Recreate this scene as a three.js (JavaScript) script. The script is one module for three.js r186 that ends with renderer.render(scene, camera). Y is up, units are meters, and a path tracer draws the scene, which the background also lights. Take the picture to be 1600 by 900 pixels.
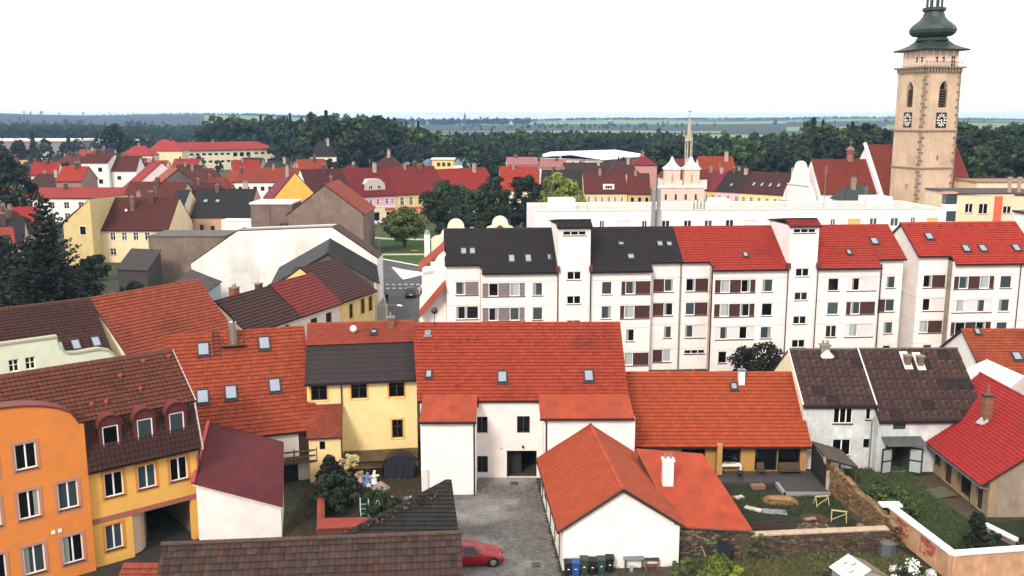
import * as THREE from 'three';
import { mergeGeometries } from 'three/addons/utils/BufferGeometryUtils.js';
import { RoundedBoxGeometry } from 'three/addons/geometries/RoundedBoxGeometry.js';
import { MarchingCubes } from 'three/addons/objects/MarchingCubes.js';

// ---------- camera, sky, sun, exposure ----------
const scene = new THREE.Scene();
const camera = new THREE.PerspectiveCamera(34.37, 16 / 9, 0.5, 20000);
camera.position.set(0, 29, 0);
camera.rotation.set(-10.25 * Math.PI / 180, 0, 0);
const renderer = new THREE.WebGLRenderer({ antialias: true });
renderer.toneMapping = THREE.LinearToneMapping;
renderer.toneMappingExposure = 2.1;
renderer.shadowMap.enabled = true;
const sun = new THREE.DirectionalLight(0xfff1e2, 1.5);
sun.position.set(-70, 120, 60); sun.target.position.set(0, 0, -100);
sun.castShadow = true; sun.shadow.radius = 26; sun.shadow.mapSize.set(4096, 4096);
Object.assign(sun.shadow.camera, { left: -260, right: 260, top: 260, bottom: -260, near: 1, far: 900 });
scene.add(sun, sun.target);

// ---------- random numbers and noise ----------
let seedState = 12345;
const seed = s => { seedState = s >>> 0; };
const R = () => { seedState = (seedState + 0x6D2B79F5) | 0; let t = Math.imul(seedState ^ (seedState >>> 15), 1 | seedState); t = (t + Math.imul(t ^ (t >>> 7), 61 | t)) ^ t; return ((t ^ (t >>> 14)) >>> 0) / 4294967296; };
const RR = (a, b) => a + (b - a) * R();
const pick = a => a[Math.floor(R() * a.length)];
const lerp = (a, b, t) => a + (b - a) * t;
const clamp = (x, a = 0, b = 1) => Math.min(b, Math.max(a, x));
const hash = (x, y, s) => { let h = Math.imul(x, 374761393) ^ Math.imul(y, 668265263) ^ Math.imul(s, 2147483647 ^ 98765); h = Math.imul(h ^ (h >>> 13), 1274126177); return ((h ^ (h >>> 16)) >>> 0) / 4294967296; };
function vn(x, y, per = 0, s = 1) {            // value noise, periodic when per > 0
  const xi = Math.floor(x), yi = Math.floor(y), fx = x - xi, fy = y - yi, w = v => per ? ((v % per) + per) % per : v;
  const u = fx * fx * (3 - 2 * fx), v = fy * fy * (3 - 2 * fy);
  return lerp(lerp(hash(w(xi), w(yi), s), hash(w(xi + 1), w(yi), s), u), lerp(hash(w(xi), w(yi + 1), s), hash(w(xi + 1), w(yi + 1), s), u), v);
}
const fbm = (x, y, o = 4, per = 0, s = 1) => { let a = 0, k = 0.5, t = 0; for (let i = 0; i < o; i++) { a += k * vn(x, y, per, s + i); t += k; x *= 2; y *= 2; per *= 2; k *= 0.5; } return a / t; };

// ---------- sky: an even white overcast ----------
{
  const w = 256, h = 128, d = new Float32Array(w * h * 4);
  for (let j = 0; j < h; j++) for (let i = 0; i < w; i++) {
    const c = fbm(i / 16, j / 5, 4, 16, 7), k = (j * w + i) * 4, v = 0.72 + 0.1 * c;
    d[k] = v * 1.0; d[k + 1] = v * 0.99; d[k + 2] = v * 0.985; d[k + 3] = 1;
  }
  const t = new THREE.DataTexture(d, w, h, THREE.RGBAFormat, THREE.FloatType);
  t.mapping = THREE.EquirectangularReflectionMapping; t.magFilter = t.minFilter = THREE.LinearFilter; t.wrapS = THREE.RepeatWrapping; t.needsUpdate = true;
  scene.background = t; scene.environment = t;
}
scene.fog = new THREE.FogExp2(0x8fb8e0, 0.00011);

// ---------- textures (surface grain only) ----------
function tex(n, fn, srgb = true) {
  const d = new Uint8Array(n * n * 4);
  for (let j = 0; j < n; j++) for (let i = 0; i < n; i++) { const c = fn(i / n, j / n), k = (j * n + i) * 4; d[k] = clamp(c[0]) * 255; d[k + 1] = clamp(c[1]) * 255; d[k + 2] = clamp(c[2]) * 255; d[k + 3] = 255; }
  const t = new THREE.DataTexture(d, n, n, THREE.RGBAFormat); t.wrapS = t.wrapT = THREE.RepeatWrapping; t.magFilter = THREE.LinearFilter; t.minFilter = THREE.LinearMipmapLinearFilter; t.generateMipmaps = true;
  if (srgb) t.colorSpace = THREE.SRGBColorSpace; t.needsUpdate = true; return t;
}
const rep = (t, s) => { const c = t.clone(); c.repeat.set(s, s); c.needsUpdate = true; return c; };
const grey = v => [v, v, v];
const T = {
  plaster: tex(512, (u, v) => { const a = fbm(u * 6, v * 6, 5, 6, 3), b = fbm(u * 64, v * 64, 2, 64, 9), c = fbm(u * 24, v * 3, 3, 24, 21); return grey(0.94 + 0.09 * (a - 0.5) + 0.03 * (b - 0.5) + 0.03 * (c - 0.5)); }),
  dirty: tex(512, (u, v) => { const a = fbm(u * 5, v * 5, 5, 5, 33), b = fbm(u * 40, v * 40, 3, 40, 39), c = fbm(u * 30, v * 2, 3, 30, 41); const k = 0.72 + 0.3 * a + 0.08 * (b - 0.5) + 0.08 * (c - 0.5); return [k, k * 0.985, k * 0.96]; }),
  grain: tex(256, (u, v) => { const a = fbm(u * 32, v * 32, 3, 32, 5), b = fbm(u * 4, v * 4, 3, 4, 11); return grey(0.7 + 0.32 * a + 0.14 * (b - 0.5)); }),
  moss: tex(512, (u, v) => { const a = fbm(u * 18, v * 18, 4, 18, 51), b = fbm(u * 6, v * 6, 4, 6, 55), s = a * 0.65 + b * 0.35; const k = clamp((s - 0.55) * 9); return [lerp(0.42 + 0.4 * a, 0.95, k), lerp(0.42 + 0.4 * a, 1, k), lerp(0.42 + 0.4 * a, 0.98, k)]; }),
  stone: tex(512, (u, v) => { const a = fbm(u * 12, v * 12, 5, 12, 61), b = fbm(u * 3, v * 3, 3, 3, 67); return [0.62 + 0.36 * a + 0.1 * (b - 0.5), 0.6 + 0.36 * a + 0.08 * (b - 0.5), 0.57 + 0.36 * a]; }),
  grass: tex(512, (u, v) => { const a = fbm(u * 48, v * 48, 3, 48, 71), b = fbm(u * 5, v * 5, 4, 5, 75); return [0.45 + 0.4 * a + 0.35 * (b - 0.5), 0.5 + 0.42 * a + 0.2 * (b - 0.5), 0.4 + 0.3 * a]; }),
  bumpFine: tex(256, (u, v) => grey(fbm(u * 40, v * 40, 3, 40, 81)), false),
  bumpWave: tex(256, (u, v) => grey(fbm(u * 6, v * 6, 4, 6, 85)), false),
};
const rgb = h => { const c = new THREE.Color(h); return [c.r, c.g, c.b]; };
const matCache = {};
function mat(hex, o = {}) {                    // o: t texture key, s repeats per metre, r roughness, m metalness, b bump metres, v vertex colours
  const key = hex + JSON.stringify(o);
  if (matCache[key]) return matCache[key];
  const m = new THREE.MeshStandardMaterial({ color: hex, roughness: o.r ?? 0.85, metalness: o.m ?? 0, vertexColors: !!o.v, side: THREE.DoubleSide });
  if (o.t) m.map = rep(T[o.t], o.s ?? 0.25);
  if (o.b) { m.bumpMap = rep(T[o.bt ?? 'bumpFine'], o.bs ?? 1); m.bumpScale = o.b; }
  return matCache[key] = m;
}
const plaster = (hex, t = 'plaster') => mat(hex, { t, s: 0.22, r: 0.92, b: 0.004, bs: 0.8 });
const M = {
  white: plaster(0xf7f2ee), cream: plaster(0xf3e3c4), paper: plaster(0xf0e6e0),
  metalDark: mat(0x2a2524, { r: 0.5, m: 0.4 }), zinc: mat(0x8d9296, { r: 0.45, m: 0.6 }), steel: mat(0xc9cccd, { r: 0.25, m: 0.9 }),
  frameW: mat(0xf2f1ee, { r: 0.5 }), frameB: mat(0x35251d, { r: 0.6 }), frameD: mat(0x2b2a2a, { r: 0.6 }),
  sillBrown: mat(0x5e2f2a, { r: 0.6 }), sillGrey: mat(0x8f8780, { r: 0.7 }), wood: mat(0x5a4331, { t: 'grain', s: 1, r: 0.85 }), concrete: mat(0x99938b, { t: 'dirty', s: 0.3, r: 0.95 }),
  glass: new THREE.MeshPhysicalMaterial({ color: 0x0b0e10, roughness: 0.07, specularIntensity: 1, ior: 1.5, side: THREE.DoubleSide }),
  glassMid: new THREE.MeshPhysicalMaterial({ color: 0x39454a, roughness: 0.1, clearcoat: 0.6, clearcoatRoughness: 0.05, side: THREE.DoubleSide }),
  glassPale: new THREE.MeshPhysicalMaterial({ color: 0xa9b2b4, roughness: 0.2, clearcoat: 0.6, clearcoatRoughness: 0.05, side: THREE.DoubleSide }),
  roofGlass: new THREE.MeshPhysicalMaterial({ color: 0x9aa3ab, roughness: 0.08, metalness: 0.85, clearcoat: 1, clearcoatRoughness: 0.03, side: THREE.DoubleSide }),
  black: mat(0x141212, { r: 0.8 }), curtain: mat(0x8f948f, { r: 0.9 }),
};

// ---------- naming ----------
const taken = {};
function numbered(n) { const k = taken[n] = (taken[n] ?? -1) + 1; return k ? n + '_' + String(k).padStart(3, '0') : n; }
function tag(o, label, category, group, kind) { if (label) o.userData.label = label; if (category) o.userData.category = category; if (group) o.userData.group = group; if (kind) o.userData.kind = kind; return o; }
function thing(name, label, category, p = [0, 0, 0], turn = 0, group) { const o = new THREE.Group(); o.name = numbered(name); o.position.set(...p); o.rotation.y = turn; scene.add(o); return tag(o, label, category, group); }
function mesh(name, geo, m, parent) { const o = new THREE.Mesh(geo, m); o.name = parent === scene ? numbered(name) : name; o.castShadow = o.receiveShadow = true; parent.add(o); return o; }
function copyOf(o, p, turn, label, s = 1) { const c = o.clone(); c.name = numbered(o.name.replace(/_\d{3}$/, '')); c.position.set(...p); c.rotation.y = turn; c.scale.setScalar(s); c.userData = { ...o.userData, label }; scene.add(c); return c; }

// ---------- geometry builder ----------
const v3 = (x, y, z) => new THREE.Vector3(x, y, z);
class G {
  constructor() { this.p = []; this.c = []; this.t = []; this.m = null; this.hasUV = false; }
  at(x, y, z, ry = 0, rx = 0, rz = 0) { this.m = new THREE.Matrix4().compose(v3(x, y, z), new THREE.Quaternion().setFromEuler(new THREE.Euler(rx, ry, rz, 'YXZ')), v3(1, 1, 1)); return this; }
  v(a, c, uv) { let x = a[0], y = a[1], z = a[2]; if (this.m) { const e = this.m.elements; [x, y, z] = [e[0] * x + e[4] * y + e[8] * z + e[12], e[1] * x + e[5] * y + e[9] * z + e[13], e[2] * x + e[6] * y + e[10] * z + e[14]]; } this.p.push(x, y, z); if (c) this.c.push(c[0], c[1], c[2]); if (uv) { this.t.push(uv[0], uv[1]); this.hasUV = true; } }
  tri(a, b, c, col, ua, ub, uc) { this.v(a, col, ua); this.v(b, col, ub); this.v(c, col, uc); return this; }
  q(a, b, c, d, col, uv) { uv = uv || []; return this.tri(a, b, c, col, uv[0], uv[1], uv[2]).tri(a, c, d, col, uv[0], uv[2], uv[3]); }
  box(x0, y0, z0, x1, y1, z1, col) {
    const P = (i, j, k) => [i ? x1 : x0, j ? y1 : y0, k ? z1 : z0];
    this.q(P(0, 0, 1), P(1, 0, 1), P(1, 1, 1), P(0, 1, 1), col).q(P(1, 0, 0), P(0, 0, 0), P(0, 1, 0), P(1, 1, 0), col).q(P(0, 0, 0), P(0, 0, 1), P(0, 1, 1), P(0, 1, 0), col);
    return this.q(P(1, 0, 1), P(1, 0, 0), P(1, 1, 0), P(1, 1, 1), col).q(P(0, 1, 1), P(1, 1, 1), P(1, 1, 0), P(0, 1, 0), col).q(P(0, 0, 0), P(1, 0, 0), P(1, 0, 1), P(0, 0, 1), col);
  }
  cbox(x, y, z, w, h, d, col) { return this.box(x - w / 2, y - h / 2, z - d / 2, x + w / 2, y + h / 2, z + d / 2, col); }
  cyl(a, b, r0, r1, n = 8, col, caps = true) {           // tapered bar between two points
    const A = v3(...a), B = v3(...b), d = B.clone().sub(A).normalize(), s = Math.abs(d.y) > 0.9 ? v3(1, 0, 0) : v3(0, 1, 0), u = s.clone().cross(d).normalize(), w = d.clone().cross(u);
    const ring = (c, r, i) => { const t = i / n * Math.PI * 2; return c.clone().addScaledVector(u, Math.cos(t) * r).addScaledVector(w, Math.sin(t) * r).toArray(); };
    for (let i = 0; i < n; i++) { this.q(ring(A, r0, i), ring(A, r0, i + 1), ring(B, r1, i + 1), ring(B, r1, i), col); if (caps) { this.tri(B.toArray(), ring(B, r1, i), ring(B, r1, i + 1), col); this.tri(A.toArray(), ring(A, r0, i + 1), ring(A, r0, i), col); } }
    return this;
  }
  poly(pts, col) { for (let i = 1; i < pts.length - 1; i++) this.tri(pts[0], pts[i], pts[i + 1], col); return this; }
  geo() {
    const g = new THREE.BufferGeometry(), n = this.p.length / 3;
    g.setAttribute('position', new THREE.Float32BufferAttribute(this.p, 3));
    if (this.c.length === this.p.length) g.setAttribute('color', new THREE.Float32BufferAttribute(this.c, 3));
    g.computeVertexNormals();
    if (this.t.length === n * 2) g.setAttribute('uv', new THREE.Float32BufferAttribute(this.t, 2)); else boxUV(g);
    return g;
  }
  build(name, m, parent) { return mesh(name, this.geo(), m, parent); }
}
function boxUV(g) {                                        // uv in metres from each face's own direction
  const p = g.attributes.position, nn = g.attributes.normal, uv = new Float32Array(p.count * 2);
  for (let i = 0; i < p.count; i++) { const ax = Math.abs(nn.getX(i)), ay = Math.abs(nn.getY(i)), az = Math.abs(nn.getZ(i)), x = p.getX(i), y = p.getY(i), z = p.getZ(i); if (ay > ax && ay > az) { uv[2 * i] = x; uv[2 * i + 1] = z; } else if (ax > az) { uv[2 * i] = z; uv[2 * i + 1] = y; } else { uv[2 * i] = x; uv[2 * i + 1] = y; } }
  g.setAttribute('uv', new THREE.BufferAttribute(uv, 2)); return g;
}
// a wall of polygon outline pts [[s,y]...] with rectangular holes [s centre, bottom, w, h], thickness t, outer face at z = 0
function wallGeo(pts, holes = [], t = 0.35, arches = []) {
  const sh = new THREE.Shape(pts.map(p => new THREE.Vector2(p[0], p[1])));
  for (const [x, y, w, h] of holes) { const q = new THREE.Path(); q.moveTo(x - w / 2, y); q.lineTo(x + w / 2, y); q.lineTo(x + w / 2, y + h); q.lineTo(x - w / 2, y + h); q.closePath(); sh.holes.push(q); }
  let g = new THREE.ExtrudeGeometry(sh, { depth: t, bevelEnabled: false }); g.translate(0, 0, -t);
  g = g.index ? g.toNonIndexed() : g; g.computeVertexNormals(); return boxUV(g);
}
const turnedGeo = (g, x, y, z, ry) => { g.rotateY(ry); g.translate(x, y, z); return g; };

// ---------- windows ----------
const winCache = {};
const WS = {                                               // f frame, n lights across, tr transom at share of height, sill, sur surround, rec recess, p panes
  pvc: { cur: 1, f: M.frameW, n: 2, p: ['glass', 'glass', 'glassMid'], sill: M.sillBrown, rec: 0.12 },
  pvc1: { f: M.frameW, n: 1, p: ['glass', 'glassMid', 'glass'], sill: M.sillBrown, rec: 0.12 },
  pvc3: { f: M.frameW, n: 3, p: ['glass', 'glassMid'], rec: 0.1 },
  orange: { cur: 1, f: M.frameW, n: 2, p: ['glass', 'glassMid', 'glassMid'], sill: M.sillBrown, sur: mat(0xb98a78, { t: 'plaster', s: 0.3, r: 0.9 }), rec: 0.1, sw: 0.16 },
  yellow: { cur: 1, f: M.frameW, n: 2, p: ['glass', 'glassMid'], sill: M.sillBrown, sur: mat(0xd98a35, { t: 'plaster', s: 0.3, r: 0.9 }), rec: 0.1, sw: 0.16 },
  brown: { f: M.frameB, n: 2, tr: 0.62, p: ['glass'], sur: mat(0xe8b458, { t: 'plaster', s: 0.3, r: 0.9 }), rec: 0.12, sw: 0.13 },
  dark: { f: M.frameD, n: 1, p: ['glass'], rec: 0.15 },
  dark2: { f: M.frameD, n: 2, p: ['glass'], rec: 0.15 },
  town: { f: M.frameW, n: 2, tr: 0.62, p: ['glass', 'glassMid'], sill: M.sillGrey, rec: 0.12 },
  townS: { f: M.frameW, n: 2, tr: 0.62, p: ['glass', 'glassMid'], sill: M.sillGrey, sur: mat(0xf1ebe2, { r: 0.9 }), rec: 0.12, sw: 0.14 },
  cross: { f: M.frameW, n: 2, tr: 0.55, p: ['glass'], rec: 0.15 },
};
function windowGeo(w, h, n, tr, rec, sw) {
  const key = [w, h, n, tr, rec, sw].join();
  if (winCache[key]) return winCache[key];
  const b = Math.min(0.075, w * 0.12), g = new G(), z0 = -rec - 0.06, z1 = -rec, W = w / 2;
  g.box(-W, 0, z0, -W + b, h, z1).box(W - b, 0, z0, W, h, z1).box(-W + b, 0, z0, W - b, b, z1).box(-W + b, h - b, z0, W - b, h, z1);
  for (let i = 1; i < n; i++) { const x = -W + w * i / n; g.box(x - b * 0.65, b, z0, x + b * 0.65, h - b, z1 - 0.004); }
  if (tr) g.box(-W + b, h * tr - b * 0.4, z0, W - b, h * tr + b * 0.4, z1 - 0.01);
  const pane = new G().box(-W + b * 0.5, b * 0.5, z0 + 0.008, W - b * 0.5, h - b * 0.5, z0 + 0.03).geo();
  const sill = new G().box(-W - 0.06, -0.07, -rec, W + 0.06, 0, 0.07).geo();
  let sur = null;
  if (sw) { const s = new G(); s.box(-W - sw, -sw - 0.02, 0.002, -W, h + sw, 0.03).box(W, -sw - 0.02, 0.002, W + sw, h + sw, 0.03).box(-W, h, 0.002, W, h + sw, 0.03).box(-W, -sw - 0.02, 0.002, W, -0.075, 0.03); sur = s.geo(); }
  return winCache[key] = { frame: g.geo(), pane, sill, sur };
}
function win(parent, x, y, z, ry, w, h, st) {
  const s = typeof st === 'string' ? WS[st] : st, q = windowGeo(+w.toFixed(2), +h.toFixed(2), s.n, s.tr ?? 0, s.rec, s.sur ? s.sw : 0);
  const o = mesh('window', q.frame, s.f, parent); o.position.set(x, y, z); o.rotation.y = ry;
  mesh('pane', q.pane, M[pick(s.p)], o);
  if (s.cur && R() < 0.6) { const a = R() < 0.5 ? -1 : 1, k = RR(0.16, 0.3) * w, b2 = 0.08, cg = new G(), n2 = 5, z = -s.rec - 0.028; for (let i = 0; i < n2; i++) { const x0 = a * (w / 2 - b2 - k * i / n2), x1 = a * (w / 2 - b2 - k * (i + 1) / n2), zz = i % 2 ? 0 : 0.006; cg.q([x0, b2, z + zz], [x1, b2, z + 0.006 - zz], [x1, h - b2, z + 0.006 - zz], [x0, h - b2, z + zz]); } cg.build('curtain', s.cm ?? M.curtain, o); }
  if (s.sill) mesh('sill', q.sill, s.sill, o);
  if (s.sur) mesh('surround', q.sur, s.sur, o);
  return o;
}
const row = (x0, dx, n, y, w, h, st) => Array.from({ length: n }, (_, i) => [x0 + dx * i, y, w, h, st]);

// ---------- tiled roofs ----------
const tileMat = mat(0xffffff, { t: 'grain', s: 0.7, r: 0.88, v: 1, b: 0.006, bs: 2 });
const sheetMat = mat(0xffffff, { t: 'dirty', s: 0.2, r: 0.85, v: 1 });
const TILES = {   // c colours, w width, h course, a wave height, l lift of the lower edge, k profile steps, d dark growth share
  orange: { c: [0xa8421f, 0xb54c26, 0x9c3b1c, 0xbd5a30], w: 0.3, h: 0.38, a: 0.024, l: 0.035, k: 4, d: 0.15 },
  orangeOld: { c: [0xa8482a, 0x93402a, 0xb5573a, 0x8b3a26], w: 0.3, h: 0.38, a: 0.026, l: 0.035, k: 4, d: 0.4 },
  red: { c: [0xb0261c, 0xbf2f22, 0xa8231b, 0xb73a2b], w: 0.3, h: 0.36, a: 0.022, l: 0.035, k: 4, d: 0.3 },
  redOrange: { c: [0xbe3a22, 0xc8452a, 0xb2331e, 0xc24f35], w: 0.3, h: 0.4, a: 0.022, l: 0.036, k: 4, d: 0.25 },
  redFlat: { c: [0xb8201c, 0xc4281f, 0xae1d1a], w: 0.28, h: 0.3, a: 0, l: 0.03, k: 1, d: 0.1 },
  brown: { c: [0x4a2a1e, 0x57301f, 0x3f251d, 0x633a27], w: 0.3, h: 0.35, a: 0.045, l: 0.035, k: 4, d: 0.25 },
  brownRed: { c: [0x5a2620, 0x66291f, 0x4d231f], w: 0.3, h: 0.36, a: 0.04, l: 0.035, k: 4, d: 0.3 },
  maroonTile: { c: [0x742420, 0x66221f, 0x80302a], w: 0.4, h: 0.4, a: 0.03, l: 0.035, k: 2, d: 0.4 },
  darkTile: { c: [0x2b2326, 0x332a2c, 0x241e21], w: 0.3, h: 0.36, a: 0.04, l: 0.035, k: 4, d: 0.2 },
  slate: { c: [0x2c2b2d, 0x343335, 0x262527], w: 0.5, h: 0.4, a: 0, l: 0.02, k: 1, d: 0.3 },
};
for (const t of Object.values(TILES)) t.c = t.c.map(c => new THREE.Color(c).multiplyScalar(0.98));
const tileStyle = (t, o = {}) => ({ ...TILES[t], ...o });
function slope(parent, name, O, U, V, lu, lv, st, o = {}) {
  // O eave corner, U along the eave, V up the slope; l0/l1 and r0/r1 trim the start and end of the courses at the bottom / top
  const s = typeof st === 'string' ? TILES[st] : st, g = new G(), N = U.clone().cross(V), cs = s.c.map(q => rgb(q).map(x => x * 0.86)), P = (u, v, n) => [O.x + U.x * u + V.x * v + N.x * n, O.y + U.y * u + V.y * v + N.y * n, O.z + U.z * u + V.z * v + N.z * n];
  const l0 = o.l0 ?? 0, l1 = o.l1 ?? l0, r0 = o.r0 ?? lu, r1 = o.r1 ?? lu, rows = Math.max(1, Math.round(lv / s.h)), ch = lv / rows, sd = o.s ?? Math.floor(R() * 1000), dk = rgb(0x2a1d18);
  const under = o.under ?? rgb(0x3a2c25);
  const th = 0.11;
  g.q(P(l0, 0, th), P(r0, 0, th), P(r1, lv, th), P(l1, lv, th), cs[0].map(x => x * 0.5)).q(P(l0, 0, 0), P(l1, lv, 0), P(r1, lv, 0), P(r0, 0, 0), under);
  g.q(P(l0, 0, 0), P(r0, 0, 0), P(r0, 0, th), P(l0, 0, th), under).q(P(l0, 0, 0), P(l0, 0, th), P(l1, lv, th), P(l1, lv, 0), under).q(P(r0, 0, 0), P(r1, lv, 0), P(r1, lv, th), P(r0, 0, th), under);
  const prof = t => s.a ? s.a * (0.5 - 0.5 * Math.cos(t * 2 * Math.PI)) : 0;
  for (let r = 0; r < rows; r++) {
    const v0 = r * ch, v1 = v0 + ch, a0 = lerp(l0, l1, v0 / lv), a1 = lerp(l0, l1, v1 / lv), b0 = lerp(r0, r1, v0 / lv), b1 = lerp(r0, r1, v1 / lv), a = Math.min(a0, a1), b = Math.max(b0, b1), n = Math.floor((b - a) / s.w + 0.999);
    const wob = (hash(r, sd, 3) - 0.5) * 0.012;
    for (let i = 0; i < n; i++) {
      const u0 = a + i * s.w, u1 = Math.min(b, u0 + s.w), lo0 = clamp(u0, a0, b0), lo1 = clamp(u0, a1, b1), hi0 = clamp(u1, a0, b0), hi1 = clamp(u1, a1, b1); if (u1 - u0 < 0.02 || (hi0 - lo0 < 0.01 && hi1 - lo1 < 0.01)) continue;
      const q = fbm(u0 * 0.35, v0 * 0.35, 3, 0, sd), f = 0.955 + 0.09 * hash(i, r, sd), bl = clamp((q - 0.64 + s.d * 0.2) * 2.6) * 0.42;
      let c = cs[Math.floor(hash(r, i, sd + 5) * cs.length)].map((x, k) => lerp(lerp(x, cs[0][k], 0.68) * f, dk[k], bl));
      const e0 = th + s.l * 3 + wob + (hash(i, r, sd + 9) - 0.5) * 0.008, e1 = th + 0.012, k = s.k, ns = Math.min(0.02, s.l * 0.5), bk = Math.min(0.09, s.h * 0.3);
      for (let m = 0; m < k; m++) {
        const ta = m / k, tb = (m + 1) / k, ua = lerp(lo0, hi0, ta), ub = lerp(lo0, hi0, tb), va = lerp(lo1, hi1, ta), vb = lerp(lo1, hi1, tb), pa = prof(ta), pb = prof(tb);
        g.q(P(ua, v0, e0 + pa), P(ub, v0, e0 + pb), P(vb, v1 + bk, e1 + pb), P(va, v1 + bk, e1 + pa), c);
        g.q(P(ua, v0, e0 - ns + pa), P(ub, v0, e0 - ns + pb), P(ub, v0, e0 + pb), P(ua, v0, e0 + pa), c);
      }
    }
  }
  g.t = []; const me = mesh(name, g.geo(), s.mat ?? tileMat, parent);
  return me;
}
function ridgeCaps(parent, a, b, hex, r = 0.14, step = 0.4) {
  const g = new G(), A = v3(...a), B = v3(...b), d = B.clone().sub(A), L = d.length(), n = Math.max(1, Math.round(L / step)); d.normalize();
  const side = v3(0, 1, 0).cross(d).normalize(), up = d.clone().cross(side).normalize(), base = rgb(hex);
  for (let i = 0; i < n; i++) {
    const p0 = A.clone().addScaledVector(d, i * L / n), p1 = A.clone().addScaledVector(d, (i + 1) * L / n + 0.03), f = 0.8 + 0.35 * hash(i, 7, n), c = base.map(x => x * f);
    for (let k = 0; k < 5; k++) { const t0 = k / 5 * Math.PI, t1 = (k + 1) / 5 * Math.PI, pt = (p, t, rr) => p.clone().addScaledVector(side, Math.cos(t) * rr).addScaledVector(up, Math.sin(t) * rr * 0.8).toArray(); g.q(pt(p0, t0, r * 1.08), pt(p1, t0, r * 0.94), pt(p1, t1, r * 0.94), pt(p0, t1, r * 1.08), c); }
  }
  return mesh('ridge', g.geo(), tileMat, parent);
}
// ---------- gabled house ----------
// A, B: ground corners of the front wall seen from outside (A at the viewer's left); W depth; hf, hb eave heights; hr ridge; rf ridge position
function house(o) {
  const { A, B, W, hf } = o, dx = B[0] - A[0], dz = B[1] - A[1], L = Math.hypot(dx, dz), hb = o.hb ?? hf, xs = o.xs ?? 0, rf = o.rf ?? 0.5, hr = o.hr, zr = -W * rf, t = o.t ?? 0.35;
  const g = o.into ?? thing(o.n ?? 'house', o.label, o.cat ?? 'house', [A[0], o.y ?? 0, A[1]], Math.atan2(-dz, dx), o.group);
  const wm = o.wall ?? M.white, wF = o.wallF ?? wm, wL = o.wallL ?? wm, wR = o.wallR ?? wm, hip = o.hip ?? 0, hipL = o.hipL ?? hip, hipR = o.hipR ?? hip;
  const hol = a => (a ?? []).map(q => q.slice(0, 4)), open = o.open ?? [];
  mesh('wall', wallGeo([[xs, 0], [L, 0], [L, hf], [xs, hf]], [...hol(o.F), ...open], t), wF, g);
  const sidePts = h => h ? [[0, 0], [W - 2 * t, 0], [W - 2 * t, hb], [0, hf]] : [[0, 0], [W - 2 * t, 0], [W - 2 * t, hb + (hr - hb) * t / (W * (1 - rf))], [W * rf - t, hr], [0, hf + (hr - hf) * t / (W * rf)]];
  // side walls: right wall faces +x with s running away from the front; left wall is its mirror
  mesh('wall', turnedGeo(wallGeo(sidePts(hipR), hol(o.R).map(q => [q[0] - t, q[1], q[2], q[3]]), t), L, 0, -t, Math.PI / 2), wR, g);
  mesh('wall', turnedGeo(wallGeo(sidePts(hipL).map(p => [-p[0], p[1]]).reverse(), hol(o.Lw).map(q => [-(q[0] - t), q[1], q[2], q[3]]), t), xs, 0, -t, -Math.PI / 2), wL, g);
  mesh('wall', turnedGeo(wallGeo([[0, 0], [L - xs, 0], [L - xs, hb], [0, hb]], [], t), L, 0, -W, Math.PI), wm, g);
  for (const [x, y, w, h, st] of o.F ?? []) win(g, x, y, 0, 0, w, h, st);
  for (const [x, y, w, h, st] of o.R ?? []) win(g, L, y, -x, Math.PI / 2, w, h, st);
  for (const [x, y, w, h, st] of o.Lw ?? []) win(g, 0, y, -x, -Math.PI / 2, w, h, st);
  const og = o.og ?? 0.2, oe = o.oe ?? 0.4, st = typeof o.tile === 'string' ? TILES[o.tile] : o.tile, st2 = o.tileB ?? st, far = o.far ?? 0;
  const lf = Math.hypot(hr - hf, zr), V = v3(0, (hr - hf) / lf, zr / lf), Ob = v3(-og, hf + 0.012 - V.y * oe, -V.z * oe), fr = { O: Ob, U: v3(1, 0, 0), V, lu: L + 2 * og, lv: lf + oe, og, oe };
  fr.N = fr.U.clone().cross(V);
  const hl = hipL ? hipL + og : 0, hrr = hipR ? L + og * 2 - hipR - og : L + 2 * og;
  slope(g, 'roof', Ob, fr.U, V, fr.lu, fr.lv, st, { l0: xs, l1: o.l1 ?? Math.max(hl, xs), r1: o.r1 ?? hrr });
  const lb = Math.hypot(hr - hb, W + zr), V2 = v3(0, (hr - hb) / lb, (W + zr) / lb);
  if (!o.noBack) slope(g, 'roof', v3(L + og, hb + 0.012 - V2.y * oe, -W - V2.z * oe), v3(-1, 0, 0), V2, fr.lu, lb + oe, st2, { l1: hipR ? hipR + og : 0, r0: fr.lu - xs, r1: hipL ? fr.lu - hipL - og : fr.lu - xs });
  for (const [hp, sgn] of [[hipL, -1], [hipR, 1]]) if (hp) {
    const le = Math.hypot(hr - hf, hp), Ve = v3(-sgn * hp / le, (hr - hf) / le, 0), x0 = sgn < 0 ? 0 : L, lw = W + 2 * oe;
    slope(g, 'roof', v3(x0 - Ve.x * oe, hf + 0.012 - Ve.y * oe, sgn < 0 ? -W - oe : oe), v3(0, 0, -sgn), Ve, lw, le + oe, st, { l1: sgn < 0 ? lw * (1 - rf) : lw * rf, r1: sgn < 0 ? lw * (1 - rf) : lw * rf });
  }
  const rc = o.ridge ?? st.c[0];
  if (!o.noRidge) ridgeCaps(g, [hipL ? hipL : o.l1 ?? xs - og, hr + 0.13, zr], [hipR ? L - hipR : L + og, hr + 0.13, zr], rc, o.rr ?? 0.15, far ? 1.2 : 0.4);
  if (o.gutter !== 0) { const q = new G(), y = Ob.y + 0.02, z = Ob.z + 0.06; q.box(xs - og, y - 0.05, z - 0.05, L + og, y + 0.06, z + 0.07); q.build('gutter', o.gutterMat ?? M.metalDark, g); }
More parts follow.
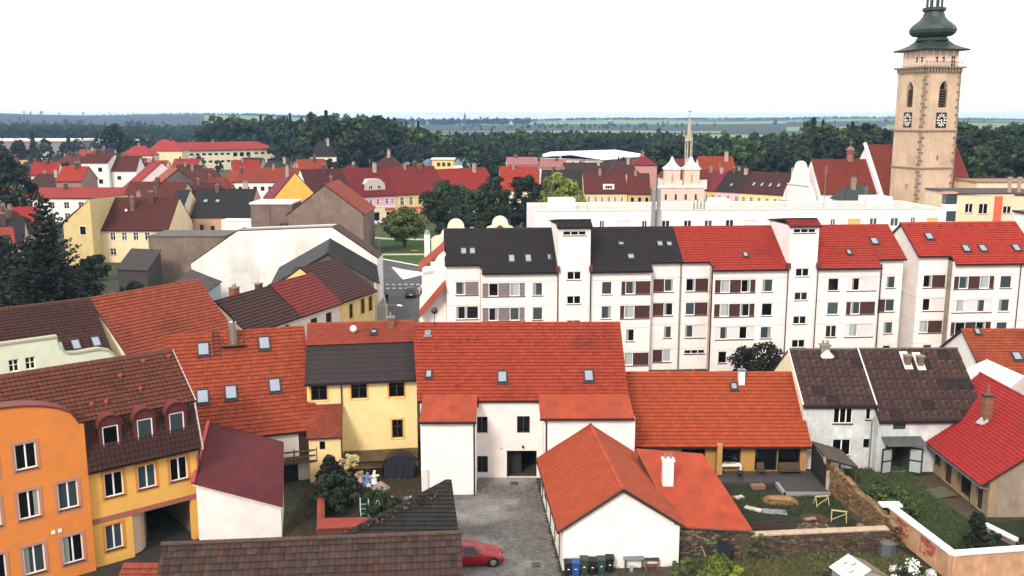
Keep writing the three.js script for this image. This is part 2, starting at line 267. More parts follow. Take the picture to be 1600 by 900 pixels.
  if (far && L > 6 && o.cat !== 'church') {   // chimneys and an aerial near the ridge
    const n = 1 + (hash(Math.round(A[0]), Math.round(A[1]), 2) > 0.55 ? 1 : 0), cm = [0x8c5a48, 0xb59a86, 0x6a4a40, 0xd2c4b4];
    for (let i = 0; i < n; i++) { const k = hash(i, Math.round(A[0] * 3), 5), x = L * (0.2 + 0.6 * k) , z = zr - 0.9 * (i ? 1 : -1) * (0.6 + k); chimney(g, clamp(x, hipL + 0.5, L - hipR - 0.5), hr - 0.9, z, 0.7 + 0.4 * k, 0.6, 1.9 + 0.6 * k, mat(cm[Math.floor(k * 4)], { t: 'stone', s: 0.7 }), k > 0.4 ? 2 : 1); }
    if (hash(Math.round(A[1]), Math.round(A[0]), 9) > 0.5) { const x = clamp(L * 0.65, hipL + 0.5, L - hipR - 0.5), a = new G().cyl([x, hr, zr], [x, hr + 2.6, zr], 0.035, 0.03, 5); for (let i = 0; i < 4; i++) a.cyl([x - 0.55 + i * 0.08, hr + 2.5 - i * 0.28, zr], [x + 0.55 - i * 0.08, hr + 2.5 - i * 0.28, zr], 0.02, 0.02, 4); a.build('antenna', M.zinc, g); }
  }
  return { g, L, W, hf, hr, zr, fr, o, rot: Math.atan2(-dz, dx) };
}
// things fixed on a front slope: u from the left wall, v up the slope from the wall head
function onSlope(h, u, v, n = 0.14) { const f = h.fr, q = f.O.clone().addScaledVector(f.U, u + f.og).addScaledVector(f.V, v + f.oe).addScaledVector(f.N, n); return { p: q, m: new THREE.Matrix4().makeBasis(f.U, f.V, f.N).setPosition(q) }; }
function skylight(h, u, v, w = 0.8, l = 1.2, pm = M.roofGlass, fm = M.frameD) {
  const { m } = onSlope(h, u, v, 0.23), b = 0.09, g = new G(); g.box(-w / 2, 0, -0.14, -w / 2 + b, l, 0.12).box(w / 2 - b, 0, -0.14, w / 2, l, 0.12).box(-w / 2 + b, 0, -0.14, w / 2 - b, b, 0.115).box(-w / 2 + b, l - b, -0.06, w / 2 - b, l, 0.125).box(-w / 2 - 0.09, -0.16, -0.03, w / 2 + 0.09, -0.002, 0.05);
  const o = g.build('skylight', fm, h.g); o.applyMatrix4(m);
  new G().box(-w / 2 + b * 0.5, b * 0.5, 0.04, w / 2 - b * 0.5, l - b * 0.5, 0.075).build('pane', pm, o); return o;
}
function chimney(parent, x, y, z, w, d, h, m, pots = 1, capM = M.concrete, down = 1) {
  const g = new G(); g.box(-w / 2, -down, -d / 2, w / 2, h, d / 2); const o = g.build('chimney', m, parent); o.position.set(x, y, z);
  new G().box(-w / 2 - 0.07, h + 0.002, -d / 2 - 0.07, w / 2 + 0.07, h + 0.13, d / 2 + 0.07).build('chimney_cap', capM, o);
  for (let i = 0; i < pots; i++) { const px = (i - (pots - 1) / 2) * w * 0.5; new G().cyl([px, h + 0.13, 0], [px, h + 0.45, 0], 0.1, 0.09, 8).build('chimney_pot', M.zinc, o); }
  return o;
}
function pipe(parent, pts, r = 0.05, m = M.metalDark, name = 'downpipe') { const g = new G(); for (let i = 0; i < pts.length - 1; i++) g.cyl(pts[i], pts[i + 1], r, r, 7); return g.build(name, m, parent); }
// a building whose flat roof has four corners of their own heights: [x, z, h] in order front-left, front-right, back-right, back-left
function shedBox(n, label, cat, c, wm, roofHex, o = {}) {
  const ox = c[0][0], oz = c[0][1], g = thing(n, label, cat, [ox, 0, oz], 0, o.group), P = c.map(q => [q[0] - ox, q[2], q[1] - oz]);
  for (let i = 0; i < 4; i++) { const a = P[i], b = P[(i + 1) % 4]; new G().q([a[0], 0, a[2]], [b[0], 0, b[2]], b, a).build('wall', wm, g); }
  const mid = [0, 1, 2].map(k => (P[0][k] + P[1][k] + P[2][k] + P[3][k]) / 4), ov = o.ov ?? 0.25, Q = P.map(p => { const d = [p[0] - mid[0], p[2] - mid[2]], l = Math.hypot(...d), k = 1 + ov / l; return [mid[0] + d[0] * k, mid[1] + (p[1] - mid[1]) * k, mid[2] + d[1] * k]; });
  const col = rgb(roofHex), up = (p, k) => [p[0], p[1] + k, p[2]], r = new G();
  r.q(up(Q[0], 0.14), up(Q[1], 0.14), up(Q[2], 0.14), up(Q[3], 0.14), col).q(up(Q[0], 0.02), up(Q[3], 0.02), up(Q[2], 0.02), up(Q[1], 0.02), col.map(x => x * 0.6));
  const ec = o.edge ? rgb(o.edge) : col.map(x => x * 0.8);
  for (let i = 0; i < 4; i++) r.q(up(Q[i], 0.02), up(Q[(i + 1) % 4], 0.02), up(Q[(i + 1) % 4], 0.14), up(Q[i], 0.14), ec);
  const mix = (a, b, t) => [0, 1, 2].map(k => lerp(a[k], b[k], t));
  if (o.seam) { const e0 = o.seamAlong ? [Q[0], Q[3], Q[1], Q[2]] : [Q[0], Q[1], Q[3], Q[2]], n2 = Math.round(Math.hypot(e0[1][0] - e0[0][0], e0[1][2] - e0[0][2]) / o.seam); for (let i = 0; i <= n2; i++) { const a = mix(e0[0], e0[1], i / n2), b = mix(e0[2], e0[3], i / n2); r.cyl(up(a, 0.15), up(b, 0.15), 0.022, 0.022, 5, col, false); } }
  r.t = []; r.build('roof', o.rm ?? sheetMat, g); return { g, P, Q };
}
// ---------- ground: one sheet to the horizon, rising into far hills ----------
const hillTop = a => { const d = a * 180 / Math.PI, w = clamp((-d - 6) / 16), e = clamp((d - 2) / 16); return 21 + 3 * Math.sin(d * 0.35) + 38 * w * w * (3 - 2 * w) * (1 - 0.25 * Math.sin(d * 0.2)) + 12 * e; };
function terrain(x, z) {
  const r = Math.hypot(x, z), a = Math.atan2(x, -z);
  const rise = clamp((r - 1500) / 3000), far = clamp((r - 700) / 900);
  return far * 3 * (fbm(x / 400 + 50, z / 400 + 50, 3, 0, 5) - 0.5) + (1 - 0.8 * clamp((r - 4750) / 900)) * rise * rise * (3 - 2 * rise) * (hillTop(a) + 7 * (fbm(x / 900 + 9, z / 900 + 9, 3, 0, 17) - 0.5));
}
{
  const g = new G(), radii = [0]; for (let r = 30; r < 9000; r *= 1.09) radii.push(r); radii.push(9000);
  const n = 200, town = rgb(0x54514a), grassC = rgb(0x4c5f2c), field = [0x7f9a52, 0x9db06a, 0x6f8f4a, 0x8aa860, 0xa9b878].map(rgb), wood = rgb(0x1f3320);
  const pt = (r, i) => { const a = i / n * Math.PI * 2, x = Math.sin(a) * r, z = -Math.cos(a) * r; return [x, terrain(x, z) - 0.02, z]; };
  const colAt = (r, i) => { const p = pt(r, i); if (r < 420) return town; if (r < 1450) return grassC; const k = hash(Math.floor(p[0] / 420 + fbm(p[0] / 900, p[2] / 900, 2) * 2), Math.floor(p[2] / 520), 3); const w = fbm(p[0] / 600 + 3, p[2] / 300 + 8, 3, 0, 44); return w > (r > 4200 || (r > 2700 && p[0] < -r * 0.3) ? 0.2 : 0.55) ? wood : field[Math.floor(k * 5)]; };
  for (let k = 0; k < radii.length - 1; k++) for (let i = 0; i < n; i++) g.q(pt(radii[k], i), pt(radii[k], i + 1), pt(radii[k + 1], i + 1), pt(radii[k + 1], i), colAt((radii[k] + radii[k + 1]) / 2, i + 0.5));
  const o = g.build('ground', mat(0xffffff, { v: 1, t: 'grass', s: 0.06, r: 1 }), scene); o.userData.kind = 'structure';
}
// ================= orange and yellow corner building with the brown mansard roof =================
{
  seed(101);
  const g = thing('corner_building', 'orange and yellow building with round-topped gable, brown mansard roof and archway', 'building', [-27.4, 0, -56.9], 39.7 * Math.PI / 180);
  const yel = plaster(0xefb75c), ora = plaster(0xe68a40), mauve = mat(0xa8655a, { t: 'plaster', s: 0.3 });
  const FY = [[1.61, 4.6, 1.2, 1.65], [3.75, 4.6, 1.2, 1.65], [5.9, 4.6, 1.2, 1.65], [1.36, 0.95, 1.1, 1.75]];
  mesh('wall', wallGeo([[0, 0], [2.6, 0], [2.6, 3.0], [6.6, 3.0], [6.6, 0], [7.15, 0], [7.15, 6.75], [0, 6.75]], FY, 0.4), yel, g);
  for (const q of FY) win(g, q[0], q[1], 0, 0, q[2], q[3], 'yellow');
  new G().box(0.02, 3.02, 0.003, 7.17, 3.36, 0.07).build('band', mauve, g);
  // archway: curved side wall, back, ceiling
  { const c = new G(), n = 10; for (let i = 0; i < n; i++) { const a = i / n * Math.PI / 2, b = (i + 1) / n * Math.PI / 2, p = t => [2.6 + 1.35 * Math.sin(t), -0.4 - 1.9 * (1 - Math.cos(t))]; const q0 = p(a), q1 = p(b); c.q([q0[0], 0, q0[1]], [q1[0], 0, q1[1]], [q1[0], 3, q1[1]], [q0[0], 3, q0[1]]); } c.build('curved_wall', plaster(0xe9cdb4), g); }
  new G().box(3.95, 0, -8, 4.2, 3, -2.3).box(6.9, 0, -8, 7.1, 3, -0.4).box(2.6, 3.001, -8, 7.1, 3.15, -0.41).box(4.2, 0, -8, 6.9, 3, -7.8).build('passage_wall', mat(0x7d6a52, { t: 'plaster', s: 0.3 }), g);
  // orange block
  const cx = -5.4, arch = []; for (let i = 0; i <= 22; i++) { const x = -0.25 - i / 22 * 10.3, k = (x - cx) / 5.15; arch.push([x, 10.0 + 1.9 * Math.sqrt(Math.max(0, 1 - Math.abs(k) ** 2.2))]); }
  const cols = [-1.28, -3.55, -5.75, -8.0], FO = []; for (const x of cols) { FO.push([x, 0.97, 1.22, 1.85], [x, 4.65, 1.2, 1.8]); if (x < -2) FO.push([x + 0.08, 7.84, 1.2, 1.65]); }
  const og2 = wallGeo([[-11.5, 0], [0, 0], [0, 9.9], ...arch, [-10.6, 9.5], [-11.5, 9.5]], FO, 0.4); og2.translate(0, 0, 0.35); mesh('wall', og2, ora, g);
  for (const q of FO) win(g, q[0], q[1], 0.35, 0, q[2], q[3], 'orange');
  { const c = new G(); for (let i = 0; i < arch.length - 1; i++) { const a = arch[i], b = arch[i + 1]; c.q([a[0], a[1] + 0.02, 0.42], [b[0], b[1] + 0.02, 0.42], [b[0], b[1] + 0.14, 0.42], [a[0], a[1] + 0.14, 0.42]).q([a[0], a[1] + 0.14, 0.42], [b[0], b[1] + 0.14, 0.42], [b[0], b[1] + 0.14, -0.9], [a[0], a[1] + 0.14, -0.9]).q([a[0], a[1] + 0.02, 0.42], [a[0], a[1] + 0.02, 0], [b[0], b[1] + 0.02, 0], [b[0], b[1] + 0.02, 0.42]); } c.build('parapet_edging', mat(0x6a2a20, { r: 0.6 }), g); }
  for (const [x, y] of [[-2.35, 3.35], [-1.95, 3.36]]) new G().box(x - 0.11, y - 0.11, 0.352, x + 0.11, y + 0.11, 0.4).build('vent', M.frameW, g);
  new G().q([0, 0, 0.35], [0, 0, 0], [0, 10, 0], [0, 10, 0.35]).build('wall', ora, g);
  // mansard
  const lvS = Math.hypot(3.15, 1.05), VS = v3(0, 3.15 / lvS, -1.05 / lvS);
  slope(g, 'mansard_roof', v3(0.02, 6.72, 0.36), v3(1, 0, 0), VS, 7.35, lvS, tileStyle('brown', { c: [0x42201a, 0x4a261e, 0x3a1e18], d: 0.1 }), { s: 7 });
  const lvU = Math.hypot(2.75, 3.75), VU = v3(0, 2.75 / lvU, -3.75 / lvU);
  slope(g, 'roof', v3(-11.5, 9.72, -0.5), v3(1, 0, 0), VU, 19.0, lvU + 0.3, tileStyle('brown', { c: [0x6c3420, 0x7a3c24, 0x5e2c1c, 0x864428], d: 0.35 }), { s: 12 });
  slope(g, 'roof', v3(7.5, 9.6, -8.6), v3(-1, 0, 0), v3(0, 2.75 / lvU, 3.75 / lvU), 19, lvU + 0.2, 'brown');
  ridgeCaps(g, [-11.5, 12.72, -4.5], [7.5, 12.72, -4.5], 0x6b3c27);
  new G().poly([[7.15, 0, -0.4], [7.15, 0, -8.3], [7.15, 9.6, -8.3], [7.15, 12.45, -4.5], [7.15, 9.7, -0.75], [7.15, 6.75, -0.05]]).build('wall', yel, g);
  new G().poly([[-11.5, 0, 0], [-11.5, 9.5, 0], [-11.5, 12.4, -4.5], [-11.5, 9.6, -8.3], [-11.5, 0, -8.3]]).q([-11.5, 0, -8.3], [7.15, 0, -8.3], [7.15, 9.6, -8.3], [-11.5, 9.6, -8.3]).build('wall', yel, g);
  new G().cyl([7.47, 6.6, 0.45], [7.47, 9.85, -0.6], 0.07, 0.07, 6).cyl([7.56, 9.85, -0.55], [7.56, 12.7, -4.5], 0.06, 0.06, 6).build('verge_trim', mat(0xd9d0c6), g);
  new G().box(0.02, 6.6, 0.38, 7.3, 6.72, 0.5).build('gutter', M.metalDark, g);
  pipe(g, [[7.3, 6.6, 0.43], [7.3, 6.2, 0.1], [7.3, 0, 0.1]], 0.05);
  const mar = mat(0x5e1f1c, { r: 0.75 });
  for (const s of [1.62, 3.82, 5.94]) {
    const sh = new THREE.Shape(); sh.moveTo(-0.72, 0); sh.lineTo(0.72, 0); sh.lineTo(0.72, 1.75); sh.absarc(0, 1.75, 0.72, 0, Math.PI, false); sh.lineTo(-0.72, 0);
    const hl = new THREE.Path(); hl.moveTo(-0.5, 0.12); hl.lineTo(0.5, 0.12); hl.lineTo(0.5, 1.77); hl.lineTo(-0.5, 1.77); hl.closePath(); sh.holes.push(hl);
    const dg = boxUV(new THREE.ExtrudeGeometry(sh, { depth: 1.25, bevelEnabled: false, curveSegments: 14 })); const d = mesh('dormer', dg, mat(0x55201e, { r: 0.7 }), g); d.position.set(s, 7.68, -1.15);
    const rf = new G(); for (let i = 0; i < 12; i++) { const a = i / 12 * Math.PI, b = (i + 1) / 12 * Math.PI, P = (t, r, z) => [Math.cos(t) * r, 1.75 + Math.sin(t) * r, z]; rf.q(P(a, 0.8, 1.36), P(a, 0.8, -0.2), P(b, 0.8, -0.2), P(b, 0.8, 1.36)).q(P(a, 0.73, 1.36), P(a, 0.8, 1.36), P(b, 0.8, 1.36), P(b, 0.73, 1.36)).q(P(a, 0.73, 1.36), P(b, 0.73, 1.36), P(b, 0.73, 1.2), P(a, 0.73, 1.2)); }
    rf.build('dormer_roof', mar, d);
    const w = win(d, 0, 0.12, 1.25, 0, 1.0, 1.65, { f: M.frameW, n: 1, p: ['glassMid', 'glassMid', 'glass'], rec: 0.03 });
  }
  for (const [u, v] of [[3.4, 3.0], [5.2, 3.9], [7.0, 4.0], [1.9, 1.0], [1.0, 1.0], [4.3, 1.6]]) { const y = 9.72 + VU.y * v, z = -0.5 + VU.z * v; new G().cyl([u, y, z], [u, y + 0.42, z], 0.09, 0.09, 8).cyl([u, y + 0.36, z], [u, y + 0.5, z], 0.16, 0.1, 8).build('roof_vent', mat(0x9c3a2c), g); }
}
// ================= white annex with the maroon sheet roof =================
{
  const s = shedBox('annex', 'white annex with plain maroon sheet roof beside the orange archway building', 'building', [[-21.7, -60.5, 4.35], [-16.2, -61.4, 2.35], [-17.2, -66.2, 5.1], [-22.4, -66.2, 6.6]], M.white, 0x5c1a24, { edge: 0xeee6df, ov: 0.25, seam: 0.32, seamAlong: true });
  new G().cyl([...s.Q[0]].map((x, i) => x + (i === 1 ? 0.2 : 0)), [...s.Q[3]].map((x, i) => x + (i === 1 ? 0.2 : 0)), 0.13, 0.13, 8).build('edge_flashing', mat(0xb4404c, { r: 0.5 }), s.g);
}
// ================= orange tiled house with four skylights =================
{
  seed(202);
  const h = house({ n: 'house', label: 'house with bright orange tile roof, four skylights, steel flue and roof ladder', A: [-26.5, -68.9], B: [-15.9, -72.6], W: 15, hf: 4.35, hb: 4.35, hr: 11, wall: plaster(0xd9d3c8), tile: 'orange', og: 0.15, oe: 0.35, open: [[10.2, 1.9, 0.9, 2.1]] });
  for (const [u, v] of [[2.9, 7.75], [7.85, 7.9], [4.8, 3.25], [8.3, 3.55]]) skylight(h, u, v, 0.95, 1.35);
  skylight(h, 2.6, 3.1, 0.95, 1.35);
  const f = onSlope(h, 5.35, 9.0); const cy = thing0(h.g, 'flue', f.p, gg => gg.cyl([0, -0.3, 0], [0, 1.75, 0], 0.34, 0.32, 14), M.steel);
  new G().cyl([0.12, 1.75, 0], [0.12, 2.2, 0], 0.1, 0.08, 8).build('flue_tip', M.metalDark, cy);
  const pl = new G(); pl.box(-1.0, -0.25, 0.42, 1.0, -0.18, 0.75).box(-0.9, -0.2, 0.1, -0.85, 0.5, 0.15).box(0.85, -0.2, 0.1, 0.9, 0.5, 0.15).box(-0.95, -0.55, 0.4, -0.88, -0.2, 0.47).box(0.88, -0.55, 0.4, 0.95, -0.2, 0.47); pl.build('sweep_platform', M.metalDark, cy);
  const la = onSlope(h, 3.95, 7.6, 0.24), lg = new G(); lg.box(-0.28, 0, 0, -0.22, 2.6, 0.06).box(0.22, 0, 0, 0.28, 2.6, 0.06); for (let i = 0; i < 7; i++) lg.box(-0.22, 0.15 + i * 0.38, 0, 0.22, 0.2 + i * 0.38, 0.05); lg.build('roof_ladder', M.frameB, h.g).applyMatrix4(la.m);
  // timber balcony under the eave
  const b = new G(); b.box(7.4, 1.75, 0.01, 11.1, 1.92, 0.9); for (const y of [2.25, 2.7]) b.box(7.4, y, 0.8, 11.1, y + 0.12, 0.88); for (const x of [7.4, 9.2, 11.0]) b.box(x, 1.92, 0.78, x + 0.12, 2.95, 0.9); b.build('balcony', M.wood, h.g);
  new G().box(7.6, 0, 0.02, 9.6, 1.74, 0.05).build('undercroft_shade', M.black, h.g);  // flat black panel paints the shade of the undercroft below the balcony
  new G().box(9.8, 1.93, -0.2, 10.6, 4.0, -0.1).build('door', M.frameB, h.g);
}
function thing0(parent, name, p, fn, m) { const g = new G(); fn(g); const o = g.build(name, m, parent); o.position.copy(p); return o; }
// ================= yellow house =================
{
  seed(303);
  const yel = plaster(0xf4d99c), A = [-16.9, -74], B = [-8, -75.4], L = 9.01, rot = 8.9 * Math.PI / 180;
  const g = thing('house', 'pale yellow house with brown lower roof, orange upper roof and brown windows', 'house', [A[0], 0, A[1]], rot);
  const Fw = [[0.98, 6.15, 1.3, 1.45, 'brown'], [4.24, 6.15, 1.3, 1.45, 'brown'], [7.34, 6.15, 1.3, 1.45, 'brown'], [7.34, 2.56, 0.9, 1.6, 'brown']];
  mesh('wall', wallGeo([[0, 0], [L, 0], [L, 7.8], [0, 7.8]], Fw.map(q => q.slice(0, 4)), 0.4), yel, g);
  for (const q of Fw) win(g, q[0], q[1], 0, 0, q[2], q[3], q[4]);
  const side = x => [[x, 0, -0.4], [x, 0, -12], [x, 7.8, -12], [x, 11, -6], [x, 9.75, -3.6], [x, 7.9, -0.4]];
  new G().poly(side(0.002)).build('wall', yel, g); new G().poly(side(L - 0.002)).build('wall', yel, g);
  new G().q([0, 0, -12], [L, 0, -12], [L, 7.8, -12], [0, 7.8, -12]).build('wall', yel, g);
  const l1 = Math.hypot(2.0, 3.6), V1 = v3(0, 2.0 / l1, -3.6 / l1), l2 = Math.hypot(1.35, 2.5), V2 = v3(0, 1.35 / l2, -2.5 / l2);
  slope(g, 'lower_roof', v3(-0.15, 7.58, 0.4), v3(1, 0, 0), V1, L + 0.25, l1 + 0.45, tileStyle('slate', { c: [0x35292a, 0x3b2e2c, 0x30262a], w: 0.6, h: 0.6, l: 0.012, d: 0.5 }), { s: 31 });
  slope(g, 'upper_roof', v3(-0.15, 9.9, -3.55), v3(1, 0, 0), V2, L + 0.25, l2, tileStyle('orangeOld', { c: [0xa5432a, 0x95402b, 0xb04d30], a: 0, k: 1, w: 0.2, h: 0.24, l: 0.02 }), { s: 32 });
  slope(g, 'back_roof', v3(L + 0.1, 7.6, -12.3), v3(-1, 0, 0), v3(0, 3.3 / 6.97, 6.15 / 6.97), L + 0.25, 7.1, 'orangeOld');
  ridgeCaps(g, [-0.15, 11.3, -6.1], [L + 0.1, 11.3, -6.1], 0xa5432a);
  new G().box(-0.15, 7.52, 0.4, L + 0.1, 7.66, 0.54).build('gutter', M.metalDark, g);
  pipe(g, [[2.8, 7.5, 0.4], [2.8, 7.2, 0.1], [2.8, 5.1, 0.1], [2.75, 3.9, 2.5], [2.75, 0, 2.5]], 0.055);
  chimney(g, 7.1, 10.7, -5.3, 0.6, 0.45, 1.1, mat(0x9a6a4e, { t: 'stone', s: 0.8 }), 1);
  { const d = new G().cyl([3.85, 10.3, -4.4], [3.85, 11.3, -4.4], 0.03, 0.03, 6); d.build('dish_mast', M.zinc, g); const s = new THREE.SphereGeometry(0.55, 18, 6, 0, Math.PI * 2, 0, 0.55); const o = mesh('dish', s, mat(0xd5d5d2, { r: 0.5 }), g); o.position.set(3.85, 11.05, -4.75); o.rotation.set(1.3, 0.1, 0); }
  { const sk = { g, fr: { O: v3(-0.15, 9.9, -3.55), U: v3(1, 0, 0), V: V2, N: v3(1, 0, 0).cross(V2), og: 0.15, oe: 0 } }; skylight(sk, 5.6, 1.1, 0.5, 0.55); }
  // stair tower in front, under its own lean-to roof
  mesh('tower_wall', (() => { const q = wallGeo([[0, 0], [2.55, 0], [2.55, 3.9], [0, 3.9]], [[1.07, 2.74, 0.44, 0.7]], 0.3); q.translate(0.15, 0, 2.45); return q; })(), yel, g);
  win(g, 1.22, 2.74, 2.45, 0, 0.44, 0.7, { f: M.frameB, n: 1, p: ['glass'], rec: 0.1 });
  new G().poly([[0.15, 0, 2.15], [0.15, 0, 0], [0.15, 5.6, 0], [0.15, 3.95, 2.15]]).build('tower_wall', yel, g); new G().poly([[2.7, 0, 2.15], [2.7, 0, 0], [2.7, 5.6, 0], [2.7, 3.95, 2.15]]).build('tower_wall', yel, g);
  const lt = Math.hypot(1.75, 2.45), Vt = v3(0, 1.75 / lt, -2.45 / lt);
  slope(g, 'tower_roof', v3(0.0, 3.72, 2.75), v3(1, 0, 0), Vt, 2.85, lt + 0.35, tileStyle('orangeOld', { a: 0, k: 1, w: 0.19, h: 0.22, l: 0.02, d: 0.5 }), { s: 44 });
  // mossy ledge roof along the foot of the wall
  slope(g, 'ledge_roof', v3(2.85, 0.95, 1.25), v3(1, 0, 0), v3(0, 0.4, -0.916), 6.1, 1.3, { c: [0x6d5a3a, 0x5d4c34, 0x7c6845], w: 0.35, h: 0.3, a: 0.02, l: 0.02, k: 2, d: 0.4 }, { s: 45 });
}
// ================= white house around the paved yard =================
{
  seed(404);
  const h = house({ n: 'house', label: 'white house with long red tile roof and dark garage passage behind the yard', A: [-8.7, -72.5], B: [9.3, -72.7], xs: 1.25, l1: 0.3, W: 12.6, hf: 6.6, hr: 11.5, wall: M.paper, tile: tileStyle('red', { c: [0xae3a1c, 0xb84422, 0xa2331a, 0xbe4e2e], d: 0.3 }), og: 0.15, oe: 0.15, open: [[9.5, 0.015, 2.45, 2.33]], F: [[6.25, 3.85, 0.93, 1.4, 'dark2'], [9.63, 3.84, 1.05, 1.45, 'dark2'], [6.25, 0.45, 0.94, 1.45, 'dark2']] });
  for (const [u, v, w, l] of [[7.92, 1.6, 0.8, 1.2], [15.05, 1.7, 0.8, 1.2], [1.85, 2.1, 0.55, 0.85]]) skylight(h, u, v, w, l, u === 7.92 ? M.roofGlass : M.roofGlass);
  skylight(h, 1.55, 6.6, 0.5, 0.5, M.zinc, M.zinc);
  for (const [u, v] of [[5, 6.2], [5.8, 6.2], [2.2, 5.4], [4.2, 5.9], [9.4, 6.1], [15.6, 6.9], [16.6, 6.9], [16.7, 6.5], [16.9, 5.2], [17.2, 2.6], [4.2, 1.4]]) { const f = onSlope(h, u, v, 0.16); new G().box(-0.11, -0.1, 0, 0.11, 0.12, 0.14).build('vent_tile', mat(0x7a2018), h.g).applyMatrix4(f.m); }
  { const p = onSlope(h, 2.1, 7.6, 0).p; pipe(h.g, [[p.x, p.y, p.z], [p.x, p.y + 1.3, p.z]], 0.03, M.metalDark, 'dish_mast'); const s = mesh('dish', new THREE.SphereGeometry(0.52, 18, 6, 0, Math.PI * 2, 0, 0.6), mat(0x211f20, { r: 0.5 }), h.g); s.position.set(p.x, p.y + 1.45, p.z - 0.4); s.rotation.x = 1.35; }
  // passage interior with its dark door leaf
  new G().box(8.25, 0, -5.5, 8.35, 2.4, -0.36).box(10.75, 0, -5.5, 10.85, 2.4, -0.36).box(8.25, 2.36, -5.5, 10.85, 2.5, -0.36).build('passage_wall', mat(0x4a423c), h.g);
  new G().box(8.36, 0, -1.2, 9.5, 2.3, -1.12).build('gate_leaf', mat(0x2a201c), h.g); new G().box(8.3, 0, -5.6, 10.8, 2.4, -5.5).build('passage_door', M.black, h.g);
  const lamp = new G(); lamp.box(9.52, 2.62, 0.01, 9.68, 2.8, 0.2); lamp.build('wall_lamp', M.metalDark, h.g); new G().box(7.8, 2.5, 0.01, 7.9, 2.6, 0.06).build('camera_box', M.zinc, h.g);
  // two front annexes with smooth red lean-to roofs
  for (const [x0, x1, z1, L0] of [[1.6, 5.85, 3.6, 0], [11.2, 18.3, 2.95, 1]]) {
    new G().box(x0, 0, 0.01, x1, 6.05, z1).build('annex_wall', M.white, h.g);
    const n = z1 + 0.75, rise = 0.95, l = Math.hypot(n, rise), V = v3(0, rise / l, -n / l);
    const rg = new G(), P = (x, k, e) => [x, 6.02 + V.y * k + e, z1 + 0.3 + V.z * k], c = rgb(0xa8421f), d = c.map(q => q * 0.5);
    const a = x0 - (L0 ? 0.35 : 0.1), b = x1 + (L0 ? -0.1 : 0.05);
    rg.q(P(a, 0, 0.14), P(b, 0, 0.14), P(b, l, 0.14), P(a, l, 0.14), c).q(P(a, 0, 0.03), P(b, 0, 0.03), P(b, 0, 0.14), P(a, 0, 0.14), d).q(P(a, 0, 0.03), P(a, 0, 0.14), P(a, l, 0.14), P(a, l, 0.03), d).q(P(b, 0, 0.03), P(b, l, 0.03), P(b, l, 0.14), P(b, 0, 0.14), d).q(P(a, 0, 0.03), P(a, l, 0.03), P(b, l, 0.03), P(b, 0, 0.03), d);
    rg.build('annex_roof', sheetMat, h.g);
    new G().box(a - 0.02, 5.98, z1 + 0.3, b + 0.02, 6.1, z1 + 0.42).build('gutter', M.metalDark, h.g);
  }
  pipe(h.g, [[5.78, 6.0, 3.95], [5.72, 5.7, 3.68], [5.72, 0, 3.68]], 0.06); pipe(h.g, [[11.3, 6.0, 3.3], [11.35, 5.7, 3.02], [11.35, 0, 3.02]], 0.06); pipe(h.g, [[5.95, 6.5, 0.25], [5.95, 6.1, 0.25]], 0.06);
}
// ================= low orange-roofed house with the terrace =================
{
  seed(505);
  const och = plaster(0xb98d4c);
  const h = house({ n: 'house', label: 'single-storey ochre house with wide orange tile roof, white chimney and terrace doors', A: [9.9, -73.4], B: [24.4, -73.4], W: 10.2, hf: 3.05, hr: 7.2, rf: 0.49, wall: och, tile: tileStyle('orange', { c: [0xb84a20, 0xc05228, 0xae421c], d: 0.08, h: 0.37 }), og: 0.15, oe: 0.85, F: [[5.1, 0.85, 2.0, 1.4, 'dark'], [8.2, 0.95, 1.7, 1.5, 'dark'], [11.15, 0.3, 1.85, 2.15, 'dark'], [13.05, 0.3, 1.85, 2.15, 'dark'], [2.4, 1.36, 0.85, 0.8, 'dark'], [0.9, 1.36, 0.85, 0.8, 'dark']] });
  chimney(h.g, 9.85, 6.6, -4.15, 0.5, 0.5, 1.15, M.white, 1, M.zinc); skylight(h, 9.15, 4.7, 0.6, 0.75);
  new G().box(6.9, 0, 0.01, 7.3, 2.9, 0.9).build('wall_pier', och, h.g);
  { const w = new G(); w.cyl([6.4, 2.35, 0], [6.4, 2.35, 0.12], 0.09, 0.09, 10); w.build('wall_lamp', M.frameW, h.g); }
}
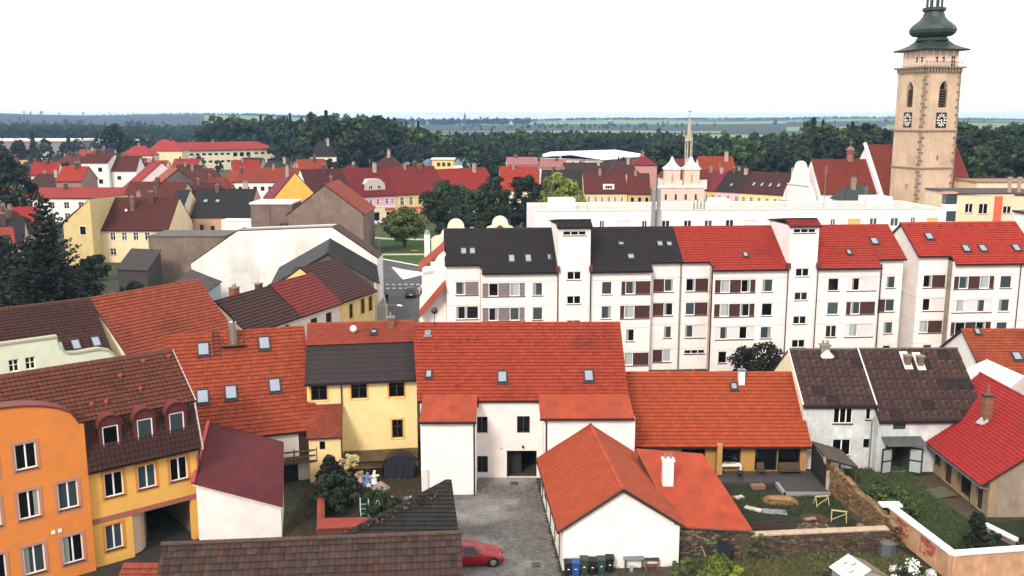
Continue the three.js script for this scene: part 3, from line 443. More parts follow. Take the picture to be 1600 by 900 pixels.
// ================= gabled white house with the orange-red sheet roof =================
{
  seed(606);
  const c = [0xb84a20, 0xb54c26, 0xae421c], st = { c, w: 0.34, h: 0.36, a: 0.02, l: 0.014, k: 2, d: 0.02, mat: mat(0xffffff, { t: 'grain', s: 0.4, r: 0.9, v: 1 }) };
  const h = house({ n: 'house', label: 'white gabled outbuilding with orange-red ribbed roof facing the bins', cat: 'house', A: [2.3, -69.3], B: [3.3, -56.6], W: 7.7, hf: 2.9, hr: 5.4, wall: M.white, tile: st, og: 0.3, oe: 0.35, Lw: [], open: [] });
  const rib = new G(); for (let i = 0; i <= 18; i++) { const u = 0.1 + i * 0.7, a = onSlope(h, u - 0.2, -0.3, 0.16).p, b = onSlope(h, u - 0.2, 4.5, 0.16).p; rib.cyl(a.toArray(), b.toArray(), 0.03, 0.03, 5); } rib.build('roof_rib', mat(0x9c3c14, { r: 0.6 }), h.g);
  for (let i = 0; i < 5; i++) new G().box(1.2 + i * 2.5, 0.2, 0.003, 1.45 + i * 2.5, 2.75, 0.06).build('wall_post', mat(0x6d5c50), h.g);
  for (const [x, w] of [[0.6, 1.0], [2.6, 0.9]]) new G().box(x, 0.9, 0.003, x + w, 2.2, 0.05).build('shutter', mat(0x4a2a22), h.g);
  new G().cyl([12.98, 2.9, 0.28], [12.98, 5.62, -3.85], 0.05, 0.05, 6).cyl([12.98, 5.62, -3.85], [12.98, 2.9, -7.95], 0.05, 0.05, 6).build('verge_board', M.frameB, h.g);
  const s = shedBox('outbuilding', 'low stone outbuilding with smooth orange roof and white chimney', 'building', [[11.0, -58.4, 2.3], [15.9, -58.5, 1.95], [14.3, -66.8, 3.95], [9.6, -67.4, 4.15]], mat(0x6b5c4e, { t: 'stone', s: 0.7, r: 0.95, b: 0.03, bs: 1.5 }), 0xae421c, { ov: 0.3, edge: 0x8a5a50 });
  chimney(s.g, 0.1, 3.0, -4.6, 0.75, 0.6, 2.15, M.white, 2, M.white, 0.6);
}
// ================= white house and cottage with brown fibre-cement sheets =================
function sheetRoof(h, u0, u1, v0, v1, nu, nv, cols, parent) {   // every sheet is a mesh of its own, a few tones shared
  const w = (u1 - u0) / nu, l = (v1 - v0) / nv, geo = new THREE.BoxGeometry(w - 0.03, l + 0.06, 0.03); boxUV(geo);
  for (let j = 0; j < nv; j++) for (let i = 0; i < nu; i++) {
    const f = onSlope(h, u0 + (i + 0.5) * w, v0 + (j + 0.5) * l, 0.2 + RR(-0.008, 0.008)), o = mesh('roof_sheet', geo, pick(cols), parent); o.applyMatrix4(f.m); o.rotateX(-0.035); o.rotateZ(RR(-0.012, 0.012));
  }
}
{
  seed(707);
  const cols = [0x563630, 0x5a3a34, 0x50322c, 0x5e3e36, 0x553832, 0x583a34].map(c => mat(c, { t: 'moss', s: 0.28, r: 0.95, b: 0.02, bs: 1.6 })).concat([mat(0x2f2022, { t: 'moss', s: 0.5, r: 0.95 })]);
  const base = { c: [0x33201d, 0x3a2420], w: 0.9, h: 1.2, a: 0, l: 0.01, k: 1, d: 0.3 };
  const wb = mat(0xdfe6ea, { t: 'dirty', s: 0.18, r: 0.95, b: 0.01, bs: 1 });
  const h = house({ n: 'house', label: 'two-storey bluish white house with mossy brown sheet roof and cream side gable', A: [24.3, -74.6], B: [30.3, -74.6], W: 9.8, hf: 5.5, hr: 9, wall: wb, wallL: M.cream, tile: base, og: 0.06, oe: 0.2, F: [[3.34, 3.98, 1.6, 1.39, { f: M.frameW, n: 3, p: ['glass', 'glassMid'], sill: M.frameD, rec: 0.1 }], [5.46, 4.32, 0.42, 1.05, { f: M.frameW, n: 1, p: ['glass'], sill: M.frameD, rec: 0.1 }], [3.38, 1.17, 1.55, 1.45, { f: M.frameW, n: 2, p: ['glass'], sill: M.sillGrey, rec: 0.1 }], [5.46, 1.85, 0.54, 0.8, 'dark']], ridge: 0x6a6058 });
  sheetRoof(h, -0.05, 6.05, -0.1, 5.95, 6, 6, cols, h.g);
  for (const x of [-0.1, 6.02]) new G().cyl([x, 5.7, 0.2], [x, 9.37, -4.9], 0.06, 0.06, 6).build('verge_strip', mat(0xe6e2da), h.g);
  chimney(h.g, 3.1, 8.6, -4.7, 0.75, 0.6, 0.95, M.concrete, 2, M.concrete); new G().cyl([3.1, 8.75, -3.9], [3.1, 8.78, -4.3], 0.6, 0.5, 4).build('chimney_flashing', mat(0xe2ddd6), h.g);
  pipe(h.g, [[6.1, 5.3, 0.3], [6.05, 5.0, 0.12], [6.05, 4.7, 0.12], [5.75, 4.3, 0.12], [5.75, 0, 0.12]], 0.06, M.zinc);
  const k = house({ n: 'cottage', label: 'white cottage with mossy brown sheet roof and two short chimneys', A: [30.32, -73.8], B: [39.3, -74.06], W: 10.6, hf: 4.5, hr: 9.05, rf: 0.53, wall: wb, tile: base, og: 0.04, oe: 0.25, open: [[1.9, 0.015, 2.3, 2.48]], F: [[1.76, 3.75, 1.05, 0.5, { f: M.frameD, n: 1, p: ['glassMid'], rec: 0.05 }]], ridge: 0x6a6058 });
  sheetRoof(k, 0, 9.0, -0.15, 7.1, 9, 7, cols, k.g);
  for (const [u, v] of [[4.0, 5.6], [5.1, 5.5]]) { const p = onSlope(k, u, v).p; chimney(k.g, p.x, p.y, p.z, 0.5, 0.45, 0.75, mat(0x8d7264, { t: 'stone', s: 0.9 }), 0); const f = onSlope(k, u, v - 0.6, 0.24); new G().box(-0.36, 0, 0, 0.36, 1.9, 0.02).build('chimney_flashing', mat(0xd6d3cf), k.g).applyMatrix4(f.m); }
  // porch canopy, open door leaves and the dark room behind
  { const c = new G(); c.q([0.3, 2.75, 1.3], [3.6, 2.75, 1.3], [3.6, 3.15, 0.02], [0.3, 3.15, 0.02]).q([0.3, 2.7, 1.3], [0.3, 3.1, 0.02], [3.6, 3.1, 0.02], [3.6, 2.7, 1.3]).q([0.3, 2.7, 1.3], [3.6, 2.7, 1.3], [3.6, 2.75, 1.3], [0.3, 2.75, 1.3]); c.build('porch_canopy', mat(0x55595c, { t: 'dirty', s: 0.5, r: 0.7 }), k.g); }
  for (const [x, a] of [[0.7, 0.35], [3.1, -0.5]]) { const d = new G(); d.box(-0.55, 0.05, -0.03, 0.55, 2.3, 0.03); const o = d.build('door', M.frameB, k.g); o.position.set(x, 0, 0.5); o.rotation.y = a; new G().box(-0.42, 1.25, -0.045, 0.42, 2.15, 0.045).box(-0.42, 0.2, -0.045, 0.42, 1.1, 0.045).build('door_panel', M.glassPale, o); }
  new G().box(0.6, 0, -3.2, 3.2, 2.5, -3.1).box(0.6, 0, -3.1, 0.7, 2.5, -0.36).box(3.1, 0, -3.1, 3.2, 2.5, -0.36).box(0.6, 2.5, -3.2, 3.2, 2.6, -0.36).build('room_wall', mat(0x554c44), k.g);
}
// ================= barn with the bright red roof =================
{
  seed(808);
  const wl = mat(0xb59a78, { t: 'dirty', s: 0.25, r: 0.95, b: 0.015, bs: 1 }), A = [35.2, -79], B = [35.2, -64.9], L = 14.1;
  const g = thing('barn', 'long low barn with bright red tile roof and brick chimney stack', 'barn', [A[0], 0, A[1]], -Math.PI / 2);
  const ops = [[3.25, 0.95, 1.0, 1.5], [5.4, 0.75, 1.7, 1.6], [7.6, 0.02, 1.3, 2.2], [10.3, 0.02, 2.2, 2.35], [12.75, 0.02, 1.0, 2.3]];
  mesh('wall', wallGeo([[2.2, 0], [L, 0], [L, 3], [2.2, 3]], ops, 0.4), wl, g);
  for (const [i, m] of [[0, M.frameB], [1, M.frameB], [2, mat(0x4a3425, { t: 'grain', s: 1 })], [4, mat(0x2e231c)]]) { const q = ops[i]; new G().box(q[0] - q[2] / 2 + 0.03, q[1] + 0.02, -0.24, q[0] + q[2] / 2 - 0.03, q[1] + q[3] - 0.03, -0.18).build(i < 2 ? 'window_board' : 'door', m, g); }
  { const d = new G().box(-1.0, 0.02, -0.03, 0, 2.25, 0.03); const o = d.build('door', mat(0x33261d), g); o.position.set(11.4, 0, 0.03); o.rotation.y = -2.2; new G().box(4.6, 0.75, 0.002, 4.66, 2.35, 0.04).box(5.35, 0.75, 0.002, 5.41, 2.35, 0.04).build('shutter_bar', M.frameB, g); }
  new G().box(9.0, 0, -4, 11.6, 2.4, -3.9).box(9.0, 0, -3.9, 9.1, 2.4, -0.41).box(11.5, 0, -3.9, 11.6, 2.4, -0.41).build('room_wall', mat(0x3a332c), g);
  mesh('wall', turnedGeo(wallGeo([[0, 0], [10.8, 0], [10.8, 3], [5.4, 6.95], [0, 3.25]], [], 0.4), L, 0, -0.4, Math.PI / 2), mat(0xa39486, { t: 'dirty', s: 0.25, r: 0.95 }), g);
  new G().poly([[2.2, 0, -0.4], [0.2, 0, -11.6], [0.2, 3, -11.6], [0.2, 7, -5.8], [2.2, 3, -0.4]]).q([0.2, 0, -11.6], [L, 0, -11.6], [L, 3, -11.6], [0.2, 3, -11.6]).build('wall', wl, g);
  const lv = Math.hypot(4, 5.8), V = v3(0, 4 / lv, -5.8 / lv), st = tileStyle('redFlat', { d: 0.05 });
  slope(g, 'roof', v3(0, 3.01 - V.y * 0.9, -V.z * 0.9), v3(1, 0, 0), V, L + 0.35, lv + 0.9, st, { l0: 2.0, l1: 0, s: 91 });
  slope(g, 'roof', v3(L + 0.35, 3.01 - V.y * 0.4, -11.6 + V.z * 0.4), v3(-1, 0, 0), v3(0, V.y, -V.z), L + 0.35, lv + 0.4, st);
  ridgeCaps(g, [0, 7.15, -5.8], [L + 0.35, 7.15, -5.8], 0xa8231b);
  const fl = new G(); fl.cyl([2.0, 3.01 - V.y * 0.9 + 0.16, 0.75], [0, 7.2, -5.8], 0.1, 0.1, 6); fl.build('verge_flashing', mat(0xb9bcbc, { r: 0.5, m: 0.3 }), g);
  new G().box(2.0, 2.36, 0.72, L + 0.35, 2.48, 0.86).build('gutter', M.zinc, g);
  pipe(g, [[L + 0.1, 2.4, 0.8], [L + 0.05, 2.2, 0.15], [L + 0.05, 0, 0.15]], 0.055, M.zinc);
  const cp = [7.15, 3.0 + 3.55 * V.y, 3.55 * V.z]; chimney(g, cp[0], cp[1], cp[2], 0.62, 0.62, 2.2, mat(0x9c7656, { t: 'stone', s: 1.2, b: 0.02, bs: 2 }), 0, M.frameD); new G().cyl([cp[0], cp[1] + 2.3, cp[2]], [cp[0], cp[1] + 3.1, cp[2]], 0.12, 0.1, 8).build('flue', mat(0x7d5a48), g); new G().cyl([cp[0], cp[1] - 0.2, cp[2] + 0.15], [cp[0], cp[1] + 0.35, cp[2]], 0.7, 0.4, 4).build('chimney_flashing', M.zinc, g);
}
// ================= orange-roofed house at the edge with the white firewall =================
{
  seed(909);
  const h = house({ n: 'house', label: 'white gabled house with weathered orange tile roof behind the red barn', A: [45.4, -86.2], B: [60, -86.2], W: 10.4, hf: 4.6, hr: 8.1, wall: M.white, tile: tileStyle('orangeOld', { c: [0xb24a22, 0xc05a2a, 0x9c3f20, 0x8a4a28], d: 0.35 }), og: 0.25, oe: 0.4 });
  skylight(h, 3.9, 2.1, 0.9, 1.1); skylight(h, 1.2, 5.5, 0.6, 0.9);
  const g = thing('firewall', 'white firewall with sloping top and two short vent pipes', 'wall', [44.3, 0, -84]);
  new G().poly([[-2.2, 0, 0.4], [16, 0, 6], [16, 6.0, 6], [1.2, 6.6, 4], [0, 7.0, 0], [-2.2, 6.2, 0.4]]).build('wall_face', M.white, g); new G().poly([[-2.2, 0, 0.1], [-2.2, 6.2, 0.1], [0, 7.0, -0.3], [1.2, 6.6, 3.7], [16, 6.0, 5.7], [16, 0, 5.7]]).build('wall_face', M.white, g);
  for (const x of [1.6, 4.2]) { const z = 4 + (x - 1.2) * 0.135; new G().cyl([x, 5.2, z + 0.15], [x, 7.3, z + 0.15], 0.14, 0.13, 10).cyl([x, 7.25, z + 0.15], [x, 7.45, z + 0.15], 0.2, 0.2, 10).build('vent_pipe', mat(0xa89a90), g); }
}
// ================= foreground roofs =================
{
  seed(1001);
  const g = thing('house', 'old house in front with brown moss-edged tile roof cut by the picture edge', 'house', [-19.6, 0, -48.9], Math.atan2(1.5, 16.5));
  const L = 16.75, hr = 5.5, run = 4.6, drop = 3.4, l = Math.hypot(run, drop), V = v3(0, drop / l, -run / l), U = v3(1, 0, 0), N = U.clone().cross(V);
  const O = v3(0, hr - drop, run), P = (u, v, n) => O.clone().addScaledVector(U, u).addScaledVector(V, v).addScaledVector(N, n);
  // roof deck and back slope
  new G().q(P(0, 0, 0).toArray(), P(L, 0, 0).toArray(), P(L, l, 0).toArray(), P(0, l, 0).toArray()).q(P(0, 0, -0.1).toArray(), P(0, l, -0.1).toArray(), P(L, l, -0.1).toArray(), P(L, 0, -0.1).toArray()).build('roof_deck', mat(0x2b1f1a), g);
  slope(g, 'roof', v3(L, hr - drop, -run), v3(-1, 0, 0), v3(0, drop / l, run / l), L, l, tileStyle('brown', { d: 0.5 }));
  new G().box(0.1, 0, -run + 0.4, L - 0.1, hr - drop, run - 0.4).poly([[L - 0.12, hr - drop, run - 0.3], [L - 0.12, hr - drop, -run + 0.3], [L - 0.12, hr - 0.1, 0]]).poly([[0.12, hr - drop, run - 0.3], [0.12, hr - 0.1, 0], [0.12, hr - drop, -run + 0.3]]).build('wall', mat(0x8d8072, { t: 'dirty', s: 0.3 }), g);
  const mats = [0x46302a, 0x4c322a, 0x402c27, 0x58382a, 0x48362f, 0x372925, 0x524036, 0x42332f, 0x473530, 0x4a3936].map(c => mat(c, { t: 'grain', s: 1.3, r: 0.92, b: 0.01, bs: 3 }));
  const tw = 0.31, th = 0.43, nc = Math.floor(L / tw), variants = [];
  for (let k = 0; k < 3; k++) { const q = new G(), K = 5, am = 0.035; for (let i = 0; i < K; i++) { const f = t => am * Math.sin(t * Math.PI) + (k - 1) * 0.004 * t, a = i / K, b = (i + 1) / K, xa = (a - 0.5) * tw * 0.985, xb = (b - 0.5) * tw * 0.985, e = 0.085 + k * 0.006; q.q([xa, -0.03 * Math.sin(a * Math.PI), e + f(a)], [xb, -0.03 * Math.sin(b * Math.PI), e + f(b)], [xb, th + 0.06, 0.008 + f(b)], [xa, th + 0.06, 0.008 + f(a)]).q([xa, 0, e - 0.022 + f(a)], [xb, 0, e - 0.022 + f(b)], [xb, 0, e + f(b)], [xa, 0, e + f(a)]); } variants.push(q.geo()); }
  const B = new THREE.Matrix4().makeBasis(U, V, N), rows = Math.floor(l / th); let count = 0; const rest = [];
  for (let r = rows - 1; r >= 0; r--) for (let i = 0; i < nc; i++) {
    const p = P((i + 0.5) * tw + (r % 2 ? 0.02 : 0) + RR(-0.012, 0.012), l - (rows - r) * th + RR(-0.014, 0.014), RR(0, 0.012)), m = B.clone().setPosition(p).multiply(new THREE.Matrix4().makeRotationZ(RR(-0.02, 0.02)));
    if (count < 300) { const o = mesh('tile', pick(variants), pick(mats), g); o.applyMatrix4(m); count++; } else { const q = pick(variants).clone().applyMatrix4(m); rest.push(q); }
  }
  if (rest.length) tag(mesh('lower_tiles', mergeGeometries(rest), mats[1], g), null, null, null, 'stuff');
  // ridge with moss
  ridgeCaps(g, [-0.1, hr + 0.04, 0], [L + 0.1, hr + 0.04, 0], 0x5a4436, 0.17, 0.38);
  { const q = new G(), cs = [0x1d1a12, 0x2a2517, 0x38311c, 0x17140f].map(rgb); for (let i = 0; i < 420; i++) { const left = R() ** 1.6, u = left * L, p = P(u, l - Math.abs(RR(-0.1, 0.62)) * (R() < 0.5 ? 0.5 : 1), 0.05), s = RR(0.03, 0.09); q.at(p.x, p.y, p.z, R() * 6, RR(-0.4, 0.4)); q.tri([-s, 0, -s], [s, 0, -s * 0.4], [0, s * 0.9, 0], pick(cs)).tri([s, 0, -s * 0.4], [0, 0, s], [0, s * 0.9, 0], pick(cs)).tri([0, 0, s], [-s, 0, -s], [0, s * 0.9, 0], pick(cs)); } q.m = null; tag(q.build('moss', mat(0xffffff, { v: 1, r: 1 }), g), null, null, null, 'stuff'); }
}
{
  const g = thing('lean_to', 'brick-red tiled lean-to at the lower edge beside the old brown roof', 'shed', [-22.1, 0, -46.4]), l = Math.hypot(3, 1.4); slope(g, 'roof', v3(0, 2.6, 0), v3(1, 0, 0), v3(0, 1.4 / l, -3 / l), 2.2, l, tileStyle('orangeOld', { d: 0.5 })); new G().box(0.1, 0, -2.9, 2.1, 2.55, -0.1).build('wall', mat(0x8a7a6a, { t: 'dirty', s: 0.3 }), g);
}
{
  seed(1102);   // dark weathered shed roof, a triangle that falls towards the yard
  const g = thing('shed', 'derelict shed with black weathered tile roof sloping beside the paved yard', 'shed', [-4, 0, -58.4]);
  const a = [0, 5.4, 0], b = [0.75, 3.3, 4.2], c = [-7.0, 3.3, 4.5], d = [-7.6, 3.3, 3.6];
  const l = Math.hypot(2.1, 4.3), V = v3(0, 2.1 / l, -4.3 / l), st = { c: [0x221e1c, 0x2c2724, 0x1b1817, 0x38322c], w: 0.42, h: 0.34, a: 0.03, l: 0.03, k: 3, d: 0.5 };
  slope(g, 'roof', v3(-7.0, 3.3, 4.3), v3(1, 0, 0), V, 7.75, l, st, { l0: 0, l1: 6.6, r0: 7.75, r1: 7.0, s: 3 });
  new G().poly([[0.6, 0, 4.0], [0, 0, 0], a, [0.6, 3.3, 4.0]]).poly([[0, 0, 0], [-6.9, 0, 4.0], [-6.9, 3.3, 4.0], [-0.2, 5.3, 0]]).poly([[-6.9, 0, 4.0], [0.6, 0, 4.0], [0.6, 3.3, 4.0], [-6.9, 3.3, 4.0]]).build('wall', mat(0x6b6054, { t: 'dirty', s: 0.3 }), g);
  const q = new G(), cs = [0x2d2a20, 0x46402c, 0x1c1a14, 0x5a5540].map(rgb); for (let i = 0; i < 500; i++) { const t = R(), p = [lerp(-6.8, -1.2, t) + RR(-0.1, 0.9), lerp(3.4, 5.0, t) + 0.1, lerp(4.1, 0.8, t) + RR(-0.2, 0.5)], s = RR(0.04, 0.14); q.at(...p, R() * 6, RR(-1, 1)); q.tri([-s, 0, 0], [s, 0, 0], [0, s * 1.4, 0], pick(cs)); } q.m = null; tag(q.build('dead_leaves', mat(0xffffff, { v: 1, r: 1 }), g), null, null, null, 'stuff');
  const f = new G(); f.cyl([-1.9, 3, -2.2], [-1.9, 5.4, -2.2], 0.24, 0.24, 12); const o = f.build('flue', mat(0xd9d2cb, { r: 0.6 }), g); new G().cyl([-1.9, 5.45, -2.2], [-1.9, 5.62, -2.2], 0.33, 0.3, 12).build('flue_cap', M.frameW, o);
  new G().box(-3.2, 0, -2.9, -1.2, 3.05, -1.4).build('lean_to', mat(0x2b2623), g);
}
// ================= panel-built apartment blocks =================
const panelW = plaster(0xf8f0ec), panelG = plaster(0xcfc5cb), brownP = mat(0x4d2a26, { t: 'grain', s: 0.8, r: 0.75 }), greyP = mat(0x8d8188, { t: 'grain', s: 0.8, r: 0.8 }), lightP = mat(0xe9e0e2, { t: 'plaster', s: 0.3, r: 0.9 });
const flatSt = { cur: 1, f: M.frameW, n: 1, p: ['glass', 'glassMid', 'glass', 'glassPale'], rec: 0.1 }, flatSt2 = { f: M.frameW, n: 2, p: ['glass'], sill: M.sillBrown, rec: 0.1 }, flatS1 = { cur: 1, f: M.frameW, n: 1, p: ['glassMid', 'glass', 'glassMid'], sill: M.sillBrown, rec: 0.1 };
const YB = [0, 2.55, 5.42, 8.15, 11.0], SILL = [0.95, 3.82, 6.52, 9.35];
// one facade strip of storey panels between s0 and s1 at depth z; rows[k] = list of ['w', centre, width, height?, dy?] or ['b', centre, width, 'p.6 w1.1 ...', colour]
function facade(g, s0, s1, z, top, rows) {
  for (let k = 0; k < 5; k++) {
    const y0 = YB[k], y1 = k === 4 ? top : YB[k + 1], items = rows[k] ?? [], holes = items.map(q => { if (q[1] + q[2] / 2 > s1 - 0.06) q[2] = 2 * (s1 - 0.06 - q[1]); if (q[1] - q[2] / 2 < s0 + 0.06) q[2] = 2 * (q[1] - s0 - 0.06); return q; }).map(q => [q[1], SILL[Math.min(k, 3)] + (q[0] === 'w' ? q[4] ?? 0 : 0), q[2], q[0] === 'w' ? q[3] ?? 1.42 : 1.5]);
    const j = 0.018, w = mesh('wall_panel', wallGeo([[s0 + j, y0 + j], [s1 - j, y0 + j], [s1 - j, y1 - j], [s0 + j, y1 - j]], holes, 0.25), panelW, g); w.position.z = z;
    for (const q of items) {
      const y = SILL[Math.min(k, 3)] + (q[0] === 'w' ? q[4] ?? 0 : 0);
      if (q[0] === 'w') { win(g, q[1], y, z, 0, q[2], q[3] ?? 1.42, q[5] ?? flatS1); continue; }
      let x = q[1] - q[2] / 2; const parts = q[3].split(' '), tot = parts.reduce((a, p) => a + +p.slice(1), 0), f = q[2] / tot;
      for (const p of parts) { const w2 = +p.slice(1) * f; if (p[0] === 'w') win(g, x + w2 / 2, y, z, 0, w2, 1.5, flatSt); else new G().box(x + 0.01, y, z - 0.16, x + w2 - 0.01, y + 1.5, z - 0.08).build('infill_panel', q[4] ?? brownP, g); x += w2; }
      new G().box(q[1] - q[2] / 2 - 0.04, y - 0.1, z - 0.12, q[1] + q[2] / 2 + 0.04, y - 0.002, z + 0.08).build('sill', M.sillBrown, g);
    }
  }
  new G().box(s0 + 0.03, 0, z - 0.4, s1 - 0.03, top - 0.02, z - 0.26).build('wall_core', mat(0x5d544e), g);
}
function stairTower(g, s0, s1, z, top, roofC) {
  const c = (s0 + s1) / 2, holes = [11.14, 8.33, 5.5, 2.68].map(y => [c, y, 1.6, 0.96]), top3 = [c, 16.2, 2.62, 0.5];
  const w = mesh('stair_wall', wallGeo([[s0, 0], [s1, 0], [s1, top], [s0, top]], [...holes, top3], 0.25), panelW, g); w.position.z = z;
  for (const q of holes) win(g, q[0], q[1], z, 0, q[2], q[3], flatSt2); win(g, top3[0], top3[1], z, 0, top3[2], top3[3], { f: M.frameW, n: 3, p: ['glass'], sill: M.frameD, rec: 0.1 });
  for (const x of [s0, s1 - 0.25]) new G().box(x, 11, z - 6.5, x + 0.25, top - 0.02, z - 0.26).build('stair_wall', panelW, g);
  new G().box(s0, 11, z - 6.8, s1, top, z - 6.5).box(s0 + 0.25, top - 0.3, z - 6.5, s1 - 0.25, top - 0.05, z - 0.26).build('stair_wall', panelW, g);
  const V = v3(0, 0.42, -0.907); slope(g, 'stair_roof', v3(s0 - 0.2, top - 0.12, z + 0.3), v3(1, 0, 0), V, s1 - s0 + 0.4, 1.5, roofC);
  slope(g, 'stair_roof', v3(s1 + 0.2, top - 0.05, z - 7), v3(-1, 0, 0), v3(0, 0.12, 0.993), s1 - s0 + 0.4, 6.0, 'slate');
  for (const x of [s0 - 0.06, s1 + 0.06]) { pipe(g, [[x, 12.3, z + 0.2], [x, 0, z + 0.2]], 0.06); new G().box(x - 0.2, 12.1, z - 0.1, x + 0.2, 12.75, z + 0.4).build('rainwater_head', M.sillBrown, g); }
}
const RS = 3.25 / 4.8;   // roof slope of the blocks
function blockRoof(g, s0, s1, z, st, ridgeZ = -6, ridgeH = 16.2) {
  const ze = z + 0.32, ye = ridgeH + (ridgeZ - ze) * RS, l = Math.hypot(ze - ridgeZ, ridgeH - ye), V = v3(0, (ridgeH - ye) / l, -(ze - ridgeZ) / l);
  slope(g, 'roof', v3(s0, ye, ze), v3(1, 0, 0), V, s1 - s0, l, st); new G().box(s0, ye - 0.04, ze, s1, ye + 0.1, ze + 0.14).build('gutter', M.metalDark, g);
  return { g, fr: { O: v3(s0, ye, ze), U: v3(1, 0, 0), V, N: v3(1, 0, 0).cross(V), og: 0, oe: 0 }, l };
}
function backRoof(g, s0, s1, st) { const l = Math.hypot(4.8, 3.25); slope(g, 'roof', v3(s1, 16.2 - 3.25, -10.8), v3(-1, 0, 0), v3(0, 3.25 / l, 4.8 / l), s1 - s0, l, st); ridgeCaps(g, [s0, 16.33, -6], [s1, 16.33, -6], TILES[st]?.c[0] ?? st.c[0]); }
const gableEnd = (g, s, x1 = 1, zf = -1.2) => new G().poly([[s, 0, zf], [s, 12.95, zf], [s, 16.25, -6], [s, 12.95, -10.8], [s, 0, -10.8]]).build('gable_wall', panelW, g);
const BW = ['w', 0, 1.1, 1.5];
{
  seed(2001);
  const rot = Math.atan2(6, 70), g = thing('apartment_block', 'long white panel apartment block, half dark and half red tile roof, two stair towers', 'apartment block', [-8, 0, -102.8], rot);
  const g2p = greyP, L2 = 'p.7 w1.1 p1.3 w1.1 p.6';
  facade(g, 0.65, 4.5, -1.2, 12.9, [[['w', 2.4, 1.1]], [['w', 2.4, 1.1]], [['b', 3.0, 2.6, 'w1.1 p.1 w1.4']], [['b', 3.0, 2.6, 'w1.1 p1.5', greyP]]]);
  facade(g, 4.5, 13.2, 0, 12.3, [[], [['b', 7.1, 4.8, L2, lightP], ['w', 10.94, 1.17]], [['b', 7.08, 4.8, L2, g2p], ['w', 10.96, 1.18, 1.5]], [['b', 7.09, 4.8, L2, g2p], ['w', 10.94, 1.17, 1.5]]]);
  facade(g, 16.95, 24.0, 0, 12.3, [[['w', 18.9, 1.2], ['b', 22.25, 3.5, 'p.5 w1.1 p1.9']], [['w', 18.9, 1.2], ['w', 21.7, 1.0]], [['w', 18.88, 1.2, 1.5], ['b', 22.2, 3.53, 'p.5 w1.2 p1.8']], [['w', 18.88, 1.2, 1.5], ['b', 22.25, 3.53, 'p.5 w1.2 p1.8']]]);
  facade(g, 24.0, 27.75, -1.2, 12.9, [[['b', 25.8, 2.2, 'p1.1 w1.0']], [['w', 26.4, 0.95]], [['b', 25.76, 2.4, 'p1.3 w1.1']], [['b', 25.75, 2.4, 'p1.3 w1.1']]]);
  facade(g, 27.75, 31.2, -1.2, 12.9, [[['w', 29.7, 2.48, 0.48, 0.9, { f: M.frameW, n: 3, p: ['glass'], sill: M.frameD, rec: 0.1 }]], [['b', 29.7, 2.5, 'w1.0 p1.5', lightP]], [['b', 29.75, 2.65, 'w1.1 p1.5']], [['b', 29.73, 2.64, 'w1.1 p1.5']]]);
  facade(g, 31.2, 40.0, 0, 12.35, [[['w', 32.7, 1.05]], [['b', 34.0, 4.6, 'p.6 w1 p1.4 w1 p.8', lightP], ['w', 37.79, 1.35]], [['b', 33.88, 4.8, L2], ['w', 37.77, 1.3, 1.5]], [['b', 33.87, 4.8, L2], ['w', 37.7, 1.3, 1.5]]]);
  facade(g, 43.4, 51.1, 0, 12.35, [[['w', 48.4, 1.0], ['w', 45.6, 1.3]], [['w', 45.64, 1.33, 1.42, 0, flatSt2], ['b', 49.0, 3.5, 'p.5 w1.1 p1.9', lightP]], [['w', 45.69, 1.4, 1.5], ['b', 49.04, 3.53, 'p.6 w1.1 p1.8']], [['w', 45.59, 1.32, 1.5], ['b', 49.0, 3.5, 'p.5 w1.0 p2', lightP]]]);
  facade(g, 51.1, 54.5, -1.2, 12.9, [[['w', 53.2, 1.0]], [['w', 53.2, 1.2]], [['b', 52.76, 2.1, 'p.9 w1.1']], [['w', 53.13, 1.12]]]);
  for (const [s, d] of [[4.5, 1], [24, 1], [31.2, 1], [51.1, 1]]) new G().box(s - (s === 4.5 || s === 31.2 ? 0.02 : -0.02), 0, -1.2, s + (s === 4.5 || s === 31.2 ? 0.22 : -0.22), 12.4, -0.26).build('return_wall', mat(0xc9b9ae, { t: 'dirty', s: 0.25 }), g);
  stairTower(g, 13.25, 16.9, 0.15, 17.1, 'darkTile'); stairTower(g, 40.0, 43.4, 0.15, 17.0, 'red');
  const dk = tileStyle('darkTile', { d: 0.1 }), rd = tileStyle('red', { c: [0xb83420, 0xc03c26, 0xae2e1a], d: 0.22, h: 0.42 });
  const r1 = blockRoof(g, 0.5, 4.6, -1.2, dk), r2 = blockRoof(g, 4.62, 13.24, 0, dk), r3 = blockRoof(g, 16.92, 24.1, 0, dk), r4 = blockRoof(g, 24.12, 27.9, -1.2, dk), r5 = blockRoof(g, 27.92, 31.05, -1.2, rd), r6 = blockRoof(g, 31.07, 39.98, 0, rd), r7 = blockRoof(g, 43.42, 51.2, 0, rd), r8 = blockRoof(g, 51.22, 54.7, -1.2, rd);
  backRoof(g, 0.5, 27.9, 'darkTile'); backRoof(g, 27.92, 54.7, 'red'); gableEnd(g, 0.68); gableEnd(g, 54.48);
  new G().box(0.7, 0, -10.8, 54.4, 12.9, -10.7).build('back_wall', panelW, g);
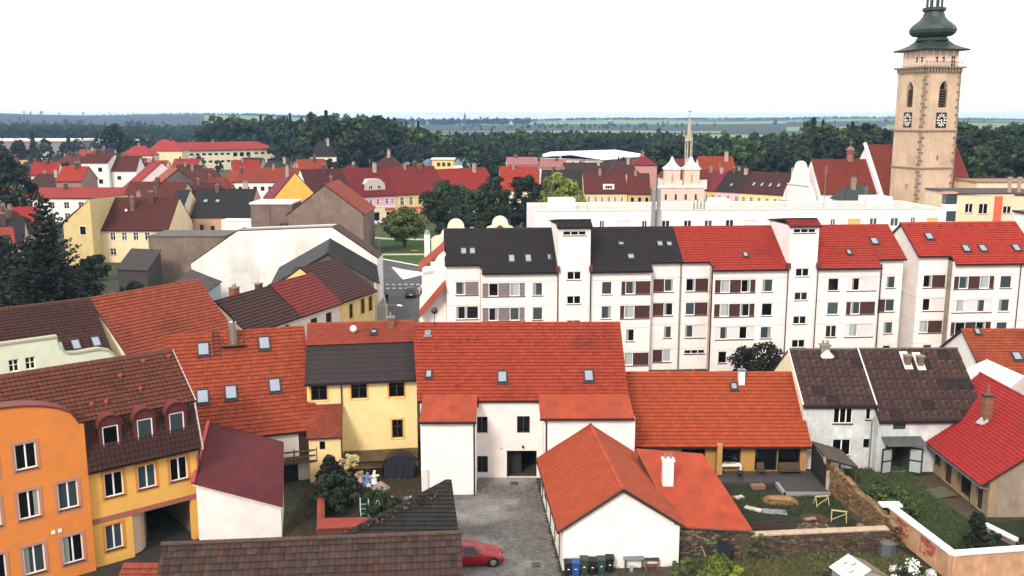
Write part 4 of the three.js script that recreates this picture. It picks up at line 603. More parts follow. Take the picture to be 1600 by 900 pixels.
  for (const [r, u, v, w, l] of [[r1, 2.2, 1.7, 0.7, 1.1], [r1, 3.2, 1.7, 0.7, 1.1], [r2, 3.5, 1.7, 0.75, 1.3], [r2, 5.4, 1.7, 0.75, 1.3], [r2, 7.9, 2.0, 0.6, 1.0], [r3, 4.2, 4.4, 0.7, 0.6], [r3, 5.0, 2.0, 0.8, 0.9], [r4, 1.6, 2.7, 0.7, 0.9], [r4, 2.7, 2.7, 0.7, 0.8], [r6, 4.4, 2.1, 0.6, 0.9], [r7, 4.6, 2.3, 0.6, 0.9], [r8, 0.6, 2.6, 0.9, 1.2]]) skylight(r, u, v, w, l);
  for (const x of [27.75]) new G().box(x - 0.1, 0, -1.19, x + 0.1, 13, -1.1).build('joint_strip', M.concrete, g);
  for (const [x, z] of [[31.1, 0.05], [51.2, 0.1]]) pipe(g, [[x, 12.5, z], [x, 0, z]], 0.07);
  // side wing towards the street with two steep red lean-to roofs
  new G().poly([[-2.6, 0, -2.0], [0.64, 0, -2.0], [0.64, 14.2, -2.0], [-2.4, 9.0, -2.0]]).poly([[-2.6, 0, -2.0], [-2.4, 9, -2.0], [-2.4, 9, -9], [-2.6, 0, -9]]).poly([[-2.6, 0, -9], [0.64, 0, -9], [0.64, 14.2, -9], [-2.4, 9, -9]]).build('wing_wall', panelW, g);
  for (const [y0, y1, z0, dep] of [[12.6, 15.0, -4.2, 2.2], [7.4, 10.9, -1.95, 1.5]]) { const c = rgb(0xa0442c), P = (k, t, e) => [lerp(-2.5, 0.5, k), lerp(y0, y1, k) - t * 0.62 + e, z0 + t * dep], r = new G(); r.q(P(0, 1, 0.1), P(1, 1, 0.1), P(1, 0, 0.1), P(0, 0, 0.1), c).q(P(0, 1, 0), P(1, 1, 0), P(1, 1, 0.1), P(0, 1, 0.1), c).q(P(0, 0, 0), P(0, 1, 0), P(0, 1, 0.1), P(0, 0, 0.1), c).q(P(0, 0, 0), P(1, 0, 0), P(1, 1, 0), P(0, 1, 0), c); for (let i = 1; i < 9; i++) r.cyl(P(i / 9, 0, 0.11), P(i / 9, 1, 0.11), 0.03, 0.03, 5, c, false); r.build('wing_roof', sheetMat, g); }
  new G().box(-2.1, 9, -8.9, 0.6, 11.5, -2.4).build('wing_wall', panelW, g);
}
{
  seed(2002);
  const rot = Math.atan2(6, 70), c = Math.cos(rot), s = -Math.sin(rot), g = thing('apartment_block', 'white panel apartment block with bright red roof, bare concrete gable facing the gap', 'apartment block', [-8 + 56.4 * c, 0, -102.8 + 56.4 * s], rot);
  facade(g, 0, 3.6, -1.2, 13.2, [[['w', 1.9, 1.1]], [['b', 2.1, 2.9, 'w1.1 p1.4 p.3']], [['b', 2.2, 2.9, 'w1.0 p1.8', lightP]], [['b', 2.1, 2.75, 'w1.1 p1.4 p.2']]]);
  facade(g, 3.6, 14.5, 0, 12.6, [[], [['b', 6.4, 5.0, 'p.5 w1.2 p1.2 w1.1 p.6'], ['w', 10.3, 1.4]], [['b', 6.3, 4.9, 'p.5 w1 p1.5 w1 p.8', lightP], ['w', 10.3, 1.4, 1.5]], [['b', 6.32, 4.97, 'p.6 w1.1 p1.3 w1.1 p.5'], ['w', 10.28, 1.45, 1.5]]]);
  new G().box(3.58, 0, -1.2, 3.82, 12.6, -0.26).build('return_wall', mat(0xa99a92, { t: 'dirty', s: 0.25 }), g);
  const rd = tileStyle('redOrange', { c: [0xc4341c, 0xcc3e24, 0xba2e18], d: 0.02, h: 0.42 }), a = blockRoof(g, -0.25, 3.7, -1.2, rd, -6, 16.5), b = blockRoof(g, 3.72, 14.6, 0, rd, -6, 16.5);
  backRoof(g, -0.25, 14.6, 'redOrange');
  for (let k = 0; k < 4; k++) new G().box(0.0, YB[k] + 0.02, -10.8, 0.24, YB[k + 1] - 0.02, -1.46).build('gable_panel', panelW, g); new G().poly([[0.01, 10.97, -1.3], [0.01, 13.1, -1.3], [0.01, 16.4, -6], [0.01, 13.1, -10.8], [0.01, 10.97, -10.8]]).build('gable_panel', panelW, g);
  new G().box(0.3, 0, -10.8, 14.4, 12.9, -10.7).build('back_wall', panelW, g); gableEnd(g, 14.45);
  new G().cyl([-0.25, 13.1, -0.9], [-0.25, 16.6, -6], 0.09, 0.09, 6).build('verge_trim', M.metalDark, g); pipe(g, [[11.9, 12.4, 0.1], [11.9, 0, 0.1]], 0.06);
  for (const [r, u, v, w, l] of [[a, 2.6, 2.9, 0.95, 1.2], [b, 2.3, 2.1, 0.9, 1.2], [b, 4.4, 2.1, 0.9, 1.2], [b, 8.6, 2.1, 0.9, 1.2]]) skylight(r, u, v, w, l);
  for (let i = 0; i < 8; i++) { const f = onSlope(i < 2 ? a : b, i < 2 ? 0.9 + i * 1.9 : (i - 2) * 1.9 + 0.9, (i < 2 ? a : b).l - 0.75, 0.16); new G().box(-0.12, -0.12, 0, 0.12, 0.12, 0.16).build('vent_tile', mat(0x8c2113), g).applyMatrix4(f.m); }
  const tall = thing('apartment_block', 'taller white apartment end wall rising behind the bright red roof', 'apartment block', [69.5, 0, -112.5], rot); new G().box(0, 0, -14, 14, 16.6, 0).build('wall', panelW, tall); new G().box(-0.2, 16.602, -14.2, 14.2, 16.9, 0.25).build('roof', M.metalDark, tall);
}
// ================= flat-roofed white block behind =================
{
  seed(2003);
  const g = thing('apartment_block', 'long flat-roofed white block with antennas and steel flue behind the tiled blocks', 'apartment block', [3.5, 0, -142], Math.atan2(4, 60));
  const ws = [[9.86, 0.75, 1.0], [13.24, 2.1, 1.0], [16.48, 0.82, 0.95], [19.8, 1.25, 0.95], [23.25, 1.2, 0.95], [26.5, 1.25, 0.95], [29.86, 1.26, 1.0], [33.25, 2.15, 0.95], [46.3, 0.78, 1.0], [49.7, 2.1, 1.0], [52.8, 1.2, 1.1], [56.2, 1.3, 1.1], [59.2, 0.75, 1.2], [62.3, 1.85, 1.1], [5.5, 1.2, 1.0]], F = [];
  for (const q of ws) for (const y of [12.5, 9.7, 6.9, 4.1]) F.push([q[0] + 0.5, y, q[1], q[2] + 0.2]);
  mesh('wall', wallGeo([[0, 0], [65, 0], [65, 15.2], [0, 15.2]], F, 0.3), M.white, g);
  const board = [mat(0xe9b06a, { r: 0.9 }), mat(0xcfd2d2)];
  for (const q of F) { if (q[2] > 1.8) new G().box(q[0] - q[2] / 2, q[1], -0.15, q[0] + q[2] / 2, q[1] + q[3], -0.08).build('infill_panel', q[0] > 40 ? board[0] : board[1], g); else win(g, q[0], q[1], 0, 0, q[2], q[3], { f: M.frameW, n: 2, p: ['glass', 'glassMid'], rec: 0.1 }); }
  const roof = mat(0xd9d3cb, { t: 'dirty', s: 0.15, r: 0.9 });
  new G().box(0.01, 0, -15, 0.3, 15.2, -0.31).build('wall', M.white, g); new G().box(64.7, 0, -15, 64.99, 15.2, -0.31).build('wall', M.white, g); new G().box(0, 0, -15.3, 65, 15.2, -15).build('wall', M.white, g);
  new G().box(0.3, 14.7, -15, 64.7, 14.95, -0.3).build('roof', roof, g);
  new G().box(-0.1, 15.203, -0.4, 65.1, 15.3, 0.1).build('parapet_cap', mat(0xd3ccc6), g);
  for (const [x, z, w, d, h] of [[3, -6, 4, 4, 1.6], [30, -9, 3, 3, 1.2], [56, -8, 4, 4, 1.5]]) new G().box(x, 14.96, z - d, x + w, 14.96 + h, z).build('roof_hatch', M.white, g);
  // roof aerials and the double steel flue
  for (const [x, z, h] of [[2.8, -3, 4.2], [7.2, -4, 3.2], [9, -6, 2.4], [46, -2, 7], [42, -8, 3], [55, -7, 3.4]]) { const a = new G().cyl([x, 14.9, z], [x, 15 + h, z], 0.04, 0.03, 6); for (let i = 0; i < 4; i++) a.cyl([x - 0.5 + i * 0.06, 15 + h - 0.3 - i * 0.35, z], [x + 0.5 - i * 0.06, 15 + h - 0.3 - i * 0.35, z], 0.02, 0.02, 5); a.build('antenna', M.zinc, g); }
  for (const x of [18.2, 19.0]) new G().cyl([x, 10, 0.5], [x, 18.6, 0.5], 0.34, 0.34, 12).build('steel_flue', M.steel, g);
  for (let i = 0; i < 4; i++) new G().cyl([25.7 + i * 0.55, 14.9, -4], [25.7 + i * 0.55, 16.2 + (i % 2) * 0.4, -4], 0.13, 0.13, 8).build('vent_pipe', M.zinc, g);
}
// ================= cream and salmon flats at the edge =================
{
  seed(2004);
  const g = thing('apartment_block', 'cream flats with a salmon strip and glazed corner balcony near the church tower', 'apartment block', [72.6, 0, -152], 0);
  const cm = plaster(0xe9d6b4), F = [[2.05, 14.0, 1.3, 1.5], [4.4, 13.8, 1.5, 1.7], [8.3, 13.9, 1.36, 1.2], [2.05, 11.0, 1.3, 1.5], [4.4, 10.9, 1.5, 1.7]];
  mesh('wall', wallGeo([[0, 0], [16, 0], [16, 16.5], [0, 17.0]], F, 0.3), cm, g); for (const q of F) win(g, q[0], q[1], 0, 0, q[2], q[3], flatSt2);
  new G().box(6.1, 0, 0.003, 7.4, 16.7, 0.08).build('colour_strip', plaster(0xd9694a), g); new G().box(0.01, 0, -12, 0.3, 17, -0.31).build('wall', cm, g); new G().box(15.7, 0, -12, 15.99, 16.5, -0.31).build('wall', cm, g);
  new G().box(-0.2, 17.01, -12, 16.2, 17.2, 0.25).build('roof', mat(0x4b4140, { t: 'dirty', s: 0.2 }), g);
  for (const y of [11.5, 14.3]) { new G().box(-1.9, y, -1.5, 0, y + 1.1, 0).build('balcony', M.white, g); new G().box(-1.85, y + 1.1, -1.4, -0.02, y + 2.7, -0.06).build('balcony_glazing', M.glassMid, g); }
  new G().box(-2.1, 17.1, -1.6, 0.1, 17.35, 0.1).build('balcony_roof', mat(0xd98a7c), g);
  for (const x of [9.4, 11.0]) new G().cyl([x, 17, -2], [x, 19.4, -2], 0.3, 0.28, 10).cyl([x, 19.4, -2], [x, 19.7, -2], 0.4, 0.4, 10).build('chimney', mat(0xa88a80), g);
  const b = thing('house', 'plain cream wall of a house behind the salmon-striped flats', 'house', [87, 0, -175]); new G().box(0, 0, -9, 22, 17.4, 0).build('wall', plaster(0xefd9b4), b); new G().box(-0.2, 17.402, -9.2, 22.2, 17.6, 0.2).build('roof', mat(0x8a6a58), b);
}
// ================= gothic church tower =================
{
  seed(3001);
  const g = thing('church_tower', 'tall stone church tower with clock faces, gallery and green copper onion dome', 'church tower', [78, 0, -180], 14.9 * Math.PI / 180);
  const st = mat(0xe9cdb4, { t: 'dirty', s: 0.06, r: 0.95, b: 0.05, bs: 0.5 }), qn = mat(0xa39486, { t: 'stone', s: 0.5, r: 0.95 }), S = 8, H0 = 38.6, dark = mat(0x17120f);
  const pointed = (x, y, w, h) => { const p = new THREE.Path(); p.moveTo(x - w / 2, y); p.lineTo(x + w / 2, y); p.lineTo(x + w / 2, y + h * 0.6); p.quadraticCurveTo(x + w / 2, y + h * 0.88, x, y + h); p.quadraticCurveTo(x - w / 2, y + h * 0.88, x - w / 2, y + h * 0.6); p.closePath(); return p; };
  const face = (L, hole) => { const sh = new THREE.Shape(); sh.moveTo(0, 0); sh.lineTo(L, 0); sh.lineTo(L, H0); sh.lineTo(0, H0); sh.closePath(); for (const q of hole) sh.holes.push(q); const e = new THREE.ExtrudeGeometry(sh, { depth: 0.9, bevelEnabled: false }); e.translate(0, 0, -0.9); e.computeVertexNormals(); return boxUV(e); };
  const sq = (x, y, w, h) => { const p = new THREE.Path(); p.moveTo(x, y); p.lineTo(x + w, y); p.lineTo(x + w, y + h); p.lineTo(x, y + h); p.closePath(); return p; };
  mesh('tower_wall', face(S, [pointed(4.3, 31.3, 1.9, 5.0), sq(3.9, 21.2, 0.5, 1.0), sq(2.4, 7, 0.5, 1.2)]), st, g);
  const lf = mesh('tower_wall', face(S - 0.9, [pointed(3.9, 31.4, 1.9, 4.8), sq(4.6, 15.4, 0.6, 1.1)].map(p => p)), st, g); lf.rotation.y = -Math.PI / 2; lf.position.set(0, 0, -S);
  const rw = mesh('tower_wall', face(S - 0.9, [pointed(3.9, 31.4, 1.9, 4.8)]), st, g); rw.rotation.y = Math.PI / 2; rw.position.set(S, 0, -0.9);
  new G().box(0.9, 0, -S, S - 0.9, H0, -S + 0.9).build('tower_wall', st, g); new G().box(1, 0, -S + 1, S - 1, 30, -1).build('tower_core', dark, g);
  // louvres in the bell openings
  for (let i = 0; i < 7; i++) { new G().at(4.3, 31.7 + i * 0.48, -0.45, 0, 0.6).box(-0.93, -0.03, -0.28, 0.93, 0.03, 0.28).build('louvre', mat(0x4a4038), g); new G().at(0.45, 31.8 + i * 0.48, -4.1, -Math.PI / 2, 0.6).box(-0.93, -0.03, -0.28, 0.93, 0.03, 0.28).build('louvre', mat(0x4a4038), g); }
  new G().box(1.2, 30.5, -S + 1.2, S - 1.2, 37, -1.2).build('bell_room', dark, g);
  // string courses, corner stones, corbels
  for (const y of [19.6, 26.7]) new G().box(-0.16, y, -S - 0.16, S + 0.16, y + 0.32, 0.16).build('string_course', qn, g);
  for (let i = 0; i < 54; i++) { const y = i * 0.72, a = i % 2 ? 0.75 : 0.4, b = i % 2 ? 0.4 : 0.75; if (Math.abs(y - 19.6) < 0.5 || Math.abs(y - 26.7) < 0.5 || y > 38) continue; for (const x of [0, S]) { const sx = x ? -1 : 1; const q = new G(); q.box(x ? S - a : -0.035, y, -b, x ? S + 0.035 : a, y + 0.62, 0.035); q.build('corner_stone', i % 3 ? qn : mat(0xbca283, { t: 'stone', s: 0.5 }), g); } }
  for (let i = 0; i < 12; i++) { const x = 0.3 + i * 0.67; new G().box(x - 0.16, H0 - 0.7, 0.002, x + 0.16, H0, 0.5).build('corbel', qn, g); new G().box(-0.5, H0 - 0.7, -x - 0.16, -0.002, H0, -x + 0.16).build('corbel', qn, g); }
  new G().box(-0.6, H0 + 0.002, -S - 0.6, S + 0.6, H0 + 0.35, 0.6).build('gallery_floor', qn, g);
  // watchman's storey and railing
  const pk = plaster(0xeacdb6); new G().box(0.5, H0 + 0.35, -S + 0.5, S - 0.5, H0 + 3.7, -0.5).build('watch_room', pk, g);
  for (const [x, w, h] of [[2.4, 0.5, 0.9], [3.9, 0.5, 0.9], [5.9, 0.8, 1.9]]) new G().box(x, H0 + (h > 1 ? 0.4 : 1.2), -0.5, x + w, H0 + (h > 1 ? 0.4 : 1.2) + h, -0.46).build('window', dark, g);
  for (const z of [-2.2, -3.6]) new G().box(0.46, H0 + 1.2, z, 0.5, H0 + 2.1, z + 0.5).build('window', dark, g);
  const rail = mat(0xe6d2c6); for (let i = 0; i < 13; i++) { const x = -0.5 + i * 0.75; new G().cyl([x, H0 + 0.35, 0.5], [x, H0 + 1.5, 0.5], 0.04, 0.04, 6).build('rail_post', rail, g); new G().cyl([-0.5, H0 + 0.35, -x], [-0.5, H0 + 1.5, -x], 0.04, 0.04, 6).build('rail_post', rail, g); }
  for (const y of [0.9, 1.5]) { new G().box(-0.55, H0 + y, 0.45, S + 0.55, H0 + y + 0.08, 0.55).build('rail', rail, g); new G().box(-0.55, H0 + y, -S - 0.5, -0.45, H0 + y + 0.08, 0.45).build('rail', rail, g); }
  { const fl = [mat(0xb0505a), mat(0xa8606a), mat(0xb86a70), mat(0x9a4a50)]; for (let i = 0; i < 12; i++) { new G().box(-0.4 + i * 0.7, H0 + 1.0, 0.56, -0.15 + i * 0.7, H0 + 1.18, 0.7).build('flower_box', fl[i % 4], g); } }
  for (let i = 0; i < 7; i++) for (const [x, z] of [[-0.5 + i * 1.5, 0.5], [-0.5, 0.5 - i * 1.5]]) new G().cyl([x, H0 + 1.5, z], [x, H0 + 3.5, z], 0.03, 0.03, 5).build('post', rail, g);
  // copper roof and onion
  const cu = mat(0x3d5048, { t: 'dirty', s: 0.12, r: 0.5, m: 0.3 });
  const ring = (pts, n, nm, o = 0) => { const q = new G(); for (let k = 0; k < pts.length - 1; k++) for (let i = 0; i < n; i++) { const P = (j, r, y) => { const a = (j + o) / n * Math.PI * 2; return [4 + Math.cos(a) * r, y, -4 + Math.sin(a) * r]; }; q.q(P(i, pts[k][0], pts[k][1]), P(i + 1, pts[k][0], pts[k][1]), P(i + 1, pts[k + 1][0], pts[k + 1][1]), P(i, pts[k + 1][0], pts[k + 1][1])); } return q.build(nm, cu, g); };
  ring([[6.9, 42.0], [6.95, 42.15], [5.4, 42.6], [4.1, 43.1], [3.1, 43.8], [2.8, 44.2]], 4, 'skirt_roof', 0.5);
  new G().box(-0.75, 41.9, -8.75, 8.75, 42.05, 0.75).build('eave_board', mat(0x3a4440, { r: 0.6 }), g);
  ring([[2.7, 43.7], [2.95, 43.95], [2.95, 44.3], [2.6, 44.4], [2.7, 44.65], [3.6, 44.8], [4.15, 45.3], [4.3, 45.9], [4.05, 46.5], [3.4, 47.1], [2.6, 47.7], [2.05, 48.4], [1.8, 49.2], [1.85, 49.35], [2.15, 49.5], [2.15, 50.0], [1.8, 50.1]], 12, 'onion_dome', 0.5);
  for (let i = 0; i < 8; i++) { const a = (i + 0.5) / 8 * Math.PI * 2; new G().cyl([4 + Math.cos(a) * 1.4, 50.0, -4 + Math.sin(a) * 1.4], [4 + Math.cos(a) * 1.4, 53.6, -4 + Math.sin(a) * 1.4], 0.17, 0.17, 6).build('lantern_post', cu, g); }
  ring([[1.8, 53.6], [1.85, 53.9], [1.3, 54.3], [2.0, 55.2], [1.9, 56], [1.0, 57], [0.35, 58.5], [0.12, 62]], 8, 'lantern_dome', 0.5);
  // clocks
  const clk = (x, y, z, ry, s) => {
    const o = new G().box(-s, -s * 1.25, 0, s, s * 1.25, 0.08).build('clock', mat(0x191614, { r: 0.7 }), g); o.position.set(x, y, z); o.rotation.y = ry;
    const wh = mat(0xf3efe8, { r: 0.6 }), rg = new G(); for (let i = 0; i < 32; i++) { const a = i / 32 * Math.PI * 2, b = (i + 1) / 32 * Math.PI * 2, P = (t, r) => [Math.cos(t) * r * s, Math.sin(t) * r * s * 1.18, 0.1]; rg.q(P(a, 0.5), P(a, 0.56), P(b, 0.56), P(b, 0.5)); } rg.build('dial_ring', wh, o);
    for (let i = 0; i < 12; i++) { const a = i / 12 * Math.PI * 2; new G().at(Math.cos(a) * s * 0.76, Math.sin(a) * s * 0.9, 0.1, 0, 0, a - Math.PI / 2).box(-0.085 * s, -0.19 * s, 0, 0.085 * s, 0.19 * s, 0.02).build('numeral', wh, o); }
    new G().at(0, 0, 0.13, 0, 0, 0.05).box(-0.07 * s, -0.7 * s, 0, 0.07 * s, 0.12 * s, 0.02).build('hand', wh, o); new G().at(0, 0, 0.16, 0, 0, 0.2).box(-0.5 * s, -0.06 * s, 0, 0.1 * s, 0.08 * s, 0.02).build('hand', wh, o);
  };
  clk(4.25, 28.9, 0.003, 0, 1.15); clk(-0.003, 28.95, -4.1, -Math.PI / 2, 1.15);
}
// ================= churches and old houses around it =================
{
  seed(3002);
  const red = tileStyle('brownRed', { c: [0x8a3420, 0x7c2f1e, 0x953a24], w: 0.5, h: 0.45, d: 0.15, k: 1, a: 0 });
  const c = house({ n: 'church', label: 'church hall with steep rust-red roof directly behind the stone tower', cat: 'church', A: [78.6, -197], B: [99.5, -199.8], W: 18, hf: 12.5, hr: 23.4, wall: M.white, tile: red, og: 0.1, far: 1 });
  new G().cyl([-0.25, 12.3, 0.3], [-0.25, 23.9, -9], 0.45, 0.45, 4).build('gable_parapet', M.white, c.g);
  // baroque chapel
  const ch = house({ n: 'chapel', label: 'chapel with rust roof, curved white baroque gable and small copper turret', cat: 'church', A: [60.8, -184], B: [71.9, -184.4], W: 12, hf: 14.8, hr: 20.9, wall: M.white, tile: red, og: 0.05, far: 1 });
  const sh = new THREE.Shape(); sh.moveTo(0, 0); sh.lineTo(13, 0); sh.lineTo(13, 12.6); sh.bezierCurveTo(11.6, 13, 11.8, 15, 10.2, 16.2); sh.bezierCurveTo(9, 17, 9.2, 18.5, 8.4, 19.6); sh.bezierCurveTo(7.8, 21.6, 5.2, 21.6, 4.6, 19.6); sh.bezierCurveTo(3.8, 18.5, 4, 17, 2.8, 16.2); sh.bezierCurveTo(1.2, 15, 1.4, 13, 0, 12.6); sh.closePath();
  const gg = boxUV(new THREE.ExtrudeGeometry(sh, { depth: 0.7, bevelEnabled: false })); const gm = mesh('baroque_gable', gg, M.white, ch.g); gm.rotation.y = -1.33; gm.position.set(-3.3, -0.3, -12.4); new G().box(-0.1, 12.6, 0.702, 13.1, 12.85, 0.95).build('cornice', mat(0xb5a89c), gm); new G().box(2.6, 16.2, 0.702, 10.4, 16.4, 0.9).build('cornice', mat(0xd8cec4), gm); for (const x of [3.2, 6.5, 9.8]) new G().box(x - 0.5, 9.4, 0.702, x + 0.5, 11.4, 0.74).build('niche', mat(0x8a6a5a), gm);
  { const t = new G(); t.cyl([7.9, 20.6, -6], [7.9, 22.3, -6], 0.75, 0.7, 8).cyl([7.9, 22.3, -6], [7.9, 22.45, -6], 0.95, 0.95, 8).cyl([7.9, 22.45, -6], [7.9, 23.0, -6], 0.7, 0.95, 8).cyl([7.9, 23.0, -6], [7.9, 23.6, -6], 0.95, 0.4, 8).cyl([7.9, 23.6, -6], [7.9, 25.2, -6], 0.1, 0.05, 6); t.build('turret', mat(0x8a5a50, { r: 0.6 }), ch.g); }
  house({ n: 'house', label: 'low slate-green roofed building between the chapel and the stone tower', A: [62.6, -175], B: [69, -175.5], W: 6, hf: 14.2, hr: 16.5, wall: M.white, tile: tileStyle('slate', { c: [0x4a5450, 0x3f4946] }), hip: 1.5, far: 1 });
  // pink twin-gabled church front with its nave and needle spire
  const pk = plaster(0xf3d0bd), pf = thing('church', 'pink church front with twin peaked gables and open bell gap', 'church', [41.3, 0, -262], 0);
  new G().box(0, 0, -1.2, 12.6, 10.2, 0).build('front_wall', pk, pf); new G().box(-0.3, 10.202, -1.4, 12.9, 10.8, 0.3).build('cornice', M.white, pf);
  for (const x of [1.6, 7.0]) { new G().box(x, 10.8, -3.5, x + 4.2, 15.2, -0.2).build('turret', pk, pf); new G().box(x - 0.3, 15.202, -3.8, x + 4.5, 15.7, 0.1).build('cornice', M.white, pf); const q = new G(), p = [[2.4, 15.7], [1.5, 16.4], [0.7, 17.4], [0.15, 18.8]]; for (let k = 0; k < 3; k++) for (let i = 0; i < 4; i++) { const P = (j, r, y) => { const a = (j + 0.5) / 4 * Math.PI * 2; return [x + 2.1 + Math.cos(a) * r * 1.35, y, -1.85 + Math.sin(a) * r]; }; q.q(P(i, p[k][0], p[k][1]), P(i + 1, p[k][0], p[k][1]), P(i + 1, p[k + 1][0], p[k + 1][1]), P(i, p[k + 1][0], p[k + 1][1])); } q.build('turret_roof', M.white, pf); new G().box(x + 1.8, 11.8, -0.2, x + 2.3, 14, -0.17).build('window', mat(0xd8866f), pf); }
  for (let i = 0; i < 4; i++) new G().box(1.6 + i * 2.8, 6.8, 0.003, 2.2 + i * 2.8, 8.4, 0.05).build('window', M.frameD, pf);
  const nv = house({ n: 'church', label: 'church nave with rust hipped roof behind the pink twin gables', cat: 'church', A: [46, -277], B: [58, -278], W: 12, hf: 12, hr: 17.2, wall: M.white, tile: red, hip: 3.5, far: 1 });
  { const s = thing('church_spire', 'slender white needle spire standing against the woods', 'spire', [50.3, 0, -268]); const w = mat(0xd9d3cb, { t: 'stone', s: 0.3, r: 0.9 });
    const q = new G(); q.cyl([0, 0, 0], [0, 18.4, 0], 1.15, 1.05, 6); q.build('shaft', w, s); for (let i = 0; i < 6; i++) { const a = i / 6 * Math.PI * 2; new G().cyl([Math.cos(a) * 0.9, 18.4, Math.sin(a) * 0.9], [Math.cos(a) * 0.9, 23, Math.sin(a) * 0.9], 0.22, 0.22, 5).build('column', w, s); new G().cyl([Math.cos(a) * 0.95, 23.2, Math.sin(a) * 0.95], [Math.cos(a) * 0.8, 25, Math.sin(a) * 0.8], 0.26, 0.03, 4).build('pinnacle', w, s); } new G().cyl([0, 18.4, 0], [0, 23, 0], 0.7, 0.7, 6).build('core', M.frameD, s); new G().cyl([0, 23, 0], [0, 23.4, 0], 1.2, 1.1, 6).build('cornice', w, s); new G().cyl([0, 23.4, 0], [0, 30.6, 0], 0.85, 0.08, 6).build('needle', w, s); new G().cyl([0, 30.6, 0], [0, 32, 0], 0.05, 0.05, 5).box(-0.5, 31.2, -0.04, 0.5, 31.35, 0.04).build('cross', M.metalDark, s); }
  house({ n: 'house', label: 'building with bright orange-red roof beside the needle spire', A: [59, -290], B: [70, -291], W: 12, hf: 11.5, hr: 17.4, wall: M.cream, tile: tileStyle('orange', { w: 0.5, h: 0.5, k: 1, a: 0, d: 0 }), far: 1 });
  // row of town houses stepping towards the chapel
  const P = [[53.5, -282], [60.2, -275.7], [66, -270.4], [78.5, -258.5]], wl = [plaster(0xf0cf86), plaster(0xf2cfd0), plaster(0xf3e2a8)], ti = [tileStyle('maroonTile', { c: [0x94303a, 0x86293a, 0xa03a44], d: 0.05 }), tileStyle('darkTile', { c: [0x3a2523, 0x2d2120], w: 0.5, h: 0.45, k: 1, a: 0 }), tileStyle('brownRed', { w: 0.5, h: 0.45, k: 1, a: 0, d: 0.05 })];
  const lb = ['yellow town house with maroon roof next to the pink church front', 'pale pink town house with dark brown roof between yellow neighbours', 'yellow town house with long brown-red roof and four skylights in a row'];
  for (let i = 0; i < 3; i++) { const A = P[i], B = P[i + 1], L = Math.hypot(B[0] - A[0], B[1] - A[1]), n = Math.floor(L / 2.2), h = house({ n: 'town_house', label: lb[i], cat: 'house', A, B: [B[0] - 0.1, B[1] + 0.1], W: 14, hf: 8.4, hr: 13.8, wall: wl[i], tile: ti[i], og: 0.02, far: 1, group: 'town houses below the chapel', F: [...row(1.2, (L - 2.2) / (n - 1), n, 5.4, 0.9, 1.6, 'town'), ...row(1.2, (L - 2.2) / (n - 1), n, 1.2, 0.9, 1.7, 'town')] }); if (i === 2) for (let k = 0; k < 4; k++) skylight(h, 3 + k * 2.6, 2.6, 0.9, 1.6); if (i === 1) skylight(h, 4, 2, 0.9, 1.2); chimney(h.g, L * 0.8, 13.2, -6, 1, 0.7, 1.6, mat(0xb98a86), 1); }
}
